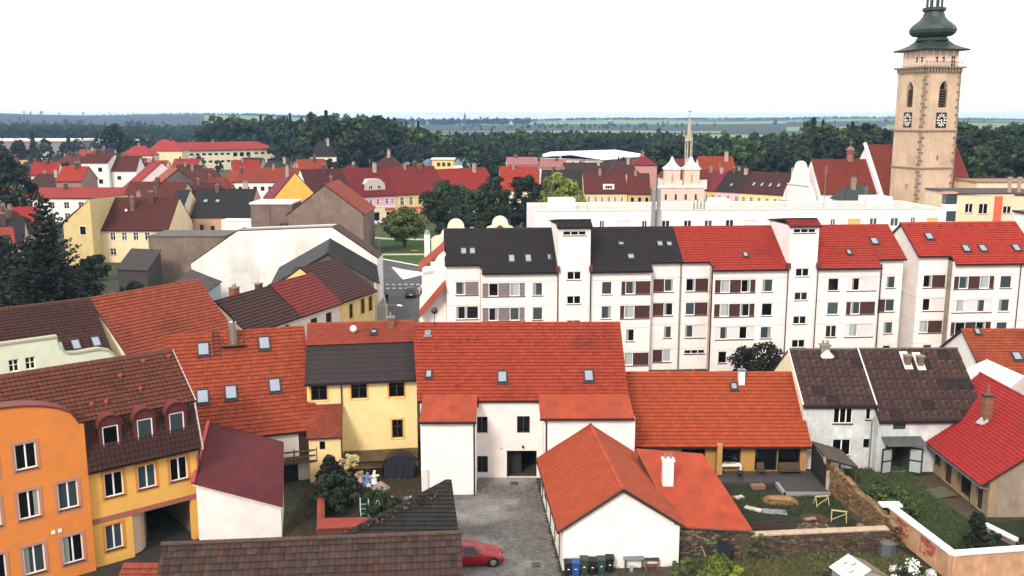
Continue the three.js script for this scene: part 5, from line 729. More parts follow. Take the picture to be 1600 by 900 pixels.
// ================= houses along the street =================
const ft = (t, o = {}) => tileStyle(t, { w: 0.5, h: 0.45, k: 1, a: 0, ...o });      // coarser tiles for roofs farther off
{
  seed(4001);
  const gr = plaster(0xe6ecd6), h = house({ n: 'house', label: 'pale green house with swept parapet under a dark brown tile roof', A: [-54, -68.7], B: [-36.8, -83.6], W: 11, hf: 7.2, hr: 12, wall: gr, tile: tileStyle('brown', { c: [0x4a2519, 0x58301f, 0x3d2018], d: 0.3 }), og: 0.02, oe: 0.3, ridge: 0x6a3a28 });
  for (const u of [18.5, 19.95, 21.7]) skylight(h, u, 1.5, 0.8, 1.2);
  const sh = new THREE.Shape(); sh.moveTo(3, 0); sh.lineTo(22.7, 0); sh.lineTo(22.7, 7.4); sh.bezierCurveTo(22.3, 8.4, 21.9, 8.5, 21.2, 8.45); sh.lineTo(19.3, 8.4); sh.bezierCurveTo(18.4, 8.4, 17.9, 9.0, 17.8, 10.1); sh.lineTo(3, 10.2); sh.closePath();
  for (const x of [14.2, 15.5, 11.5, 10.2, 7.2]) { const p = new THREE.Path(); p.moveTo(x - 0.4, 7.7); p.lineTo(x + 0.4, 7.7); p.lineTo(x + 0.4, 8.8); p.lineTo(x - 0.4, 8.8); p.closePath(); sh.holes.push(p); win(h.g, x, 7.7, 0.9, 0, 0.8, 1.1, 'cross'); }
  const fg = boxUV(new THREE.ExtrudeGeometry(sh, { depth: 0.35, bevelEnabled: false })), f = mesh('parapet_front', fg, gr, h.g); f.position.z = 0.55;
  { const q = new G(), c = [[3, 10.2], [17.8, 10.15], [17.95, 9.2], [18.5, 8.55], [19.3, 8.45], [21.2, 8.5], [22.1, 8.2], [22.7, 7.4]]; for (let i = 0; i < c.length - 1; i++) { const a = c[i], b = c[i + 1]; q.q([a[0], a[1] + 0.02, 1.0], [b[0], b[1] + 0.02, 1.0], [b[0], b[1] + 0.22, 1.0], [a[0], a[1] + 0.22, 1.0]).q([a[0], a[1] + 0.22, 1.0], [b[0], b[1] + 0.22, 1.0], [b[0], b[1] + 0.22, 0.4], [a[0], a[1] + 0.22, 0.4]); } q.build('parapet_coping', mat(0xa9ad93), h.g); }
  const o = house({ n: 'house', label: 'house with long faded orange tile roof, patched and streaked with lichen', A: [-35.9, -84.6], B: [-29, -95.2], W: 11, hf: 7, hr: 12, wall: M.cream, tile: tileStyle('orangeOld', { d: 0.75, h: 0.4 }), og: 0.05, oe: 0.4 });
  const U = [11 / 29.62, -27.5 / 29.62], at = s => [-29.5 + U[0] * s, -96 + U[1] * s], row3 = [[2.2, 11.9, 6.35, 9.4, ft('brown', { c: [0x47241c, 0x3c1f1a, 0x522a20] }), plaster(0xe9dcc8), 'street house with dark brown roof next to the faded orange one', [[4.6, 4.3, 0.9, 1.4], [7.4, 4.3, 0.9, 1.4]]], [12, 20.9, 6.35, 9.6, ft('red', { c: [0x8c2b1d, 0x96301f, 0x80281c], d: 0.2 }), plaster(0xe6d6c6), 'street house with plain brick-red roof in the middle of the row', [[3.05, 4.4, 1.4, 1.0], [6.3, 4.1, 1.3, 1.4]]], [21, 29.6, 6.4, 10.2, ft('brownRed', { c: [0x4d2520, 0x42221f, 0x592b22] }), plaster(0xe8c98a), 'ochre street house with brown roof at the end of the row', [[2.5, 3.7, 0.9, 1.9], [5.4, 3.75, 1.0, 2.0], [7.4, 3.75, 1.0, 2.0], [5.4, 0.6, 1.0, 1.8]]]];
  for (const [a, b, hf, hr, tile, wall, label, F] of row3) { const A = at(a), B = at(b), k = house({ n: 'street_house', label, cat: 'house', A, B, W: a > 20 ? 11.6 : 8, hf, hr, wall, tile, og: 0.03, oe: 0.4, group: 'terraced houses along the street', F: F.map(q => [...q, a > 20 ? 'brown' : 'dark2']) }); if (a < 5) { chimney(k.g, 4, 8.6, -4.5, 0.9, 0.8, 1.7, mat(0xa5603e, { t: 'stone', s: 0.8 }), 2); chimney(k.g, 8.6, 8.8, -4.6, 0.7, 0.6, 1.2, mat(0x4a3833), 0); } }
  // grey metal roofed house whose long side faces the street
  const k = house({ n: 'street_house', label: 'house with grey standing-seam roof, gable turned to the faded roofs', cat: 'house', A: [-18.8, -127.2], B: [-21.4, -143], W: 14, hf: 6.8, hr: 10.9, rf: 0.47, wall: plaster(0xd8cfc8), wallL: mat(0x6a6660, { t: 'dirty', s: 0.2 }), tile: ft('slate', { c: [0x3a3b3e, 0x404144], w: 0.6, h: 5, l: 0.004 }), og: 0.3, group: 'terraced houses along the street', F: row(2, 2.6, 5, 4, 0.9, 1.5, 'town') });
  { const q = new G(); for (let i = 0; i < 26; i++) { const a = onSlope(k, -0.2 + i * 0.63, -0.3, 0.14).p, b = onSlope(k, -0.2 + i * 0.63, 7.6, 0.14).p; q.cyl(a.toArray(), b.toArray(), 0.03, 0.03, 4, undefined, false); } q.build('roof_seam', M.metalDark, k.g); }
  const sg = house({ n: 'house', label: 'small pale gable tucked in front of the grey metal roof', A: [-31.6, -125.8], B: [-26.4, -120.5], W: 5, hf: 6.8, hr: 8.8, wall: plaster(0xe9d8d0), tile: ft('slate'), og: 0.2, noRidge: 1 });
  // big blank white gable
  const b = thing('warehouse', 'big blank whitewashed gable with flat-topped outline', 'building', [-51, 0, -146]);
  const pts = [[0, 0], [29.7, 0], [29.7, 7.2], [22.6, 12.2], [7.6, 11.6], [0.1, 6.5]];
  mesh('gable_wall', wallGeo(pts, [], 0.5), mat(0xffffff, { t: 'dirty', s: 0.045, r: 0.95 }), b); mesh('gable_wall', (() => { const q = wallGeo(pts, [], 0.5); q.translate(0, 0, -5.5); return q; })(), M.white, b);
  for (const [p, q, hex] of [[pts[2], pts[3], 0x5a4038], [pts[3], pts[4], 0x6a625a], [pts[4], pts[5], 0x5a4038]]) { const d = v3(q[0] - p[0], q[1] - p[1], 0), l = d.length(); d.normalize(); slope(b, 'roof', v3(p[0], p[1], -0.5), v3(0, 0, -1), d, hex === 0x6a625a ? 3 : 5, l, ft('brown', { c: [hex === 0x6a625a ? 0xd8d4ce : hex], d: 0.1 })); }
  new G().box(29.2, 0, -5.4, 29.69, 7.2, -0.51).build('wall', M.white, b); new G().box(0.01, 0, -5.4, 0.5, 6.5, -0.51).build('wall', M.white, b);
  const rw = thing('house', 'blank grey-brown rendered house wall with flat tar roof', 'house', [-59.2, 0, -150.5]); new G().box(0, 0, -8, 12.4, 10.2, 0).build('wall', mat(0x8a7a70, { t: 'dirty', s: 0.12, r: 0.95 }), rw); new G().box(-0.1, 10.202, -8.1, 12.5, 10.4, 0.1).build('roof', mat(0x55504c), rw);
  shedBox('shed', 'small blue-grey shed with lean-to roof below the whitewashed gable', 'shed', [[-50, -137, 5.0], [-45.5, -136.5, 3.8], [-44.5, -140, 4.6], [-49.2, -141, 6.2]], mat(0x9fb0bd), 0x4c4644);
  shedBox('shed', 'flat dark timber shed in the yard before the cream house', 'shed', [[-60.5, -141, 6.4], [-56, -141, 6.2], [-56, -147, 8.4], [-60.5, -147, 8.6]], mat(0x3f3b39), 0x413d3b, { seam: 0.5 });
  shedBox('garden_wall', 'short white courtyard wall beyond the faded orange roof', 'wall', [[-48.2, -118, 5.2], [-42.5, -116, 5.0], [-42.4, -116.4, 5.0], [-48.1, -118.4, 5.2]], M.white, 0xe9e2da);
}
// ================= middle distance, west of the square =================
{
  seed(4002);
  const bg = house({ n: 'house', label: 'grey-brown rendered gable with an orange roof edge beside the square', A: [-47.2, -212], B: [-47.2, -196], W: 15.8, hf: 9.4, hr: 15.4, wall: mat(0x8f7b70, { t: 'dirty', s: 0.1, r: 0.95 }), tile: ft('orange'), og: 0.15, far: 1 });
  const fb = thing('house', 'brown rendered flat-roofed house with white coping', 'house', [-56.2, 0, -200]); new G().box(0, 0, -9, 8.9, 11.1, 0).build('wall', mat(0x85726a, { t: 'dirty', s: 0.12 }), fb); new G().box(-0.2, 11.102, -9.2, 9.1, 11.45, 0.25).build('coping', M.white, fb); for (const x of [6.2, 7.2]) new G().box(x, 5.6, 0.003, x + 0.7, 7, 0.04).build('window', M.frameD, fb); new G().cyl([4.1, 0, 0.1], [4.1, 11, 0.1], 0.08, 0.08, 6).build('downpipe', mat(0x7c5a48), fb);
  house({ n: 'house', label: 'house with yellow side gable and sloping crimson roof', A: [-64, -241], B: [-58.5, -226], W: 12, hf: 9.4, hr: 16.2, wall: plaster(0xf0c05a), tile: ft('red', { c: [0x8c2530, 0x9a2c36], d: 0.1 }), og: 0.1, far: 1 });
  const cr = house({ n: 'house', label: 'cream house with dark red-brown roof and a row of small windows', A: [-84.6, -190], B: [-70.4, -190], W: 14.6, hf: 6.8, hr: 12.6, wall: plaster(0xf3deb4), tile: ft('brownRed', { c: [0x5d241c, 0x68291f], d: 0.05 }), og: 0.05, far: 1, F: [...row(2.66, 2.36, 4, 4.6, 1.0, 1.6, 'townS'), [12.7, 4.9, 1.1, 0.8, 'dark2'], [2.5, 1.5, 1.2, 1.4, 'town'], [7.2, 1.2, 0.9, 1.4, 'town']] });
  chimney(cr.g, 5.4, 10.5, -4.4, 0.8, 0.8, 2.6, mat(0x8c6a5c, { t: 'stone', s: 0.6 }), 1); { const s = mesh('dish', new THREE.SphereGeometry(0.5, 14, 5, 0, Math.PI * 2, 0, 0.6), mat(0xe6e6e2), cr.g); s.position.set(4.6, 10.4, -3.2); s.rotation.x = 1.3; }
  const fw = thing('house', 'tall mustard firewall of a narrow house with one small window', 'house', [-90, 0, -186]); new G().poly([[0, 0, 0], [5.7, 0, 0], [5.7, 13.4, 0], [0.7, 9.0, 0], [0, 9, 0]]).poly([[5.7, 0, 0], [6.3, 0, -17], [6.3, 12.8, -17], [5.7, 13.4, 0]]).poly([[0, 0, 0], [0, 9, 0], [0, 9, -17], [0, 0, -17]]).build('wall', plaster(0xd9c38a), fw); new G().poly([[0, 9, 0.1], [0.7, 9.05, 0.1], [5.75, 13.45, 0.1], [6.3, 12.9, -17], [0, 8.6, -17]]).build('roof', mat(0x5d2c22), fw); win(fw, 3.9, 6.2, 0, 0, 1.3, 1.8, { f: M.frameW, n: 1, p: ['glass'], rec: -0.08 });
  house({ n: 'house', label: 'narrow cream house with black roof squeezed beside the dark roof', A: [-74.2, -200], B: [-71.2, -200.2], W: 16, hf: 9.1, hr: 13.4, wall: M.cream, tile: ft('slate'), og: 0.02, far: 1, F: [[1.3, 6.4, 1.2, 1.2, 'town']] });
  const dk = house({ n: 'house', label: 'house with wide black roof, two skylights and a cluttered balcony', A: [-70.8, -205], B: [-58, -205], W: 14, hf: 8.0, hr: 13.3, wall: plaster(0xc8a184), tile: ft('slate', { c: [0x232223, 0x2a292a] }), og: 0.05, far: 1, F: [[2.2, 4.2, 0.9, 1.9, 'dark'], [4.6, 4.6, 0.9, 1.3, 'dark']] });
  for (const u of [2.2, 4.9]) skylight(dk, u, 4.3, 1.0, 1.0); { const b = new G(); b.box(0.2, 3.2, 0.01, 6.4, 3.4, 1.4); b.build('balcony', M.concrete, dk.g); new G().box(0.2, 3.4, 1.3, 6.4, 4.3, 1.36).build('balcony_rail', mat(0x6a625c), dk.g); }
  const wa = thing('house', 'plain white flat annex below the wide black roof', 'house', [-62.8, 0, -200.5]); new G().box(0, 0, -4, 6.6, 7.4, 0).build('wall', M.white, wa); new G().box(-0.1, 7.402, -4.1, 6.7, 7.6, 0.1).build('roof', M.white, wa);
  const wr = house({ n: 'school_wing', label: 'long low white building with shallow red roof and cross windows', cat: 'building', A: [-165, -268], B: [-109, -267], W: 14, hf: 6.9, hr: 9.2, wall: M.white, tile: ft('redFlat', { c: [0xa83028, 0xb2382c], w: 0.8, h: 0.8, l: 0.01 }), og: 0.1, far: 1, F: [...row(3.5, 4.2, 13, 3.8, 1.4, 1.9, 'cross'), ...row(3.5, 4.2, 13, 0.8, 1.4, 1.7, 'cross')] });
  house({ n: 'house', label: 'grey-pink gable house poking up before the low white building', A: [-139.5, -226], B: [-131, -218], W: 9, hf: 5.5, hr: 10, wall: plaster(0xd8c4bc), tile: ft('brownRed'), far: 1 });
  house({ n: 'house', label: 'tall white house with brown-red roof and two stair windows', A: [-147.4, -320], B: [-137.8, -320], W: 12, hf: 14.6, hr: 17.2, wall: M.white, tile: ft('maroonTile'), far: 1, F: [[6.8, 11.4, 1.4, 1.5, 'dark2'], [6.8, 7.4, 1.4, 1.5, 'dark2']] });
  house({ n: 'house', label: 'white house with slanting brown-red roof attached to the tall one', A: [-137.6, -322], B: [-129.5, -323], W: 12, hf: 11.8, hr: 16.4, wall: M.white, tile: ft('maroonTile', { c: [0x6a2a22, 0x5f2620] }), far: 1, F: [[2.4, 8.6, 1.3, 1.3, 'dark2']] });
  house({ n: 'house', label: 'house with clean vermilion roof and two skylights', A: [-146.3, -300], B: [-138.2, -300], W: 12, hf: 9.6, hr: 13.8, wall: plaster(0x9a7a6a), tile: ft('orange', { c: [0xc0391f, 0xc8442a], d: 0 }), far: 1 });
  house({ n: 'house', label: 'dark slate gable house with salmon roof side', A: [-103.2, -262], B: [-96, -247], W: 15, hf: 9.9, hr: 15.8, wall: mat(0x6a6660, { t: 'dirty', s: 0.1 }), tile: ft('orange', { c: [0xb8543c, 0xc0604a] }), far: 1 });
  house({ n: 'house', label: 'pale pink gable house with long red side roof', A: [-126.5, -305], B: [-118, -289], W: 19, hf: 7.5, hr: 15.7, wall: plaster(0xead3d0), tile: ft('red'), far: 1 });
  house({ n: 'house', label: 'low house with wide rust-brown roof and pink front windows', A: [-123.2, -330], B: [-104.5, -330], W: 14, hf: 6.4, hr: 11.6, wall: plaster(0xd99a90), tile: ft('maroonTile', { c: [0x6b2c22, 0x5f2820] }), hip: 3, far: 1, F: row(6, 1.9, 6, 3.6, 0.9, 1.7, 'townS') });
  house({ n: 'house', label: 'white house with long bright orange hipped roof', A: [-98, -330], B: [-70, -331], W: 13, hf: 7.4, hr: 11.8, wall: M.white, tile: ft('orange', { d: 0 }), hip: 4, far: 1, F: row(2, 2.6, 6, 4.2, 1.3, 1.5, 'dark2') });
  house({ n: 'house', label: 'red roofed house with a small triangular dormer', A: [-97, -285], B: [-86, -286], W: 13, hf: 6, hr: 11, wall: plaster(0xcfb9a8), tile: ft('redOrange', { c: [0x9a3a2c, 0x8c3326] }), hip: 3, far: 1 });
  house({ n: 'house', label: 'rust-red house roof just behind the cream house', A: [-99, -236], B: [-84, -235], W: 12, hf: 8.5, hr: 13, wall: plaster(0xd8b49a), tile: ft('maroonTile', { c: [0x6d2d20, 0x7a3424] }), far: 1 });
  house({ n: 'house', label: 'brown hipped roof between the rust roof and black roof', A: [-86, -240], B: [-74, -241], W: 12, hf: 8, hr: 12.5, wall: plaster(0xc9a494), tile: ft('brownRed'), hip: 3, far: 1 });
}
// ================= row of houses across the square =================
{
  seed(4003);
  const U = [35 / 40.82, -21 / 40.82], at = s => [-45 + U[0] * s, -262 + U[1] * s];
  const cw = (a, b, o) => house({ n: 'square_house', cat: 'house', A: at(a), B: at(b), W: 16, hf: 7.9, hr: 15.0, og: 0.02, oe: 0.5, far: 1, group: 'houses across the square', ...o });
  cw(-12, 0.2, { label: 'white house with round-headed dormer and dull plum roof on the square', wall: M.white, tile: ft('maroonTile', { c: [0x5c2024, 0x521d22], d: 0.15 }), F: row(3, 2.6, 4, 4.9, 0.95, 1.6, 'town') });
  const pk = cw(0.3, 13.6, { label: 'pink and cream shop house with large grey dormer on the square', wall: plaster(0xe9b3c4), tile: ft('maroonTile', { c: [0x842020, 0x901f24, 0x782020], d: 0.2 }), F: [[2.27, 5.2, 1.0, 1.5, 'townS'], [5.46, 5.15, 0.95, 1.6, 'townS'], [7.61, 5.1, 0.95, 1.6, 'townS'], [10.4, 5.2, 0.95, 1.5, 'townS'], [12.1, 5.2, 0.85, 1.5, 'townS'], [6.9, 0.5, 2.0, 2.4, 'dark2'], [11.2, 0.1, 2.3, 2.9, 'town']] });
  new G().box(0.05, 0.01, 0.003, 5.85, 4.2, 0.09).box(7.95, 0.01, 0.003, 10.0, 4.2, 0.09).box(5.85, 2.95, 0.003, 13.2, 4.2, 0.088).build('shop_front', plaster(0xf0dcc0), pk.g); new G().box(9.6, 3.3, 0.1, 12.8, 4.0, 0.2).build('shop_sign', mat(0xb0453a), pk.g); new G().box(0, 4.3, 0.003, 13.2, 4.55, 0.2).build('cornice', M.white, pk.g);
  { const d = thing0(pk.g, 'dormer', v3(7.2, 9.1, -1.2), q => q.poly([[-3.3, 0, 0], [3.3, 0, 0], [3.1, 1.8, 0], [1.6, 3.2, 0], [-1.6, 3.2, 0], [-3.1, 1.8, 0]]).poly([[-3.1, 1.8, 0], [-1.6, 3.2, 0], [-1.6, 3.2, -4], [-3.1, 1.8, -3]]).poly([[1.6, 3.2, 0], [3.1, 1.8, 0], [3.1, 1.8, -3], [1.6, 3.2, -4]]).poly([[-1.6, 3.2, 0], [1.6, 3.2, 0], [1.6, 3.2, -4], [-1.6, 3.2, -4]]), mat(0xb9b0a8)); for (const x of [-1.3, 1.3]) win(d, x, 0.3, 0.02, 0, 1.1, 1.2, { f: M.frameW, n: 2, p: ['glass'], rec: -0.06 }); }
  const ye = cw(13.7, 29.7, { label: 'yellow house with tall windows and wide crimson roof on the square', wall: plaster(0xf0c987), tile: ft('maroonTile', { c: [0x8e2422, 0x9a2a26, 0x7f2421], d: 0.3 }), F: row(1.7, 2.85, 5, 4.5, 1.2, 2.4, 'townS') });
  new G().box(1, 3.3, 0.02, 10, 3.9, 0.12).build('shop_sign', mat(0xc4503c), ye.g); chimney(ye.g, 11, 14.4, -7.5, 1.4, 0.9, 1.5, mat(0x7a4a40), 0);
  house({ n: 'square_house', cat: 'house', label: 'house with scarlet roof and small white dormer beside the crimson one', A: at(29.8), B: [-4, -291], W: 14, hf: 7.6, hr: 14, wall: plaster(0xf0d9b0), tile: ft('red', { d: 0.1 }), og: 0.02, far: 1, group: 'houses across the square' });
  const tw = (A, B, label, wall, tile, hf, hr, F) => house({ n: 'square_house', cat: 'house', label, A, B, W: 13, hf, hr, wall: plaster(wall), tile, og: 0.02, far: 1, group: 'houses across the square', F });
  tw([-3.8, -291], [8.5, -291.5], 'orange-red roofed house half hidden by the square trees', 0xf2e2c0, ft('redOrange', { d: 0.15 }), 7.4, 14.2, row(2, 2.5, 4, 4.4, 1, 1.7, 'town'));
  tw([8.7, -291.5], [21.8, -290], 'house with very dark roof behind the yellow-green tree', 0xe8d6a8, ft('slate', { c: [0x2a2324, 0x332a2a] }), 7.2, 13.2, row(2, 2.5, 5, 4.2, 1, 1.7, 'town'));
  const r2 = tw([22, -285], [35.2, -285], 'yellow house with brown-red roof and one white dormer', 0xe9d9a0, ft('brownRed', { c: [0x6d241c, 0x5f2019, 0x8a2e20] }), 7.0, 12.6, row(1.6, 2.0, 6, 4.3, 0.8, 1.5, 'townS'));
  { const d = thing0(r2.g, 'dormer', v3(7.6, 8.0, -0.9), q => q.box(-1.7, 0, -2.5, 1.7, 1.5, 0), M.white); win(d, 0, 0.2, 0.02, 0, 2.2, 1.0, { f: M.frameW, n: 3, p: ['glass'], rec: -0.06 }); }
  tw([35.4, -285], [42.2, -284.5], 'short ochre house with patchy rust roof by the steel flue', 0xd9b98a, ft('maroonTile', { c: [0x742a1e, 0x622319] }), 6.8, 12.4, row(1.4, 2.2, 3, 4.2, 0.9, 1.4, 'dark'));
  // renaissance gables behind the dark roof of the panel block
  for (const [x, z, hex, lb] of [[-8.2, -128.5, 0xb5532a, 'cream scrolled renaissance gable with orange roof nearer the street'], [-1.8, -132.5, 0xae2c22, 'cream scrolled renaissance gable with red roof beside the white chimney cowl']]) {
    const g = thing('gabled_house', lb, 'house', [x, 0, z], 0, 'scrolled gables'), cm = plaster(0xf1e6d0), s = new THREE.Shape(); s.moveTo(-3.6, 0); s.lineTo(3.6, 0); s.lineTo(3.6, 13.6); s.bezierCurveTo(3.2, 14.4, 2.3, 13.8, 2.1, 14.6); s.bezierCurveTo(2, 15.2, 1.3, 14.9, 1.2, 15.4); s.absarc(0, 15.4, 1.2, 0, Math.PI, false); s.bezierCurveTo(-1.3, 14.9, -2, 15.2, -2.1, 14.6); s.bezierCurveTo(-2.3, 13.8, -3.2, 14.4, -3.6, 13.6); s.closePath();
    const e = boxUV(new THREE.ExtrudeGeometry(s, { depth: 0.5, bevelEnabled: false })); const m = mesh('gable', e, cm, g); m.position.z = -7.2;
    const l = Math.hypot(3.4, 4), st = ft('redOrange', { c: [hex], d: 0.05 }); const lf2 = Math.hypot(5.2, 3.9); slope(g, 'roof', v3(-3.4, 11.2, -1.4), v3(1, 0, 0), v3(0, 3.9 / lf2, -5.2 / lf2), 6.8, lf2, st, { l1: 3.3, r1: 3.5 }); slope(g, 'roof', v3(-3.5, 11.1, -6.6), v3(0, 0, 1), v3(3.4 / l, 4 / l, 0), 5.2, l, st, { r1: 0.1 }); slope(g, 'roof', v3(3.5, 11.1, -1.4), v3(0, 0, -1), v3(-3.4 / l, 4 / l, 0), 5.2, l, st, { l1: 5.1 }); new G().box(-3.3, 0, -6.6, 3.3, 11.1, -1.5).build('wall', cm, g); g.position.y = -1.8;
    for (const q of [-4.2, 4.2]) { new G().box(q - 0.4, 11, -7.2, q + 0.4, 14.3, -6.4).build('chimney', M.white, g); new G().cyl([q, 14.3, -6.8], [q, 14.9, -6.8], 0.45, 0.3, 8).build('cowl', M.zinc, g); }
  }
}
// ================= school, hall and outskirts =================
{
  seed(4004);
  const sc = house({ n: 'school', label: 'long cream school with bright red hipped roof and three rows of windows', cat: 'school', A: [-199, -528], B: [-142.5, -572], W: 20, hf: 11.7, hr: 15.8, wall: plaster(0xf3e6c8), tile: ft('red', { c: [0xc03a30, 0xc84538], w: 1, h: 0.8, d: 0 }), hip: 9, far: 1, oe: 0.8, F: [...row(5, 4, 2, 8, 2.6, 2, 'dark2'), ...row(15.5, 3.6, 8, 8.6, 2.2, 1.2, 'dark2'), ...row(45, 4, 3, 7.6, 2.6, 2.3, 'dark2'), ...row(58, 4, 3, 8.6, 2.4, 1.2, 'dark2'), ...row(5, 4, 2, 3.8, 2.6, 2, 'dark2'), ...row(15.5, 3.6, 8, 4.4, 2.2, 1.2, 'dark2'), ...row(45, 4, 3, 3.4, 2.6, 2.3, 'dark2'), ...row(58, 4, 3, 4.4, 2.4, 1.2, 'dark2'), ...row(45, 4, 3, 0.4, 2.6, 1.8, 'dark2'), ...row(58, 4, 3, 0.8, 2.4, 1.2, 'dark2')] });
  house({ n: 'house', label: 'cream twin house with bright red hipped roof before the school, seen end on', A: [-199, -478], B: [-184, -480], W: 16, hf: 11, hr: 15.5, wall: plaster(0xf2dfb6), tile: ft('red', { c: [0xc03a38], w: 1, h: 0.8, d: 0 }), hip: 5, far: 1, F: row(3, 4, 3, 7, 2.2, 1.8, 'dark2') });
  house({ n: 'house', label: 'second cream house with bright red roof, taller, left behind its twin', A: [-196, -505], B: [-178, -507], W: 16, hf: 12.5, hr: 18, wall: plaster(0xf2dfb6), tile: ft('red', { c: [0xc43f3c], w: 1, h: 0.8, d: 0 }), hip: 6, far: 1 });
  const ha = thing('sports_hall', 'low white sports hall with sweeping white roof before the woods', 'hall', [12, 0, -541], 0);
  new G().poly([[0, 0, 0], [40, 0, 0], [40, 5.9, 0], [22, 8.8, 0], [0, 7.4, 0]]).poly([[40, 0, 0], [71, 0, -31], [71, 7.2, -31], [40, 5.9, 0]]).build('wall', mat(0xd9cfcf), ha); new G().box(40.2, 1.5, -1, 41, 4.6, -0.2).box(41, 4.6, -1, 70, 6.0, -30).build('glazing', M.glassMid, ha);
  new G().poly([[-0.5, 7.6, 0.6], [22, 9.0, 0.6], [40.5, 6.1, 0.6], [73, 7.6, -31], [52, 10.6, -44], [12, 9.5, -40]]).poly([[-0.5, 7.2, 0.6], [40.5, 5.7, 0.6], [73, 7.2, -31], [73, 7.6, -31], [40.5, 6.1, 0.6], [22, 9.0, 0.6], [-0.5, 7.6, 0.6]]).build('roof', mat(0xf2f2f0, { r: 0.6 }), ha);
  const gl = (lb, A, B, W, hf, hr, wall, tile, hip = 0) => house({ n: 'house', label: lb, A, B, W, hf, hr, wall: plaster(wall), tile, hip, far: 1 });
  gl('villa with dark hipped roof among the trees behind the square', [-93, -432], [-81, -433], 11, 12.5, 18.5, 0xe9e0d0, ft('darkTile', { w: 0.8, h: 0.7 }), 3.5);
  gl('dark brown hipped roof peeping above the plum roof', [-48, -330], [-39, -331], 10, 12.8, 16.6, 0xd8c8b0, ft('brownRed', { w: 0.8, h: 0.7 }), 4);
  const yb = thing('house', 'flat-roofed yellow and white pavilion by the woods', 'house', [-34, 0, -400]); new G().box(0, 0, -9, 9, 12.2, 0).build('wall', plaster(0xf0d48a), yb); new G().box(9.002, 0, -8, 13, 9.4, -0.1).build('annex', M.white, yb); new G().box(-0.6, 12.202, -9.6, 9.6, 12.7, 0.6).build('roof', mat(0xe6ddca), yb); for (let i = 0; i < 3; i++) new G().box(2 + i * 2.2, 9.4, 0.003, 3.4 + i * 2.2, 11, 0.04).build('window', M.frameD, yb);
  const bl = thing('shed', 'long blue-grey factory shed with saw-tooth roof by the woods', 'factory', [-52, 0, -450]); for (let i = 0; i < 12; i++) new G().poly([[i * 3, 8, 0], [i * 3 + 3, 8, 0], [i * 3 + 1.5, 10, 0]]).poly([[i * 3, 8, 0], [i * 3 + 1.5, 10, 0], [i * 3 + 1.5, 10, -20], [i * 3, 8, -20]]).poly([[i * 3 + 3, 8, 0], [i * 3 + 3, 8, -20], [i * 3 + 1.5, 10, -20], [i * 3 + 1.5, 10, 0]]).build('roof_bay', mat(0x7d8ea0), bl); new G().box(0, 0, -20, 36, 8, 0).build('wall', mat(0x8a9098), bl);
  gl('low house with faded pink roof in front of the sports hall', [-2, -430], [12, -431], 14, 8.6, 11.6, 0xe9dcd0, ft('redOrange', { c: [0xc08080], w: 1, h: 1, d: 0 }));
  gl('second low pink-roofed house, gable to the sports hall', [12.5, -425], [24, -424], 12, 7.6, 11.0, 0xf0e4d4, ft('redOrange', { c: [0xbd7c78], w: 1, h: 1, d: 0 }));
  gl('small brick-red roof before the sports hall', [24, -390], [33, -391], 9, 7.4, 10.4, 0xd8b8a0, ft('maroonTile', { w: 0.8, h: 0.7 }));
  gl('brown roofed house left of the pink church front', [36, -345], [47, -346], 10, 9.6, 13.6, 0xd0b090, ft('brownRed', { w: 0.8, h: 0.7 }), 3);
  gl('crimson pyramid-roofed house by the pink church front', [52, -400], [62, -401], 10, 10, 14, 0xcf9a90, ft('red', { c: [0x94282c], w: 0.8, h: 0.7 }), 4.8);
  gl('long brown roof between the dark roof and the sports hall', [20, -350], [38, -352], 9, 9.5, 12.8, 0xc8a890, ft('brown', { w: 0.8, h: 0.7 }));
  // outskirts at the far side: small houses, each with its own roof
  const tone = [['brown', 0x5a3a2c, 'brown'], ['grey', 0x4a4a4c, 'slate'], ['red', 0x9a3226, 'red'], ['rust', 0x7a3a28, 'maroonTile'], ['dark', 0x2f2a2a, 'darkTile'], ['orange', 0xb8502c, 'orange']], wn = [['white', 0xf0ece4], ['cream', 0xefe0c0], ['ochre', 0xd8b878], ['pink', 0xe4bcb0], ['grey', 0xb8b2aa]], used = {};
  const spots = [[-172, -330], [-160, -345], [-186, -362], [-205, -380], [-196, -420], [-178, -405], [-168, -430], [-150, -360], [-158, -385], [-215, -440], [-230, -470], [-240, -420], [-205, -480], [-222, -520], [-250, -520], [-190, -455], [-248, -560], [-275, -590], [-300, -560], [-320, -620], [-285, -640], [-260, -680], [-310, -690], [-240, -610], [-228, -650], [-345, -600], [-170, -372], [-142, -350], [-212, -400], [-262, -470], [-280, -500], [-232, -385], [-245, -440], [-218, -360], [-128, -350], [-112, -362], [-135, -378], [-100, -374], [-118, -396], [-92, -400], [-112, -192], [-105, -176], [-120, -208], [-100, -160], [-128, -224], [-114, -160], [-140, -402], [-84, -372], [-105, -424], [-125, -432], [-150, -412], [-76, -405]];
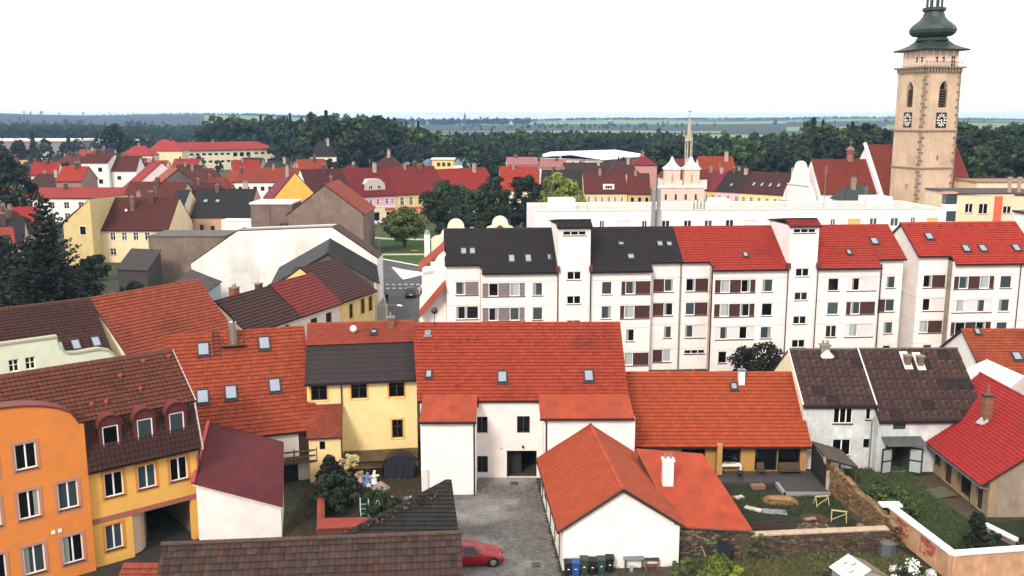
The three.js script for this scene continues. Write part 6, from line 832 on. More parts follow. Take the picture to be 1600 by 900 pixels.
  spots.forEach(([x, z], i) => { const a = tone[(i * 7) % 6], w = wn[(i * 3 + Math.floor(i / 5)) % 5], where = ['beside the big broad tree', 'below the long white factory', 'on the lane towards the hills', 'among the garden trees', 'near the vermilion roof', 'before the twin cream houses', 'behind the long low white building', 'in the gardens by the mustard firewall', 'in the hollow below the school'][Math.floor(i / 6)], L = RR(9, 15), an = RR(-0.6, 0.6), hf = i > 39 && i < 47 ? RR(3, 4) : RR(5, 8.5), hip = i % 3 === 0 ? 3 : 0; house({ n: 'house', label: `${w[0]} house with ${a[0]} ${hip ? 'hipped' : 'gabled'} roof ${where}`, A: [x, z], B: [x + L * Math.cos(an), z - L * Math.sin(an)], W: RR(9, 12), hf, hr: hf + RR(3.6, 5), wall: plaster(w[1]), tile: ft(a[2], { w: 1, h: 0.8 }), hip, far: 1, group: 'houses on the outskirts', F: row(2, 2.4, 3, hf - 2.4, 1.1, 1.4, 'dark2') }); });
  const wf = thing('factory', 'long low white factory roof before the hills', 'factory', [-480, 0, -790]); new G().box(0, 0, -60, 115, 11, 0).build('wall', mat(0x8a857f), wf); new G().box(-1, 11.01, -61, 116, 12.4, 1).build('roof', mat(0xd9d2cb), wf);
  const wf2 = thing('factory', 'second white factory roof, shorter and set back', 'factory', [-352, 0, -800]); new G().box(0, 0, -50, 24, 10, 0).build('wall', mat(0x8a857f), wf2); new G().box(-1, 10.01, -51, 25, 11.4, 1).build('roof', mat(0xd9d2cb), wf2);
  // hamlet on the far ridge
  const y0 = terrain(-130, -3300); for (const [x, w, h, lb] of [[-150, 60, 9, 'white farmhouse on the far ridge beneath the tiny steeple'], [-70, 90, 12, 'long white farm building on the far ridge'], [-210, 40, 8, 'small white house on the far ridge apart from the farm']]) house({ n: 'farmhouse', label: lb, y: terrain(x, -3300) - 1, A: [x, -3300], B: [x + w, -3300], W: 20, hf: h, hr: h + 8, wall: M.white, tile: ft('brownRed', { w: 6, h: 5 }), far: 1, gutter: 0, group: 'hamlet on the far ridge' });
  { const s = thing('steeple', 'tiny church steeple on the far ridge', 'church', [-165, terrain(-165, -3310) - 1, -3310]); new G().box(-4, 0, -4, 4, 24, 4).build('tower_wall', M.white, s); new G().cyl([0, 24, 0], [0, 46, 0], 5, 0.2, 6).build('needle', mat(0x4a3a38), s); }
}
// ================= yards, gardens, street and square =================
function sheet(name, pts, y, m, kind = 'structure') { const g = new G(); const sh = new THREE.Shape(pts.map(p => new THREE.Vector2(p[0], -p[1]))), e = new THREE.ShapeGeometry(sh); e.rotateX(-Math.PI / 2); e.translate(0, y, 0); const o = mesh(name, boxUV(e.toNonIndexed()), m, scene); o.userData.kind = kind; return o; }
const lawn = mat(0x363e22, { t: 'grass', s: 0.16, r: 1, b: 0.05, bs: 1.2, bt: 'bumpFine' }), lawnDry = mat(0x5c5a2a, { t: 'grass', s: 0.13, r: 1, b: 0.05, bs: 1.2 }), soil = mat(0x4a3a2e, { t: 'stone', s: 0.4, r: 1, b: 0.06, bs: 1 }), asphalt = mat(0x55545a, { t: 'dirty', s: 0.12, r: 0.95, b: 0.004, bs: 3 }), pavement = mat(0x8a857f, { t: 'dirty', s: 0.2, r: 0.95 });
sheet('yard', [[-7.2, -68.95], [-2.9, -68.95], [-2.9, -72.5], [2.45, -72.5], [3.4, -56.6], [3.6, -44], [-7.2, -44]], 0.0, mat(0x3f3a36, { t: 'dirty', s: 0.3, r: 1 }));
{ // concrete pavers, each its own block
  seed(5001); const list = []; for (let j = 0; j < 96; j++) for (let i = 0; i < 31; i++) { const x = -4.75 + i * 0.265 + (j % 2) * 0.13, z = -72.35 + j * 0.268; if (x > 2.3 + (-z - 56.6) * -0.07 + 0.75 || (z < -68.9 && x < -2.8)) continue; list.push([x, z]); }
  const im = new THREE.InstancedMesh(new THREE.BoxGeometry(0.243, 0.08, 0.24), mat(0xffffff, { t: 'grain', s: 0.9, r: 0.95 }), list.length), m = new THREE.Matrix4(), q = new THREE.Quaternion();
  list.forEach(([x, z], k) => { q.setFromEuler(new THREE.Euler(RR(-0.012, 0.012), RR(-0.02, 0.02), RR(-0.012, 0.012))); im.setMatrixAt(k, m.compose(v3(x, 0.035 + RR(-0.006, 0.006), z), q, v3(1, 1, 1))); const n = fbm(x * 0.4 + 20, z * 0.4, 4, 0, 9), v = 0.13 + 0.08 * R() + 0.26 * clamp((n - 0.42) * 2.4); im.setColorAt(k, new THREE.Color(v * 1.03, v * 0.97, v * 0.9)); });
  im.name = 'pavers'; im.receiveShadow = im.castShadow = true; tag(im, 'worn grey concrete pavers covering the yard', 'paving', null, 'stuff'); scene.add(im);
  for (const [x, z, lb] of [[0.2, -71.2, 'iron drain grate by the garage passage'], [1.6, -57.2, 'iron drain grate near the parked red car']]) { const g = thing('drain_grate', lb, 'drain', [x, 0.085, z]); for (let i = 0; i < 6; i++) new G().box(-0.28 + i * 0.1, 0, -0.25, -0.23 + i * 0.1, 0.02, 0.25).build('bar', M.metalDark, g); new G().box(-0.33, 0, -0.3, 0.33, 0.015, -0.25).box(-0.33, 0, 0.25, 0.33, 0.015, 0.3).build('frame', M.metalDark, g); }
}
sheet('lane', [[-34, -46], [-14, -46], [-15.8, -61], [-21, -66.5], [-27, -57.2], [-34, -51]], 0.004, mat(0x34302e, { t: 'dirty', s: 0.25, r: 0.95, b: 0.02, bs: 1.5 }));
sheet('courtyard', [[-16.3, -61], [-7.2, -61], [-7.2, -75.2], [-16.5, -75]], 0.004, soil);
sheet('garden_lawn', [[11, -58.8], [25.3, -60.2], [25.0, -73.5], [14, -73.5]], 0.008, mat(0x2d321f, { t: 'grass', s: 0.15, r: 1, b: 0.06, bs: 1 }));
sheet('lower_garden', [[3.6, -44], [3.3, -56.4], [11, -57.4], [26.3, -59.5], [27.6, -55], [34, -52], [34, -44]], 0.008, lawnDry);
sheet('bin_yard', [[3.5, -52], [3.35, -56.5], [11.5, -57.6], [12.5, -52]], 0.014, mat(0x5d564c, { t: 'stone', s: 0.4, r: 1, b: 0.03, bs: 2 }));
sheet('back_garden', [[26.6, -60], [27.9, -55.6], [34, -56.4], [50, -57], [50, -66], [35.2, -64], [35.2, -76], [25.4, -74.4]], 0.008, lawn);
sheet('earth_path', [[32.5, -72.4], [35.1, -73.5], [35.1, -64.5], [33.6, -64.5], [33.2, -68], [30.6, -72]], 0.014, mat(0x5f5240, { t: 'stone', s: 0.35, r: 1 }));
sheet('bare_earth', [[15.4, -59.2], [23.6, -60.1], [22.8, -62.4], [18.6, -63.2], [16.2, -62]], 0.016, mat(0x3d3029, { t: 'stone', s: 0.4, r: 1, b: 0.08, bs: 1.2 }));
{ // grass tufts
  seed(5002); const geo = new G(); for (let i = 0; i < 7; i++) { const a = R() * 6.28, r = RR(0.01, 0.07), h = RR(0.08, 0.2), x = Math.cos(a) * r, z = Math.sin(a) * r, b = R() * 6.28; geo.tri([x - 0.02 * Math.cos(b), 0, z - 0.02 * Math.sin(b)], [x + 0.02 * Math.cos(b), 0, z + 0.02 * Math.sin(b)], [x * 2.4, h, z * 2.4]); }
  const spots = []; const fill = (n, x0, x1, z0, z1, ok, c) => { for (let i = 0; i < n; i++) { const x = RR(x0, x1), z = RR(z0, z1); if (ok(x, z)) spots.push([x, z, c]); } };
  fill(5200, 15, 25, -72, -60.4, (x, z) => z > -69.4 && !(x < 23.6 && z > -62.6 && x > 15.4) && x < 25 && fbm(x * 0.5, z * 0.5, 3, 0, 3) > 0.4, [0.048, 0.066, 0.026]); fill(6500, 11.5, 33, -59, -46, (x, z) => z > -58.2 + (x - 11) * -0.09 && (z > -55 || x < 26.5), [0.12, 0.115, 0.045]); fill(7000, 26.6, 35, -75, -56.5, (x, z) => z < -57 + (x < 28 ? -3 : 0) && !(x > 33.2), [0.06, 0.092, 0.03]); fill(700, -16, -7.5, -74, -62, () => true, [0.05, 0.07, 0.03]); fill(300, 3.6, 11, -57.2, -52, () => true, [0.11, 0.1, 0.05]);
  const im = new THREE.InstancedMesh(geo.geo(), mat(0xffffff, { r: 1 }), spots.length), m = new THREE.Matrix4(); spots.forEach(([x, z, c], k) => { const s = RR(0.7, 1.5), f = RR(0.6, 1.4); im.setMatrixAt(k, m.compose(v3(x, 0.01, z), new THREE.Quaternion().setFromEuler(new THREE.Euler(0, R() * 6, 0)), v3(s, s, s))); im.setColorAt(k, new THREE.Color(c[0] * f, c[1] * f, c[2] * f)); }); im.name = 'grass'; tag(im, 'rough grass of the back gardens', 'grass', null, 'stuff'); im.castShadow = im.receiveShadow = true; scene.add(im);
}
// street, pavements and the square
sheet('road', [[-13.4, -125], [-18.2, -125], [-18.1, -131.7], [-19.7, -143.4], [-22.3, -157.3], [-24.3, -166.9], [-27.8, -192.7], [-45, -206], [-60, -250], [-44, -268], [-2, -292], [60, -292], [60, -283], [2, -283], [-34, -262], [-45, -245], [-34, -205], [-16.6, -181.7], [20, -168], [20, -160], [-15.9, -166], [-16.2, -160.4], [-14.8, -148.7], [-13.4, -131.7]], 0.006, asphalt);
sheet('road_near', [[-13.0, -95], [-18.2, -95], [-18.2, -125], [-13.4, -125]], 0.006, asphalt);
function raised(name, pts, h, m) { const sh = new THREE.Shape(pts.map(p => new THREE.Vector2(p[0], -p[1]))), e = new THREE.ExtrudeGeometry(sh, { depth: h, bevelEnabled: false }); e.rotateX(-Math.PI / 2); e.computeVertexNormals(); const o = mesh(name, boxUV(e), m, scene); o.userData.kind = 'structure'; return o; }
raised('pavement', [[-18.2, -96], [-18.1, -131.7], [-19.7, -143.4], [-22.3, -157.3], [-24.3, -166.9], [-25.8, -178], [-27.6, -178], [-22.5, -148], [-20.5, -130], [-20, -96]], 0.12, pavement);
raised('pavement', [[-13.4, -96], [-13.4, -131.7], [-14.8, -148.7], [-16.2, -160.4], [-15.9, -166], [-12.2, -166], [-11.5, -148], [-11.2, -131], [-11.2, -96]], 0.12, pavement);
for (const [a, b] of [[[-18.2, -96], [-18.1, -131.7]], [[-18.1, -131.7], [-19.7, -143.4]], [[-19.7, -143.4], [-22.3, -157.3]], [[-22.3, -157.3], [-24.3, -166.9]], [[-13.4, -96], [-13.4, -131.7]], [[-13.4, -131.7], [-14.8, -148.7]], [[-14.8, -148.7], [-16.2, -160.4]]]) { const l = Math.hypot(b[0] - a[0], b[1] - a[1]), o = new G().box(0, 0, -0.14, l, 0.135, 0.14).build('kerb', mat(0xb5b0aa, { t: 'dirty', s: 0.5 }), scene); o.position.set(a[0], 0.004, a[1]); o.rotation.y = Math.atan2(-(b[1] - a[1]), b[0] - a[0]); o.userData.kind = 'structure'; }
const green = mat(0x4a6a26, { t: 'grass', s: 0.06, r: 1 });
raised('square_lawn', [[-27.4, -194.5], [-17, -183.5], [30, -172], [30, -198], [-18, -199.8], [-30, -199.5]], 0.13, green);
raised('square_lawn', [[-30.4, -202], [-18, -202.2], [30, -200.5], [30, -226], [-16, -224], [-31, -226.5], [-38, -231]], 0.13, green);
raised('square_lawn', [[-40, -234.5], [-31, -229.8], [-16, -227], [30, -229], [30, -262], [0, -260], [-40, -248]], 0.13, green);
const paths = mat(0xd9d2c4, { t: 'dirty', s: 0.2, r: 0.95 }); sheet('square_path', [[-31, -199.4], [-18, -199.7], [30, -198.1], [30, -200.4], [-18, -202.1], [-31, -202.1]], 0.12, paths); sheet('square_path', [[-39, -231.2], [-31, -226.7], [-16, -224.2], [30, -226.2], [30, -228.8], [-16, -226.8], [-31, -229.6], [-40, -234.3]], 0.12, paths);
new G().cyl([-27.6, 0.07, -194.5], [-17, 0.07, -183.3], 0.14, 0.14, 4).build('kerb', mat(0xe2ddd4), scene).userData.kind = 'structure';
const paint = mat(0xefeeea, { r: 0.8 });
sheet('road_marking', [[-24.1, -184], [-20.6, -171], [-20.0, -169.2], [-16.4, -175.4], [-16.3, -176.6], [-20.5, -180]], 0.012, paint);
for (let i = 0; i < 5; i++) { const t = i / 5, o = sheet('road_marking', [[-22.6 + t * 1.9, -181.5 + t * 9.5], [-22.1 + t * 2.1, -181.4 + t * 9.5], [-20.2 + t * 1.2, -178.4 + t * 7], [-20.5 + t * 1.2, -178.6 + t * 7]], 0.018, asphalt); }
for (let i = 0; i < 6; i++) for (const [z, x] of [[-163.8, -22.6], [-159.9, -22.0]]) sheet('road_marking', [[x + i * 1.1, z], [x + i * 1.1 + 0.6, z], [x + i * 1.1 + 0.6, z - 0.45], [x + i * 1.1, z - 0.45]], 0.012, paint);
// ================= garden walls =================
function stoneWall(label, A, B, h0, h1, t, cols, o = {}) {
  const dx = B[0] - A[0], dz = B[1] - A[1], L = Math.hypot(dx, dz), g = thing('stone_wall', label, 'wall', [A[0], 0, A[1]], Math.atan2(-dz, dx)); g.userData.kind = 'thing';
  const top = x => lerp(h0, h1, x / L) + (o.rag ?? 0) * (fbm(x * 1.3, 3, 3, 0, 8) - 0.5) * 2;
  const core = new G(), n = Math.ceil(L / 0.4); for (let i = 0; i < n; i++) { const a = i * L / n, b = (i + 1) * L / n; core.q([a, 0, -0.06], [b, 0, -0.06], [b, top(b) - 0.06, -0.06], [a, top(a) - 0.06, -0.06]).q([a, top(a) - 0.06, -0.06], [b, top(b) - 0.06, -0.06], [b, top(b) - 0.06, -t + 0.06], [a, top(a) - 0.06, -t + 0.06]).q([b, 0, -t + 0.06], [a, 0, -t + 0.06], [a, top(a) - 0.06, -t + 0.06], [b, top(b) - 0.06, -t + 0.06]); } core.build('mortar_core', mat(o.core ?? 0x6d5f50, { t: 'stone', s: 0.5, r: 1 }), g);
  const s = new G(), cs = cols.map(rgb); for (let y = 0.02; y < Math.max(h0, h1);) { const hh = RR(0.07, 0.17); for (let x = 0; x < L;) { const w = RR(0.14, 0.5); if (y + hh * 0.6 < top(x + w / 2)) for (const [z, d] of [[0, 1], [-t, -1]]) { if (R() < (o.bare ?? 0)) continue; const c = pick(cs).map(v => v * RR(0.7, 1.25)), p = RR(0, 0.06), j = () => RR(-0.02, 0.02), f = z + d * p, bk = z - d * 0.2; const P = [[x + 0.015 + j(), y + j(), f], [x + w - 0.015 + j(), y + j(), f], [x + w - 0.015 + j(), y + hh - 0.015 + j(), f - d * 0.015], [x + 0.015 + j(), y + hh - 0.015 + j(), f - d * 0.015]]; s.q(P[0], P[1], P[2], P[3], c).q(P[3], P[2], [P[2][0], P[2][1], bk], [P[3][0], P[3][1], bk], c).q(P[0], P[3], [P[3][0], P[3][1], bk], [P[0][0], P[0][1], bk], c).q(P[2], P[1], [P[1][0], P[1][1], bk], [P[2][0], P[2][1], bk], c).q(P[1], P[0], [P[0][0], P[0][1], bk], [P[1][0], P[1][1], bk], c); } x += w; } y += hh; }
  tag(s.build('stones', mat(0xffffff, { v: 1, r: 0.95, t: 'stone', s: 0.8 }), g), null, null, null, 'stuff'); return { g, L };
}
{
  seed(5100);
  const sc = [0x5d5045, 0x6b5b4c, 0x4a4038, 0x7a6856, 0x554a44];
  const a = stoneWall('long rubble stone wall with pale mortar cap between the two gardens', [15.9, -58.75], [25.8, -59.75], 1.35, 1.4, 0.5, sc), cap = new G().box(0, 0, -0.56, 9.95, 0.1, 0.06).build('cap', mat(0xc9b49e, { t: 'dirty', s: 0.4, r: 0.95 }), a.g); cap.position.y = 1.36;
  stoneWall('dark rubble wall under the low smooth orange roof', [10.9, -57.9], [15.9, -58.6], 2.2, 1.7, 0.4, [0x4f443b, 0x5d5146, 0x3f3731, 0x8a7a66]);
  const b = stoneWall('crumbling earth and stone boundary wall with ragged top', [25.0, -69.6], [26.3, -60.2], 2.3, 1.5, 0.5, [0x8a6f50, 0x7a6248, 0x9c8262, 0x6a5844], { rag: 0.25, bare: 0.45, core: 0x9a7c58 });
  const en = thing('wall_pillar', 'flaking white and brick pillar at the end of the boundary wall', 'pillar', [24.75, 0, -69.9]); new G().box(0, 0, -0.5, 0.45, 2.7, 0).build('pillar_body', mat(0xd9cfc4, { t: 'dirty', s: 0.5, r: 0.95 }), en); new G().box(0.02, 1.7, 0.002, 0.42, 2.6, 0.04).build('bare_brick', mat(0x8a4a38, { t: 'stone', s: 1.2 }), en);
  // plastered wall with white slabs, brick showing through
  const g = thing('garden_wall', 'salmon plastered wall with bare brick patches and white cap slabs', 'wall', [0, 0, 0]); g.userData.kind = 'thing';
  const pl = mat(0xd9a987, { t: 'dirty', s: 0.3, r: 0.95 }), C = [[26.9, -62.4], [27.9, -55.1], [38, -56.6]], capM = [mat(0xe9eaec, { t: 'plaster', s: 0.4, r: 0.7 }), mat(0xdfe2e6, { t: 'plaster', s: 0.4, r: 0.7 }), mat(0xf0f0f0, { t: 'plaster', s: 0.4, r: 0.7 })];
  for (let k = 0; k < 2; k++) {
    const A = C[k], B = C[k + 1], L = Math.hypot(B[0] - A[0], B[1] - A[1]), an = Math.atan2(-(B[1] - A[1]), B[0] - A[0]), w = new G().box(k ? -0.15 : 0, 0, -0.36, L + (k ? 0 : 0.15), 1.8, 0); const o = w.build('wall_body', pl, g); o.position.set(A[0], 0, A[1]); o.rotation.y = an;
    const n = Math.round(L / 1.25); for (let i = 0; i < n; i++) { const s = new G().box(i * L / n + 0.01, 1.802, -0.5, (i + 1) * L / n - 0.01, 1.9 + RR(0, 0.012), 0.14).build('cap_slab', pick(capM), g); s.position.set(A[0], 0, A[1]); s.rotation.y = an; }
    if (!k) for (const [x0, x1, y0, y1] of [[0.9, 2.6, 0.45, 1.6], [3.6, 5.6, 0.25, 1.55]]) { const q = new G(), cs = [0xa0472f, 0x8f3f2c, 0xb35a40, 0xa86a54].map(rgb); for (let y = y0, r = 0; y < y1; y += 0.085, r++) for (let x = x0 + (r % 2) * 0.13; x < x1; x += 0.26) { if (fbm(x * 1.6, y * 2, 3, 0, 12 + k) < 0.36 + 0.25 * (Math.min(x - x0, x1 - x, (y - y0) * 1.6, (y1 - y) * 1.6) < 0.15 ? 1 : 0)) continue; const p = RR(0.012, 0.03), c = pick(cs).map(v => v * RR(0.8, 1.2)); q.box(x, y, -0.02, x + 0.24, y + 0.068, p, c); } const o2 = tag(q.build('bricks', mat(0xffffff, { v: 1, r: 0.95 }), g), null, null, null, 'stuff'); o2.position.set(A[0], 0, A[1]); o2.rotation.y = an; }
  }
  const ec = new G().box(-0.4, 1.8, -0.55, 1.1, 1.95, 0.2).build('cap_slab', capM[0], g); ec.position.set(26.75, 0, -62.7);
}
// ================= trees and shrubs =================
const leafMat = new THREE.MeshStandardMaterial({ color: 0xffffff, vertexColors: true, roughness: 0.9, side: THREE.DoubleSide });
const barkMat = mat(0x3a2e24, { t: 'grain', s: 1, r: 0.95 });
function leafQuad(q, p, n, s, c) { const a = v3(n.y, n.z, -n.x).cross(n).normalize(), b = n.clone().cross(a), t = R() * 6.28, ca = Math.cos(t) * s, sa = Math.sin(t) * s, U = a.clone().multiplyScalar(ca).addScaledVector(b, sa), V = a.clone().multiplyScalar(-sa * 0.75).addScaledVector(b, ca * 0.75); const P = (u, v) => [p.x + U.x * u + V.x * v, p.y + U.y * u + V.y * v, p.z + U.z * u + V.z * v]; q.q(P(-1, 0), P(0, -1), P(1, 0), P(0, 1), c); }
const rdir = () => { const z = RR(-1, 1), a = R() * 6.283, r = Math.sqrt(1 - z * z); return v3(r * Math.cos(a), z, r * Math.sin(a)); };
function crownGeo({ r, h, y, clumps, leaves, size, cols, flat = 1 }) {
  const q = new G(), cs = cols.map(rgb);
  for (let k = 0; k < clumps; k++) {
    const d = rdir(), rad = Math.cbrt(RR(0.12, 1)), w = 1 - 0.3 * Math.max(0, d.y), c = v3(d.x * r * rad * w, y + d.y * h * rad, d.z * r * rad * w), rc = r * RR(0.2, 0.36), tone = RR(0.75, 1.2), base = pick(cs);
    for (let i = 0; i < leaves; i++) { const e = rdir(); if (e.y < -0.35 && R() < 0.6) e.y *= -1; const p = c.clone().addScaledVector(e, rc * Math.sqrt(RR(0.25, 1))); p.y = c.y + (p.y - c.y) * 0.8 * flat; const n = e.clone().addScaledVector(rdir(), 0.7).normalize(); leafQuad(q, p, n, size * RR(0.6, 1.3), base.map(v => v * tone * RR(0.8, 1.2))); }
  }
  return q.geo();
}
function trunkGeo(h, r, limbs, spread) { const q = new G(), top = [RR(-0.2, 0.2) * r, h, RR(-0.2, 0.2) * r]; q.cyl([0, -0.1, 0], [0.05, h * 0.45, 0], r * 1.25, r * 0.85, 8).cyl([0.05, h * 0.45, 0], top, r * 0.85, r * 0.35, 8); for (let i = 0; i < limbs; i++) { const a = i / limbs * 6.28 + R(), y = h * RR(0.4, 0.75); q.cyl([0.05, y, 0], [Math.cos(a) * spread * RR(0.5, 0.9), y + h * RR(0.15, 0.4), Math.sin(a) * spread * RR(0.5, 0.9)], r * 0.4, r * 0.08, 6, undefined, false); } return q.geo(); }
const greenD = [0x1d2e17, 0x24371a, 0x182713, 0x2c3f1f], greenM = [0x33491f, 0x3d5424, 0x2a3d1b], greenY = [0x6f7a2a, 0x7f8a34, 0x5d6a26], greenS = [0x16221a, 0x1c2a1d, 0x121c15];
function tree(name, label, p, o, group) { const g = thing(name, label, o.cat ?? 'tree', p, R() * 6, group); mesh('trunk', trunkGeo(o.y + o.h * 0.3, o.tr ?? o.r * 0.07, 6, o.r * 0.8), barkMat, g); mesh('crown', crownGeo(o), leafMat, g); return g; }
function conifer(name, label, p, H, rad, dens, cols, group) {
  const g = thing(name, label, 'tree', p, 0, group), q = new G(), cs = cols.map(rgb), bq = new G(); bq.cyl([0, -0.1, 0], [0, H * 0.98, 0], H * 0.016, 0.03, 8);
  const tiers = Math.round(H * dens);
  for (let i = 0; i < tiers; i++) {
    const t = i / tiers, y = H * (0.06 + 0.92 * t), L = rad * Math.pow(1 - t, 0.8) * RR(0.75, 1.1) + 0.15, n = Math.max(4, Math.round(9 * (1 - t) + 4));
    for (let k = 0; k < n; k++) { const a = k / n * 6.283 + R() * 0.8, l = L * RR(0.7, 1.12), droop = lerp(-0.28, 0.35, t), tone = RR(0.7, 1.3), steps = Math.max(3, Math.round(l * 3.2)); if (l > 1) bq.cyl([0, y, 0], [Math.cos(a) * l * 0.8, y + droop * l * 0.8, Math.sin(a) * l * 0.8], 0.04, 0.015, 4, undefined, false); for (let s = 1; s <= steps; s++) { const f = s / steps, x = Math.cos(a) * l * f, z = Math.sin(a) * l * f, yy = y + droop * l * f + 0.22 * l * f * f; for (let m = 0; m < 8; m++) { const w = 0.36 * (1.15 - f * 0.6) * Math.min(1.4, L * 0.5 + 0.3); leafQuad(q, v3(x + RR(-w, w), yy + RR(-0.32, 0.06), z + RR(-w, w)), v3(RR(-0.6, 0.6), RR(0.4, 1), RR(-0.6, 0.6)).normalize(), RR(0.13, 0.27), pick(cs).map(v => v * tone * RR(0.8, 1.2))); } } }
  }
  mesh('trunk', bq.geo(), barkMat, g); mesh('crown', q.geo(), leafMat, g); return g;
}
seed(6001);
conifer('spruce', 'tall dark spruce rising behind the pale green house', [-54.4, 0, -108], 20.8, 7.0, 1.35, greenS);
{ const t = tree('broadleaf_tree', 'big dark broadleaf tree next to the low white building', [-129, 0, -238], { r: 6.6, h: 9, y: 11.4, clumps: 110, leaves: 90, size: 0.42, cols: greenS.concat(greenD) }); }
tree('broadleaf_tree', 'dark leafy tree low in front of the tall spruce', [-61, 0, -100], { r: 4.5, h: 4, y: 5.6, clumps: 40, leaves: 80, size: 0.26, cols: greenS }); tree('broadleaf_tree', 'dark leafy tree crowding the foot of the spruce', [-49.5, 0, -104], { r: 4, h: 3.2, y: 5.2, clumps: 36, leaves: 80, size: 0.25, cols: greenS });
tree('square_tree', 'round olive-green tree alone on the square lawn', [-24.6, 0.1, -211.5], { r: 4.9, h: 3.9, y: 5.2, clumps: 60, leaves: 90, size: 0.3, cols: [0x4a5424, 0x566028, 0x3f4a20] }, 'trees on the square');
tree('square_tree', 'dense tree between the yellow house and the lone round tree', [-17, 0.1, -240], { r: 7, h: 5.2, y: 7.4, clumps: 80, leaves: 90, size: 0.36, cols: greenD.concat([0x35421e]) }, 'trees on the square');
tree('square_tree', 'wide dark tree before the scarlet roof on the square', [-8, 0.1, -222], { r: 7, h: 5, y: 7, clumps: 80, leaves: 90, size: 0.36, cols: greenD }, 'trees on the square');
tree('square_tree', 'dark upright tree above the red scrolled gable', [-4.6, 0.1, -238], { r: 4.4, h: 6.4, y: 8.2, clumps: 70, leaves: 90, size: 0.33, cols: greenS.concat(greenD) }, 'trees on the square');
tree('square_tree', 'tallest dark oval tree on the square', [3.2, 0.1, -232], { r: 4.9, h: 6.8, y: 8.6, clumps: 80, leaves: 90, size: 0.34, cols: greenS }, 'trees on the square');
tree('square_tree', 'bright yellow-green tree behind the flat white roof', [11.4, 0.1, -231], { r: 6.2, h: 5.6, y: 9.4, clumps: 80, leaves: 90, size: 0.36, cols: greenY }, 'trees on the square');
tree('square_tree', 'dark tree behind the scrolled gables', [-12, 0.1, -203], { r: 4.2, h: 4, y: 4.6, clumps: 60, leaves: 80, size: 0.3, cols: greenS }, 'trees on the square');
tree('shrub', 'dark round bush at the foot of the apartment block', [27.3, 0, -100.5], { r: 2.9, h: 2.3, y: 2.4, clumps: 50, leaves: 90, size: 0.16, cols: [0x15170f, 0x1c2015, 0x11130d], cat: 'shrub' });
tree('shrub', 'low dark bush beside the apartment block bush', [24.4, 0, -100], { r: 1.3, h: 0.7, y: 0.8, clumps: 16, leaves: 60, size: 0.12, cols: greenD, cat: 'shrub' });
conifer('thuja', 'clipped conical thuja on the lawn by the white cap slabs', [31.2, 0, -58.6], 3.2, 0.75, 6, [0x1a2414, 0x222c18, 0x151d11], 'thujas'); conifer('thuja', 'broad thuja at the edge of the lawn below the barn', [35.9, 0, -59.2], 3.3, 1.0, 6, [0x1a2414, 0x222c18, 0x151d11], 'thujas');
tree('shrub', 'leafy light green shrub behind the crumbling wall', [28.4, 0, -65.6], { r: 2.0, h: 0.9, y: 0.95, clumps: 44, leaves: 70, size: 0.12, cols: [0x3a4a1c, 0x4a5a26, 0x2f3d18], cat: 'shrub' });
tree('shrub', 'bright leafy bush in the lower garden below the stone wall', [13.0, 0, -54.2], { r: 1.35, h: 1.0, y: 1.1, clumps: 34, leaves: 70, size: 0.11, cols: [0x5a6424, 0x6a742c, 0x4a5420], cat: 'shrub' }); tree('shrub', 'loose bush next to the rubble wall and bins', [10.9, 0, -54.8], { r: 0.9, h: 0.9, y: 0.9, clumps: 18, leaves: 60, size: 0.1, cols: [0x566024, 0x465020], cat: 'shrub' });
tree('sapling', 'thin young tree in front of the long stone wall', [16.0, 0, -57.2], { r: 0.6, h: 1.0, y: 1.6, clumps: 12, leaves: 30, size: 0.08, cols: [0x4a5a26, 0x3a4a1c], tr: 0.03 });
tree('shrub', 'small bluish cabbage-like plant on the lower lawn', [20.8, 0, -55.6], { r: 0.7, h: 0.35, y: 0.3, clumps: 16, leaves: 50, size: 0.12, cols: [0x3a4a44, 0x2f3d38], cat: 'plant' }); tree('shrub', 'white-flowered rose bush by the salmon wall', [25.3, 0, -54.4], { r: 1.3, h: 0.8, y: 0.8, clumps: 30, leaves: 60, size: 0.1, cols: [0x1f2a18, 0x26321c, 0xe6e6e0], cat: 'shrub' });
tree('shrub', 'small round bush on the lawn near the thuja', [28.8, 0, -60.6], { r: 0.7, h: 0.4, y: 0.4, clumps: 14, leaves: 50, size: 0.09, cols: greenD, cat: 'shrub' }); tree('shrub', 'low clipped bush by the concrete planter', [33.6, 0, -60.8], { r: 0.5, h: 0.4, y: 0.4, clumps: 12, leaves: 50, size: 0.09, cols: greenD, cat: 'shrub' });
conifer('dwarf_conifer', 'dark dwarf conifer in the yellow house courtyard', [-14.3, 0, -69.6], 3.0, 1.2, 6, [0x141c12, 0x1a2416, 0x10160e]); tree('shrub', 'spreading dark juniper filling the courtyard corner', [-13.4, 0, -66.4], { r: 2.0, h: 1.3, y: 1.3, clumps: 50, leaves: 70, size: 0.12, cols: [0x1c2618, 0x243020, 0x16200f], cat: 'shrub' }); tree('shrub', 'feathery straw-coloured grass plume by the yellow wall', [-12.8, 0, -70.4], { r: 0.9, h: 1.2, y: 1.8, clumps: 22, leaves: 60, size: 0.09, cols: [0xb8a878, 0xa89868, 0xc8b88a], cat: 'grass plant' }); tree('shrub', 'dark weeds behind the derelict shed', [-9.8, 0, -65.5], { r: 1.6, h: 0.8, y: 0.8, clumps: 30, leaves: 60, size: 0.11, cols: greenD, cat: 'shrub' });
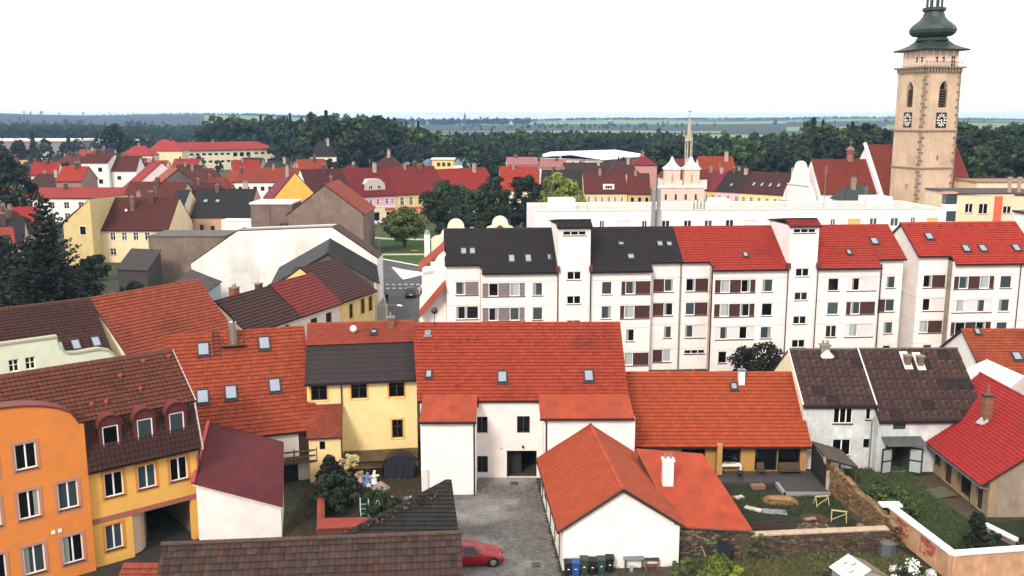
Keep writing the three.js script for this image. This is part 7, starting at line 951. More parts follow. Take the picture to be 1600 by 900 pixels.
// ---- woods: front trees one by one, the mass behind as stuff ----
for (const [x, z, r, y, lb] of [[-64.5, -112, 3.8, 3.8, 'dark tree at the picture edge beside the spruce'], [-58, -118, 3.6, 3.4, 'dark tree just behind the spruce'], [-47, -117, 4, 5, 'dark low tree beyond the courtyard wall'], [-66, -98, 4, 5, 'dark tree above the pale green house gable'], [-70, -128, 5, 6, 'dark green tree in the garden before the cream house'], [-60, -131, 2.6, 2.2, 'dark shrub-like tree hiding the timber shed'], [-54.5, -130, 3, 3, 'low dark tree beside the timber shed'], [-65, -136, 3.6, 4, 'dark tree left of the timber shed'], [-78, -150, 5, 5, 'garden tree below the mustard firewall'], [-88, -158, 5, 5.5, 'broad garden tree before the long white building'], [-76, -168, 2.6, 2.4, 'garden tree at the foot of the cream house']]) tree('broadleaf_tree', lb, [x, 0, z], { r, h: r * 0.8, y, clumps: 40, leaves: 70, size: 0.3, cols: greenS });
seed(6100);
const protoD = [0, 1, 2, 3].map(i => ({ c: crownGeo({ r: 5.5 + i * 0.5, h: 7.5 + i, y: 12.5, clumps: 34, leaves: 36, size: 0.85, cols: [greenD, greenS, greenD, greenM][i] }), t: trunkGeo(12, 0.4, 5, 4) }));
const protoC = (() => { const q = new G(); for (let i = 0; i < 900; i++) { const t = Math.pow(R(), 1.3), a = R() * 6.28, r = 4 * (1 - t) * RR(0.6, 1.05); leafQuad(q, v3(Math.cos(a) * r, 2 + 21 * t, Math.sin(a) * r), v3(Math.cos(a), 0.6, Math.sin(a)).addScaledVector(rdir(), 0.5).normalize(), RR(0.5, 0.9), rgb(pick(greenS)).map(v => v * RR(0.8, 1.25))); } return { c: q.geo(), t: trunkGeo(20, 0.35, 0, 1) }; })();
const kinds = [...protoD, protoC];
{
  const front = []; const put = (px, d, s, k) => { const a = Math.atan((px - 800) / 1455), x = Math.tan(a) * d; front.push([x, -d, s, k]); };
  for (const [px, d, s, k] of [[385, 600, 1.45, 0], [362, 610, 1.5, 1], [410, 640, 1.4, 2], [440, 560, 1.2, 0], [455, 440, 0.95, 1], [475, 430, 0.9, 0], [505, 445, 0.85, 2], [520, 470, 1.25, 1], [545, 440, 1.15, 0], [572, 445, 1.2, 1], [590, 450, 1.15, 2], [440, 450, 0.8, 2], [243, 515, 0.75, 0], [253, 520, 0.65, 1], [183, 640, 1.2, 1], [196, 650, 1.1, 0], [170, 640, 1.0, 2], [210, 620, 0.9, 0], [60, 540, 1.05, 4], [40, 560, 0.8, 1], [75, 520, 0.7, 0], [120, 470, 0.6, 2], [8, 520, 0.6, 1], [630, 420, 0.9, 1], [655, 440, 0.95, 4], [735, 400, 0.7, 0], [750, 410, 0.65, 1], [775, 420, 0.7, 2], [975, 430, 0.6, 0], [965, 440, 0.55, 4], [1015, 420, 0.9, 0], [1040, 430, 0.95, 2], [1120, 390, 0.95, 1], [1150, 350, 0.8, 3], [1175, 345, 0.85, 0], [1205, 350, 0.9, 1], [1235, 360, 1.0, 0], [1265, 340, 0.95, 2], [1290, 350, 1.1, 1], [1330, 420, 1.25, 0], [1345, 430, 1.3, 2], [1370, 400, 1.05, 1], [1520, 290, 0.9, 3], [1545, 280, 0.95, 0], [1575, 290, 1.0, 1], [1598, 280, 1.0, 0], [1510, 330, 1.05, 2], [115, 690, 0.9, 4], [345, 480, 0.45, 0]]) put(px, d, s, k); for (const [px, d, s, k] of [[478, 405, 0.62, 0], [497, 398, 0.5, 2], [516, 405, 0.62, 1], [528, 400, 0.55, 0]]) put(px, d, s, k);
  const first = {}; const zone = [[100, 'by the white factory'], [230, 'on the lane to the hills'], [300, 'at the near corner of the school'], [430, 'behind the far end of the school'], [535, 'around the dark-roofed villa'], [600, 'behind the plum-roofed house'], [700, 'by the saw-tooth factory'], [800, 'by the flat yellow pavilion'], [1000, 'in front of the sports hall'], [1100, 'behind the needle spire'], [1220, 'above the maroon-roofed town house'], [1310, 'behind the chapel turret'], [1420, 'behind the stone tower'], [1700, 'above the salmon-striped flats']], nth = ['first', 'second', 'third', 'fourth', 'fifth', 'sixth', 'seventh', 'eighth', 'ninth', 'tenth'], cnt = {};
  front.sort((a, b) => a[0] / -a[1] - b[0] / -b[1]);
  front.forEach(([x, z, s, k]) => { const px = 800 + 1455 * x / -z, zn = zone.find(q => px < q[0])[1], i = cnt[zn] = (cnt[zn] ?? -1) + 1; const g = thing('woodland_tree', `${nth[i]} ${k === 4 ? 'conifer' : 'leafy tree'} from the west ${zn}`, 'tree', [x, -0.1, z], R() * 6, 'trees along the near edge of the woods'); g.scale.set(s * RR(0.9, 1.15), s * RR(0.92, 1.08), s * RR(0.9, 1.15)); mesh('trunk', kinds[k].t, barkMat, g); mesh('crown', kinds[k].c, leafMat, g); });
  const list = [[], [], [], [], []]; const add = (x, z, s) => { const k = R() < 0.14 ? 4 : Math.floor(R() * 3.4); list[k].push([x, terrain(x, z) - 0.2, z, s]); };
  const start = px => px < 330 ? 1150 : px < 480 ? 640 : px < 620 ? 460 : px < 830 ? 470 : px < 1020 ? 640 : px < 1110 ? 430 : px < 1400 ? 355 : 320;
  for (let i = 0; i < 9500; i++) { const px = RR(-120, 1720), d0 = start(px), d = d0 + (px < 330 ? 600 : px > 660 && px < 1260 ? 420 : 800) * Math.pow(R(), 1.4), x = (px - 800) / 1455 * d, z = -d; const gap = fbm(x / 130 + 7, z / 130, 3, 0, 91); if (gap < 0.36 && d > d0 + 40) continue; if (px > 235 && px < 330 && d < 1500 && d > 1150 && R() < 0.6) continue; let s = RR(0.78, 1.1); if (px > 320 && px < 620 && d < 760) s *= 1.22; if (px > 1240 && d < 560) s *= 1.12; if (d > 800) s *= 0.82; if (px > 660) s *= px < 1260 ? 0.78 : 0.92; add(x, z, s); }
  for (let i = 0; i < 500; i++) { const px = RR(0, 330), d = RR(420, 1150), x = (px - 800) / 1455 * d; if (fbm(x / 60, d / 60, 2, 0, 33) > 0.56) add(x, -d, RR(0.3, 0.6)); }
  for (let i = 0; i < 7000; i++) { const px = RR(-60, 1660), d = R() < 0.7 ? RR(4450, 4800) : RR(1700, 4400), x = (px - 800) / 1455 * d, z = -d; const w = fbm(x / 600 + 3, z / 300 + 8, 3, 0, 44); if (w > 0.7 || d > 4440) add(x, z, d > 4440 ? RR(0.3, 0.6) : RR(0.4, 0.7)); }
  for (let i = 0; i < 420; i++) { const px = RR(-20, 330), d = RR(640, 1150), x = (px - 800) / 1455 * d; add(x, -d, RR(0.35, 0.62)); }
  for (let i = 0; i < 260; i++) { const x = RR(-420, 60), z = -3290 + RR(-30, 60); add(x, z, RR(0.6, 1.1)); }
  const forest = new THREE.Group(); forest.name = 'forest'; tag(forest, 'dark mixed woods stretching to the hills', 'forest', null, 'stuff'); scene.add(forest);
  const m = new THREE.Matrix4(); list.forEach((a, k) => { if (!a.length) return; for (const [nm, geo, mt] of [['crowns', kinds[k].c, leafMat], ['trunks', kinds[k].t, barkMat]]) { const im = new THREE.InstancedMesh(geo, mt, a.length); im.name = nm; a.forEach(([x, y, z, s], i) => { const q = new THREE.Quaternion().setFromEuler(new THREE.Euler(0, hash(i, k, 5) * 6.28, 0)), w = s * (0.85 + 0.45 * hash(i, k, 6)); im.setMatrixAt(i, m.compose(v3(x, y, z), q, v3(w, s * (0.85 + 0.3 * hash(i, k, 7)), w))); const f = 0.65 + 0.95 * hash(i, k, 8) ** 1.6, y2 = hash(i, k, 9); im.setColorAt(i, new THREE.Color(f * (0.9 + 0.35 * y2), f, f * (0.85 + 0.2 * (1 - y2)))); }); im.castShadow = im.receiveShadow = true; forest.add(im); } });
}
// ================= vehicles =================
function car(label, p, turn, paintHex, o = {}) {
  const g = thing('car', label, 'car', p, turn), body = new THREE.MeshPhysicalMaterial({ color: paintHex, roughness: 0.35, clearcoat: 0.3, clearcoatRoughness: 0.05, side: THREE.DoubleSide }), gl = M.glass, blk = mat(0x101010, { r: 0.6 });
  // stations: x from the nose, roof/bonnet height, half width there, belt height, half width at the belt
  const k = o.tall ? 1.12 : 1, S = [[0, 0.5, 0.5, 0.45, 0.62], [0.08, 0.68, 0.6, 0.55, 0.74], [0.45, 0.82, 0.66, 0.68, 0.83], [1.05, 0.95, 0.7, 0.86, 0.86], [1.3, 1.0, 0.69, 0.92, 0.87], [2.0, 1.46 * k, 0.57, 0.95, 0.87], [2.7, 1.5 * k, 0.57, 0.97, 0.87], [3.35, 1.46 * k, 0.56, 0.99, 0.86], [3.85, 1.08, 0.66, 1.0, 0.83], [4.02, 0.9, 0.68, 0.82, 0.79], [4.06, 0.5, 0.6, 0.46, 0.72]];
  const pos = [], idx = []; for (const [x, t, wt, b, wb] of S) { const ring = [[0.8 * wb / 0.87, 0.24], [wb, (b + 0.24) / 2], [wb * 0.985, b], [wt + (wb - wt) * 0.15, lerp(b, t, 0.88)], [wt * 0.85, t], [0, t + 0.02]]; for (const [w, y] of ring) pos.push(x, y, w); for (let i = 4; i >= 0; i--) pos.push(x, ring[i][1], -ring[i][0]); }
  const n = 11; for (let s = 0; s < S.length - 1; s++) for (let i = 0; i < n - 1; i++) { const a = s * n + i, b = a + n; idx.push(a, b, a + 1, b, b + 1, a + 1); } for (const s of [0, S.length - 1]) for (let i = 1; i < n - 1; i++) idx.push(s * n, s * n + i, s * n + i + 1);
  const bg = new THREE.BufferGeometry(); bg.setAttribute('position', new THREE.Float32BufferAttribute(pos, 3)); bg.setIndex(idx); bg.computeVertexNormals(); boxUV(bg); const b = mesh('body', bg, body, g); b.position.x = -2.03;
  const P = (s, i, off = 0.012) => { const q = (s * n + i) * 3, z = pos[q + 2]; return [pos[q] - 2.03, pos[q + 1] + (i === 5 ? off : off * 0.5), z + Math.sign(z) * off]; }, mid = (a, b2, t) => a.map((v, i) => lerp(v, b2[i], t));
  const ws = new G().q(mid(P(4, 3), P(5, 3), 0.1), mid(P(5, 3), P(4, 3), 0.06), mid(P(5, 7), P(4, 7), 0.06), mid(P(4, 7), P(5, 7), 0.1)); ws.build('windscreen', gl, g);
  new G().q(mid(P(7, 3), P(8, 3), 0.08), mid(P(8, 3), P(7, 3), 0.15), mid(P(8, 7), P(7, 7), 0.15), mid(P(7, 7), P(8, 7), 0.08)).build('rear_window', gl, g);
  for (const [lo, hi] of [[2, 3], [8, 7]]) { new G().q(mid(P(4, lo), P(5, lo), 0.45), P(6, lo), mid(P(6, hi), P(6, lo), 0.05), mid(P(5, hi), P(5, lo), 0.05)).build('side_window', gl, g); const q = mid(P(6, lo), P(7, lo), 0.1), q2 = mid(P(6, hi), P(7, hi), 0.1); new G().q(q, mid(P(7, lo), P(8, lo), 0.35), mid(P(7, hi), P(7, lo), 0.08), q2).build('side_window', gl, g); const zz = Math.sign(P(5, lo)[2]); new G().box(-0.55, 0.94, zz * 0.9 - 0.07, -0.4, 1.06, zz * 0.9 + 0.07).build('mirror', body, g); new G().box(0.1, 0.86, zz * 0.875 - 0.012, 0.28, 0.9, zz * 0.875 + 0.012).build('door_handle', body, g); }
  for (const x of [-1.28, 1.25]) for (const z of [0.76, -0.76]) { const w = new G().cyl([x, 0.31, z - 0.1], [x, 0.31, z + 0.1], 0.31, 0.31, 20).build('wheel', blk, g); new G().cyl([x, 0.31, z + Math.sign(z) * 0.1], [x, 0.31, z + Math.sign(z) * 0.112], 0.2, 0.19, 14).build('rim', mat(0xb5b5b5, { r: 0.3, m: 0.7 }), w); new G().cyl([x, 0.33, z + Math.sign(z) * 0.06], [x, 0.33, z + Math.sign(z) * 0.085], 0.37, 0.37, 20).build('wheel_arch', blk, w); }
  for (const z of [0.52, -0.52]) { new G().at(-1.88, 0.66, z, 0, 0, 0.6).cbox(0, 0, 0, 0.34, 0.05, 0.24).build('headlight', mat(0x9aa0a4, { r: 0.1 }), g); new G().cbox(1.96, 0.86, z * 1.25, 0.12, 0.24, 0.2).build('tail_light', mat(0x8c1414, { r: 0.2 }), g); }
  new G().cbox(2.035, 0.62, 0, 0.02, 0.12, 0.5).build('number_plate', mat(0xeeeeea), g); new G().cbox(-2.0, 0.38, 0, 0.06, 0.16, 1.0).build('grille', blk, g); return g;
}
seed(7001);
car('red hatchback parked in the paved yard behind the old brown roof', [-2.6, 0.075, -57.6], Math.PI + 0.12, 0x8c0a12);
car('black car driving away along the street', [-16.9, 0.02, -152.5], -Math.PI / 2 + 0.12, 0x121213, { tall: 1 });
car('silver estate car parked before the pink shop house', [-39.5, 0.02, -258.3], -0.5, 0xc9c9c6); car('second pale car parked beside the silver one', [-36.2, 0.02, -262.4], -0.5, 0xd6d3cc);
// ================= bins and yard furniture =================
[[3.62, -55.95, 0x191a1b, 'black wheelie bin nearest the house corner', 1.0], [4.12, -55.95, 0x244a8a, 'blue wheelie bin in the row', 1.02], [4.66, -56.1, 0x2c3d28, 'tall olive-green wheelie bin', 1.16], [5.2, -56.15, 0x151617, 'black wheelie bin between two green ones', 1.05], [5.78, -56.3, 0x27423a, 'dark teal-green wheelie bin', 1.05], [6.36, -56.5, 0x121212, 'black wheelie bin standing apart by the table', 1.05]].forEach(([x, z, hex, label, h]) => {
  const g = thing('wheelie_bin', label, 'bin', [x, 0.015, z], RR(-0.06, 0.06), 'wheelie bins by the white gable'), m = mat(hex, { r: 0.55 }), q = new G(), A = [[-0.2, 0.06, 0.24], [0.2, 0.06, 0.24], [0.2, 0.06, -0.2], [-0.2, 0.06, -0.2]], B = [[-0.26, h * 0.88, 0.3], [0.26, h * 0.88, 0.3], [0.26, h * 0.95, -0.3], [-0.26, h * 0.95, -0.3]]; for (let i = 0; i < 4; i++) q.q(A[i], A[(i + 1) % 4], B[(i + 1) % 4], B[i]); q.q(A[0], A[3], A[2], A[1]); q.build('bin_body', m, g);
  new G().at(0, h * 0.915, 0, 0, 0.115).box(-0.28, 0, -0.32, 0.28, 0.05, 0.33).box(-0.22, 0.05, -0.26, 0.22, 0.075, 0.26).build('lid', m, g); for (const s of [-0.22, 0.22]) new G().cyl([s - 0.03, 0.11, -0.24], [s + 0.03, 0.11, -0.24], 0.1, 0.1, 12).build('wheel', M.black, g); new G().box(-0.2, h * 0.93, -0.4, 0.2, h * 0.96, -0.36).build('handle', m, g); new G().box(-0.06, h * 0.5, 0.275, 0.06, h * 0.56, 0.285).build('sticker', M.frameW, g);
});
{ const g = thing('table', 'blue-grey plastic table against the white gable', 'table', [7.95, 0.015, -56.9]); mesh('tabletop', new RoundedBoxGeometry(1.35, 0.1, 0.8, 3, 0.045).translate(0, 0.78, 0), mat(0x5f7278, { r: 0.5 }), g); for (const x of [-0.55, 0.55]) for (const z of [-0.28, 0.28]) new G().cbox(x, 0.37, z, 0.1, 0.73, 0.1).build('leg', mat(0x3a4044), g); const b = thing('bucket', 'small grey bucket under the blue-grey table', 'bucket', [7.8, 0.015, -56.5]); new G().cyl([0, 0, 0], [0, 0.32, 0], 0.12, 0.16, 12).build('bucket_body', mat(0x9a9a96), b);
  const w = thing('workbench', 'brown wooden bench with a shelf beside the table', 'bench', [9.15, 0.015, -57.0]); for (let i = 0; i < 4; i++) new G().box(-0.48, 0.62, -0.3 + i * 0.15, 0.48, 0.67, -0.17 + i * 0.15).build('plank', mat(0x4a3026, { t: 'grain', s: 1 }), w); for (const x of [-0.42, 0.42]) for (const z of [-0.24, 0.24]) new G().cbox(x, 0.31, z, 0.09, 0.62, 0.09).build('leg', mat(0x8a6248), w); new G().box(-0.44, 0.2, -0.25, 0.44, 0.24, 0.25).build('shelf', mat(0x6b4a38), w);
  const l = thing('plank_bench', 'low light plank seat at the house corner', 'bench', [10.2, 0.015, -57.35], 0.12); new G().box(-0.75, 0.4, -0.18, 0.6, 0.47, 0.18).build('seat', mat(0xb98a66, { t: 'grain', s: 1 }), l); for (const x of [-0.6, 0.45]) new G().cbox(x, 0.2, 0, 0.12, 0.4, 0.3).build('leg', mat(0x8a6a50), l); }
// ================= terrace and half-dug garden =================
{
  seed(7002); const dk = [0x4a4543, 0x4f4a48, 0x454040, 0x544d4a].map(c => mat(c, { t: 'grain', s: 0.9, r: 0.8 })), g = thing('terrace_deck', 'grey plank terrace in front of the ochre house with a raised end', 'terrace', [16.2, 0, -73.35]);
  for (let i = 0; i < 16; i++) new G().box(0, 0.24, 0.02 + i * 0.15, i < 15 ? 5.2 : 5.2, 0.3 + RR(0, 0.004), 0.155 + i * 0.15).build('plank', pick(dk), g);
  for (let i = 0; i < 30; i++) new G().box(5.22, 0.25, 0.02 + i * 0.15, 8.6, 0.31 + RR(0, 0.004), 0.155 + i * 0.15).build('plank', pick(dk), g);
  new G().box(0, 0, 0.02, 5.2, 0.235, 2.38).box(5.22, 0, 0.02, 8.6, 0.245, 4.5).build('deck_base', mat(0x3a3736), g); new G().box(5.0, 0.0, 4.52, 8.7, 0.36, 4.62).box(4.95, 0, 2.5, 5.2, 0.36, 4.62).build('edge_rail', mat(0x8c8c8c, { r: 0.5 }), g);
  const t = thing('garden_table', 'white table on the terrace piled with tools', 'table', [18.0, 0.31, -72.9]); new G().box(-0.85, 0.7, -0.35, 0.85, 0.76, 0.35).build('tabletop', M.frameW, t); for (const x of [-0.8, 0.8]) new G().box(x - 0.05, 0, -0.3, x + 0.05, 0.7, 0.3).build('leg', M.frameW, t); for (let i = 0; i < 7; i++) new G().cbox(RR(-0.6, 0.6), 0.83, RR(-0.2, 0.2), RR(0.1, 0.4), 0.12, RR(0.1, 0.25)).build('tool_box', mat(pick([0x3a4a5a, 0x5a4a3a, 0x8a8a88, 0x2a2a2c])), t);
  const k = thing('barbecue', 'black kettle barbecue on the terrace edge', 'barbecue', [18.4, 0.31, -71.4]); new G().cyl([0, 0.42, 0], [0, 0.62, 0], 0.2, 0.32, 14).cyl([0, 0.62, 0], [0, 0.78, 0], 0.32, 0.14, 14).build('kettle', M.black, k); for (let i = 0; i < 3; i++) new G().cyl([0, 0.45, 0], [Math.cos(i * 2.1) * 0.3, 0, Math.sin(i * 2.1) * 0.3], 0.02, 0.02, 6).build('leg', M.metalDark, k);
  for (const [x, lb] of [[20.2, 'dark garden chair by the terrace wall'], [22.0, 'low wooden lounger before the terrace doors']]) { const c = thing(x < 21 ? 'garden_chair' : 'lounger', lb, 'chair', [x, 0.31, -72.7]); const w = x < 21 ? 0.6 : 1.7; new G().box(0, 0.3, -0.3, w, 0.36, 0.3).build('seat', mat(0x4a3a30), c); new G().at(0, 0.36, -0.3, 0, -0.25).box(0, 0, -0.04, w, 0.5, 0.03).build('backrest', mat(0x4a3a30), c); for (const q of [0.06, w - 0.06]) for (const z of [-0.25, 0.25]) new G().cbox(q, 0.15, z, 0.06, 0.3, 0.06).build('leg', mat(0x3a2c24), c); }
  // dark timber lean-to between the gardens
  const le = thing('lean_to', 'black boarded lean-to with mossy sloping roof between the gardens', 'shed', [24.75, 0, -73.3]); for (let i = 0; i < 12; i++) new G().box(0, 0, i * 0.3, 0.05, 2.75 - i * 0.05, i * 0.3 + 0.28).build('board', mat(0x1d1a19, { t: 'grain', s: 1 }), le); const lv = Math.hypot(2.4, 0.7); slope(le, 'roof', v3(2.4, 2.0, 3.9), v3(0, 0.0, -1), v3(-2.4 / lv, 0.7 / lv, 0), 4.1, lv, { c: [0x5a4c42, 0x6b5d50, 0x4a3f38], w: 0.5, h: 0.5, a: 0.03, l: 0.02, k: 2, d: 0.4 }); for (const [x, z] of [[2.3, 3.7], [2.3, 0.3]]) new G().cbox(x, 1, z, 0.12, 2.0, 0.12).build('post', M.wood, le);
  // building debris on the grass
  const slab = (n, lb, x, z, w, d, hex, turn, y = 0.02, hh = 0.14) => { const s = thing(n, lb, n.replace(/_/g, ' '), [x, y, z], turn); mesh(n === 'stone_block' ? 'block' : 'board', new RoundedBoxGeometry(w, hh, d, 2, 0.04).translate(0, hh / 2, 0), mat(hex, { t: 'dirty', s: 0.6 }), s); return s; };
  slab('stone_block', 'white block lying on bare sand in the dug-up garden', 17.7, -68.4, 0.7, 0.5, 0xd9d4cc, 0.4); slab('stone_block', 'long white kerb stone on the grass', 18.2, -66.2, 1.3, 0.5, 0xd6d2ca, -0.6); slab('stone_block', 'brown boulder before the terrace planks', 19.6, -70.3, 1.1, 0.6, 0x8a6e5a, 0.1, 0.02, 0.35); slab('stone_block', 'flat timber offcut on the sand heap', 20.6, -67.6, 1.7, 0.6, 0xa8805c, -0.2, 0.24, 0.16); slab('metal_sheet', 'grey sheet lying flat on the grass', 19.3, -65.9, 0.9, 0.9, 0x8d9396, -0.35, 0.02, 0.03); slab('metal_sheet', 'second grey sheet beside the first', 20.2, -65.75, 0.9, 0.9, 0x858b8e, -0.3, 0.02, 0.03); slab('stone_block', 'pale timber lying on the rubble', 21.8, -64.0, 0.9, 0.35, 0xa08468, 0.3, 0.2, 0.14);
  const heap = (lb, x, z, r, h, hex, n2) => { const s = thing('heap', lb, 'heap', [x, 0, z]), q = new G(), N = 16, c = rgb(hex); const P = (i, k) => { const a = i / N * 6.283, rr = r * k / 4 * (0.85 + 0.3 * vn(Math.cos(a) * 2 + 5, Math.sin(a) * 2 + 5, 0, n2)), y = h * (1 - (k / 4) ** 1.6) * (0.8 + 0.4 * vn(i * 0.9, k, 0, n2 + 3)); return [Math.cos(a) * rr, Math.max(-0.02, k === 4 ? -0.02 : y), Math.sin(a) * rr * 0.7]; }; for (let k = 0; k < 4; k++) for (let i = 0; i < N; i++) q.q(P(i, k), P(i + 1 === N ? 0 : i + 1, k), P(i + 1 === N ? 0 : i + 1, k + 1), P(i, k + 1), c); q.build('earth', mat(0xffffff, { v: 1, t: 'stone', s: 0.6, r: 1, b: 0.05, bs: 1.5 }), s); return s; };
  heap('ochre sand heap before the terrace', 20.7, -67.9, 1.6, 0.35, 0xb08a58, 4); heap('patch of ochre sand under the white block', 17.6, -68.5, 0.8, 0.12, 0xa8804e, 5); heap('dark earth heap on the dug ground', 19.3, -62.9, 2.2, 0.5, 0x3a2c24, 6); heap('brown spoil heap near the rubble', 22.2, -64.6, 1.2, 0.35, 0x5d4636, 7);
  { const q = new G(), cs = [0x5a4c44, 0x7a685a, 0x463a34, 0x9a8672, 0x6a4a3c].map(rgb); for (let i = 0; i < 420; i++) { const x = 21.2 + RR(-1.6, 2.4) * Math.sqrt(R()), z = -62.2 + RR(-1.1, 1.2), s = RR(0.05, 0.17); q.at(x, 0.06 + 0.25 * Math.max(0, 1 - Math.hypot(x - 21.4, z + 62.4) / 1.8), z, R() * 6, R() * 3, R()); q.box(-s, -s * 0.5, -s * 0.7, s, s * 0.5, s * 0.7, pick(cs)); } for (let i = 0; i < 160; i++) { const x = RR(16.6, 19.4), z = -60.1 + RR(-0.7, 0.5), s = RR(0.06, 0.2); q.at(x, 0.08, z, R() * 6, R() * 3, R()); q.box(-s, -s * 0.5, -s * 0.7, s, s * 0.5, s * 0.7, pick(cs)); } q.m = null; const o = q.build('rubble', mat(0xffffff, { v: 1, r: 1, t: 'stone', s: 1 }), scene); tag(o, 'brick and stone rubble strewn over the dug garden', 'rubble', null, 'stuff'); }
  for (const [x, z, a, lb] of [[23.6, -67.0, 0.2, 'white trestle near the terrace rail'], [24.0, -64.3, -0.3, 'white trestle near the crumbling wall']]) { const t2 = thing('trestle', lb, 'trestle', [x, 0, z], a, 'trestles'); new G().box(-0.55, 0.72, -0.05, 0.55, 0.8, 0.05).build('beam', mat(0xb8a878), t2); for (const q of [-0.5, 0.5]) for (const s of [-1, 1]) new G().cyl([q, 0.74, 0], [q * 1.05, 0, s * 0.32], 0.035, 0.035, 6).build('leg', mat(0xb8a878), t2); new G().cyl([-0.5, 0.1, 0.2], [0.5, 0.62, 0.05], 0.03, 0.03, 6).build('brace', mat(0xb8a878), t2); }
  { const b = thing('boulder', 'round red-brown boulder at the foot of the crumbling wall', 'stone', [25.0, 0.25, -62.6]); const s = new THREE.IcosahedronGeometry(0.36, 2); const pp = s.attributes.position; for (let i = 0; i < pp.count; i++) { const f = 0.85 + 0.3 * vn(pp.getX(i) * 4 + 9, pp.getY(i) * 4 + pp.getZ(i) * 3, 0, 4); pp.setXYZ(i, pp.getX(i) * f, pp.getY(i) * f * 0.8, pp.getZ(i) * f); } s.computeVertexNormals(); mesh('stone', s, mat(0x9a6a58, { t: 'stone', s: 1 }), b); }
  // small metal shed and composter
  const sh = thing('garden_shed', 'small metal shed with peeling white roof', 'shed', [20.4, 0, -51.8], 0.3); for (let i = 0; i < 7; i++) new G().box(i * 0.34, 0, -0.02, i * 0.34 + 0.32, 1.75, 0.02).build('panel', mat(0x8c8884, { r: 0.5 }), sh); new G().box(0, 0, -1.9, 0.03, 1.75, -0.03).box(2.34, 0, -1.9, 2.37, 1.75, -0.03).box(0, 0, -1.93, 2.37, 1.75, -1.9).build('wall', mat(0x8c8884, { r: 0.5 }), sh); new G().poly([[0, 1.76, 0.01], [2.37, 1.76, 0.01], [1.18, 2.35, 0.01]]).build('gable', mat(0x9c948c), sh); for (const s of [0, 1]) { const q = new G(), P = (t, z, e) => [s ? 2.55 - t * 1.37 : -0.18 + t * 1.37, 1.68 + t * 0.68 + e, z]; q.q(P(0, 0.15, 0.05), P(1, 0.15, 0.05), P(1, -2.05, 0.05), P(0, -2.05, 0.05)).q(P(0, 0.15, 0), P(1, 0.15, 0), P(1, 0.15, 0.05), P(0, 0.15, 0.05)); q.build('roof_panel', s ? mat(0x8a7a62, { t: 'dirty', s: 0.5 }) : mat(0xe6ddd0, { t: 'plaster', s: 0.5, r: 0.6 }), sh); if (!s) for (const [t, z] of [[0.3, -0.6], [0.62, -1.0], [0.45, -1.5]]) new G().q(P(t, z, 0.06), P(t + 0.22, z + 0.05, 0.06), P(t + 0.22, z - 0.04, 0.06), P(t, z - 0.07, 0.06)).build('bare_patch', mat(0x3a3430), sh); }
  const cb = thing('composter', 'grey plastic composter in the corner of the two walls', 'composter', [25.4, 0, -58.9]); new G().cyl([0, 0, 0], [0, 0.85, 0], 0.62, 0.5, 6).build('bin_body', mat(0x4d5157, { r: 0.7 }), cb); new G().cyl([0, 0.855, 0], [0, 1.0, 0], 0.56, 0.2, 6).build('lid', mat(0x55504c, { r: 0.7 }), cb);
  const pn = thing('planter', 'low concrete planter edged with pale slabs on the lawn', 'planter', [34.4, 0, -61.4], 0.35); new G().box(-0.2, 0, -1.4, 0.2, 0.4, 1.4).build('wall', mat(0x9c9088, { t: 'dirty', s: 0.5 }), pn); new G().box(-0.3, 0.402, -1.45, 0.3, 0.5, 1.45).build('slab', mat(0xd0d2d0), pn);
  slab('stone_block', 'flat pale stepping stone on the lawn', 32.6, -60.7, 1.1, 0.5, 0xa39274, 0.1, 0.01, 0.06); const rp = thing('ramp', 'mossy wooden ramp before the barn door', 'ramp', [33.7, 0.02, -69.2], 0.2); for (let i = 0; i < 6; i++) new G().at(0, 0.1, 0, 0, 0, 0.08).box(-0.9, 0, -0.9 + i * 0.3, 0.9, 0.05, -0.63 + i * 0.3).build('plank', mat(0x6a6450, { t: 'grain', s: 1 }), rp);
  // fence bits by the rubble wall
  const fp = thing('fence_rail', 'weathered leaning rail beside the bright bush', 'fence', [12.6, 0, -57.2]); new G().cyl([0, 1.1, -1.5], [0.2, 0.5, 2.2], 0.07, 0.06, 6).build('rail', mat(0x8a7c6a, { t: 'grain', s: 1 }), fp); for (const z of [-1.2, 0.6, 2.0]) new G().cyl([0.05, 0, z], [0.05, 1.0, z], 0.05, 0.05, 6).build('post', mat(0x6a5c4e), fp); const gd = thing('metal_gate', 'dark green metal gate leaf leaning at the rubble wall', 'gate', [13.7, 0, -58.0], -0.9); for (let i = 0; i < 4; i++) new G().box(i * 0.3, 0.05, 0, i * 0.3 + 0.28, 1.6, 0.03).build('panel', mat(0x1f2a2c, { r: 0.6 }), gd);
}
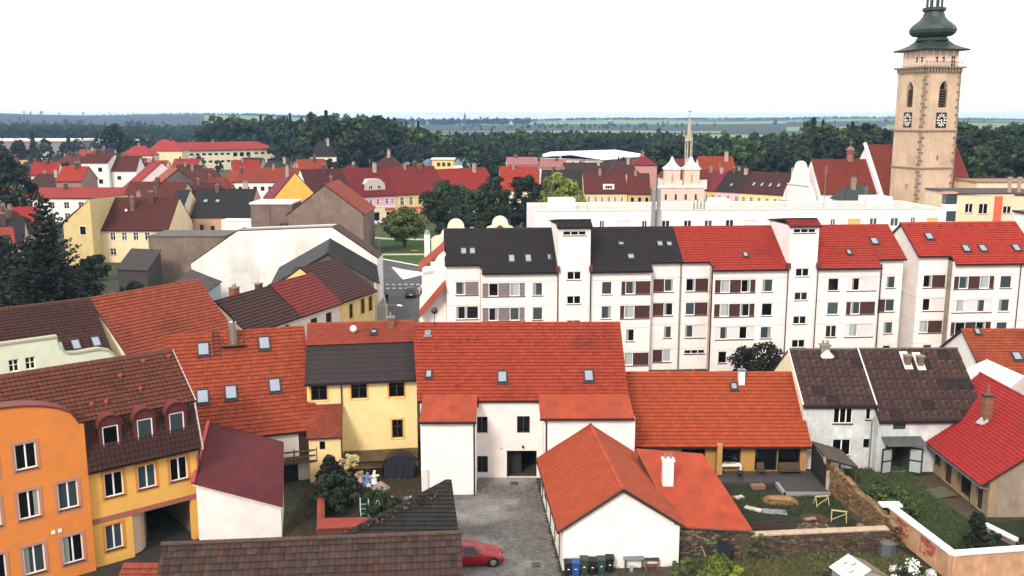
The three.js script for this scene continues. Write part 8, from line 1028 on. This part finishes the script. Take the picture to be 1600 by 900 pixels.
// ================= courtyard of the yellow house =================
{
  seed(7003); const tl = thing('garden_wall', 'low courtyard wall capped with red tiles', 'wall', [-15.2, 0, -69.6]); tl.userData.kind = 'thing'; const br = mat(0x9a4a34, { t: 'stone', s: 0.8 }), L = 10.6, an = Math.atan2(-(10.4), 2.1);
  const bw = new G().box(0, 0, -0.25, L, 1.35, 0).build('wall_body', br, tl); bw.rotation.y = an; for (let i = 0; i < 42; i++) { const o = new G().at(0, 0, 0, 0, 0, 0).q([i * 0.25, 1.36, 0.14], [i * 0.25 + 0.24, 1.36, 0.14], [i * 0.25 + 0.24, 1.56, -0.12], [i * 0.25, 1.56, -0.12]).q([i * 0.25 + 0.24, 1.36, -0.4], [i * 0.25, 1.36, -0.4], [i * 0.25, 1.56, -0.12], [i * 0.25 + 0.24, 1.56, -0.12]).q([i * 0.25, 1.36, 0.14], [i * 0.25, 1.36, -0.4], [i * 0.25, 1.56, -0.12], [i * 0.25, 1.56, -0.12]).build('cap_tile', mat(pick([0x9c3f28, 0xa84a30, 0x8c3824]), { t: 'grain', s: 1 }), tl); o.rotation.y = an; }
  shedBox('lean_to', 'flat brick-red sheet roof tucked behind the old brown roof', 'shed', [[-12.9, -57.9, 2.2], [-10.6, -57.9, 2.3], [-9.6, -59.5, 2.25], [-12.9, -59.5, 2.2]], mat(0x5a3a30), 0x9a3a2c, { ov: 0.1 });
  const ld = thing('pool_ladder', 'white and turquoise pool ladder in the courtyard', 'ladder', [-11, 0, -65.4], 0.2); for (const x of [-0.3, 0.3]) { const q = new G(); q.cyl([x, 0, 0.5], [x, 1.3, 0.05], 0.035, 0.035, 6).cyl([x, 1.3, 0.05], [x, 1.3, -0.05], 0.035, 0.035, 6).cyl([x, 1.3, -0.05], [x, 0, -0.5], 0.035, 0.035, 6); q.build('side_rail', mat(0xbcd4d4, { r: 0.4 }), ld); } for (let i = 0; i < 3; i++) new G().box(-0.28, 0.25 + i * 0.32, 0.42 - i * 0.12, 0.28, 0.29 + i * 0.32, 0.52 - i * 0.12).build('step', mat(0x6aa0a4), ld); const l2 = copyOf(ld, [-10.0, 0, -65.7], 1.3, 'white pool ladder lying against the other', 0.8); l2.rotation.z = 0.4;
  const tn = thing('arched_tent', 'navy tarpaulin stretched over an arch against the yellow wall', 'tent', [-9.3, 0, -73.3]); { const q = new G(); for (let i = 0; i < 12; i++) { const a = i / 12 * Math.PI, b = (i + 1) / 12 * Math.PI, P = (t, z) => [Math.cos(t) * 1.3, 0.9 + Math.sin(t) * 1.2 + 0.03 * Math.sin(t * 9), z]; q.q(P(a, 0.9), P(a, -0.4), P(b, -0.4), P(b, 0.9)); } q.q([-1.3, 0, 0.9], [-1.3, 0, -0.4], [-1.3, 0.9, -0.4], [-1.3, 0.9, 0.9]).q([1.3, 0, 0.9], [1.3, 0, -0.4], [1.3, 0.9, -0.4], [1.3, 0.9, 0.9]); q.build('cover', mat(0x171c2c, { t: 'grain', s: 0.6, r: 0.7 }), tn); const f = new G(); for (let i = 0; i < 9; i++) { const x = -1.2 + i * 0.27; f.q([x, 0.02, 0.86 + (i % 2) * 0.1], [x + 0.27, 0.02, 0.96 - (i % 2) * 0.1], [x + 0.27, 0.85 + 1.1 * Math.sqrt(Math.max(0, 1 - ((x + 0.27) / 1.3) ** 2)), 0.88], [x, 0.85 + 1.1 * Math.sqrt(Math.max(0, 1 - (x / 1.3) ** 2)), 0.88]); } f.build('front_flap', mat(0x1d2233, { t: 'grain', s: 0.6 }), tn); }
  [[-12.2, -71.3, 0xd9c4c0, 'pink and white toy heap by the ledge'], [-11.7, -71.0, 0x6a8ab0, 'blue and white toy drum below the ledge'], [-11.2, -71.4, 0xe6e2dc, 'white toy slide part by the ledge'], [-10.5, -70.6, 0x8a8278, 'crumpled grey tarpaulin on the courtyard floor']].forEach(([x, z, hex, lb], i) => { const t = thing('garden_toy', lb, i === 3 ? 'tarpaulin' : 'toy', [x, 0, z]); const q = new G(); if (i === 3) { for (let k = 0; k < 10; k++) { const a = k / 10 * 6.28, b = (k + 1) / 10 * 6.28, r = 0.8; q.tri([0, 0.55, 0], [Math.cos(a) * r * RR(0.8, 1.2), 0, Math.sin(a) * r], [Math.cos(b) * r, 0, Math.sin(b) * r]); } } else q.cyl([0, 0, 0], [0, 0.45, 0], 0.3, 0.26, 10).cyl([0, 0.45, 0], [0.1, 1.1, 0], 0.16, 0.1, 8).cyl([-0.4, 0.6, 0], [0.45, 0.7, 0], 0.08, 0.08, 6); q.build(i === 3 ? 'sheet' : 'toy_body', mat(hex, { r: 0.6 }), t); if (i < 3) new G().cyl([0.2, 0.1, 0.25], [0.2, 0.1, 0.34], 0.18, 0.18, 12).build('toy_wheel', mat(i ? 0xe8e8e6 : 0xb03a4a), t); });
  const cf = thing('cold_frame', 'glazed cold frame with pale edges behind the shed', 'cold frame', [-8.5, 0, -67.2]); new G().box(-0.75, 0, -0.4, 0.75, 0.5, 0.4).build('box', mat(0x2a2522), cf); new G().box(-0.7, 0.502, -0.36, 0.7, 0.53, 0.36).build('pane', M.glassMid, cf); for (const x of [-0.74, 0.7]) new G().box(x, 0.503, -0.4, x + 0.05, 0.56, 0.4).build('edge', mat(0xc8ccc8), cf);
}
// ================= street furniture and a walker =================
{
  const s = thing('road_sign', 'give-way sign with blue arrow sign on the pavement corner', 'sign', [-15.0, 0.12, -162.3]); new G().cyl([0, 0, 0], [0, 3.6, 0], 0.035, 0.035, 8).build('post', M.zinc, s); new G().poly([[-0.55, 3.5, 0.05], [0, 2.55, 0.05], [0.55, 3.5, 0.05]]).build('red_border', mat(0xc0282a), s); new G().poly([[-0.34, 3.38, 0.06], [0, 2.8, 0.06], [0.34, 3.38, 0.06]]).build('white_field', mat(0xf2f2f0), s); new G().cyl([0, 1.9, 0.04], [0, 1.9, 0.06], 0.38, 0.38, 20).build('blue_disc', mat(0x1f4fa0), s); new G().at(0, 1.9, 0.065, 0, 0, -0.8).box(-0.05, -0.25, 0, 0.05, 0.1, 0.01).build('arrow_shaft', mat(0xf2f2f0), s); new G().at(0, 1.9, 0.065, 0, 0, -0.8).tri([-0.15, 0.08, 0], [0.15, 0.08, 0], [0, 0.28, 0]).build('arrow_head', mat(0xf2f2f0), s);
  const l = thing('street_lamp', 'street lamp with long white arm over the street', 'lamp', [-16.1, 0.1, -107.5]); new G().cyl([0, 0, 0], [0, 7.5, 0], 0.09, 0.06, 10).build('post', M.zinc, l); new G().cyl([0, 7.4, 0], [3.0, 7.9, 2.4], 0.03, 0.02, 8).build('arm', M.zinc, l); mesh('lamp_head', new RoundedBoxGeometry(0.7, 0.14, 0.28, 3, 0.06).rotateY(-0.67).translate(3.2, 7.9, 2.6), M.frameW, l);
  for (const [x, lb] of [[17.1, 'red and white barrier post by the apartment block, with chain'], [19.8, 'second red and white barrier post by the apartment block']]) { const b = thing('barrier_post', lb, 'post', [x, 0, -98.6]); for (let i = 0; i < 5; i++) new G().cyl([0, i * 0.42, 0], [0, i * 0.42 + 0.42, 0], 0.14, 0.14, 10).build('stripe', i % 2 ? mat(0xf0ece8) : mat(0xc02a2a), b); if (x < 18) new G().cyl([0, 1.9, 0], [-3.4, 1.4, 0], 0.05, 0.05, 6).build('chain', M.frameW, b); }
  const fl = thing('flagpole', 'thin grey pole on the square lawn', 'pole', [-28.6, 0.1, -199]); new G().cyl([0, 0, 0], [0, 7, 0], 0.06, 0.04, 8).build('pole', M.zinc, fl);
  const tb = thing('bench', 'small orange-topped bench on the square lawn', 'bench', [-21.5, 0.13, -203.5]); new G().box(-0.8, 0.42, -0.2, 0.8, 0.5, 0.2).build('seat', mat(0xc88a4a), tb); for (const x of [-0.65, 0.65]) new G().cbox(x, 0.21, 0, 0.1, 0.42, 0.35).build('leg', M.metalDark, tb);
}
{ // walker: one continuous body from a field of tapered limbs, hair as its own part
  const J = { head: [0, 1.6, 0.02, 0.105], neck: [0, 1.45, 0, 0.06], chest: [0, 1.25, 0, 0.15], hip: [0, 0.95, 0, 0.15], lh: [-0.1, 0.92, 0, 0.1], rh: [0.1, 0.92, 0, 0.1], lk: [-0.1, 0.5, 0.14, 0.065], rk: [0.1, 0.5, -0.02, 0.065], la: [-0.1, 0.09, 0.16, 0.045], ra: [0.1, 0.12, -0.26, 0.045], lt: [-0.1, 0.045, 0.3, 0.04], rt: [0.1, 0.045, -0.14, 0.04], ls: [-0.2, 1.38, 0, 0.065], rs: [0.2, 1.38, 0, 0.065], le: [-0.26, 1.12, -0.08, 0.05], re: [0.26, 1.12, 0.06, 0.05], lw: [-0.25, 0.88, 0.04, 0.038], rw: [0.25, 0.9, 0.2, 0.038] };
  const bones = [['head', 'neck'], ['neck', 'chest'], ['chest', 'hip'], ['hip', 'lh'], ['hip', 'rh'], ['lh', 'lk'], ['rh', 'rk'], ['lk', 'la'], ['rk', 'ra'], ['la', 'lt'], ['ra', 'rt'], ['chest', 'ls'], ['chest', 'rs'], ['ls', 'le'], ['rs', 're'], ['le', 'lw'], ['re', 'rw']];
  const N = 64, mc = new MarchingCubes(N, new THREE.MeshStandardMaterial(), false, false, 60000), half = 0.95, at = i => (i - N / 2) / (N / 2) * half; mc.isolation = 0;
  for (let z = 0; z < N; z++) for (let y = 0; y < N; y++) for (let x = 0; x < N; x++) { const p = [at(x), at(y) + 0.88, at(z)]; let e = 0; for (const [a, b] of bones) { const A = J[a], B = J[b], d = [B[0] - A[0], B[1] - A[1], B[2] - A[2]], t = clamp(((p[0] - A[0]) * d[0] + (p[1] - A[1]) * d[1] + (p[2] - A[2]) * d[2]) / (d[0] ** 2 + d[1] ** 2 + d[2] ** 2)), r = lerp(A[3], B[3], t); e += Math.exp(-28 * (Math.hypot(p[0] - A[0] - d[0] * t, p[1] - A[1] - d[1] * t, p[2] - A[2] - d[2] * t) - r)); } mc.field[x + y * N + z * N * N] = Math.log(e) / 28; }
  mc.update(); const n = mc.count, geo = new THREE.BufferGeometry(), pa = mc.positionArray.slice(0, n * 3), na = mc.normalArray.slice(0, n * 3), col = new Float32Array(n * 3), skin = rgb(0xc79a80), coat = rgb(0x1c1d22), jean = rgb(0x20242c);
  for (let i = 0; i < n; i++) { for (let k = 0; k < 3; k++) pa[i * 3 + k] *= half; pa[i * 3 + 1] += 0.88; const y = pa[i * 3 + 1], x = pa[i * 3], c = y > 1.46 || (Math.abs(x) > 0.21 && y < 0.93) ? skin : y > 0.88 ? coat : jean; col.set(c, i * 3); }
  geo.setAttribute('position', new THREE.BufferAttribute(pa, 3)); geo.setAttribute('normal', new THREE.BufferAttribute(na, 3)); geo.setAttribute('color', new THREE.BufferAttribute(col, 3)); boxUV(geo);
  const g = thing('person', 'person in dark coat and trousers walking at the kerb', 'person', [-20.0, 0.13, -146.2], 2.9); mesh('body', geo, mat(0xffffff, { v: 1, r: 0.9 }), g); const hr = mesh('hair', new THREE.SphereGeometry(0.118, 14, 10, 0, Math.PI * 2, 0, 1.7), mat(0x1a1512), g); hr.position.set(0, 1.625, 0.0); hr.rotation.x = -0.35;
}
renderer.render(scene, camera);
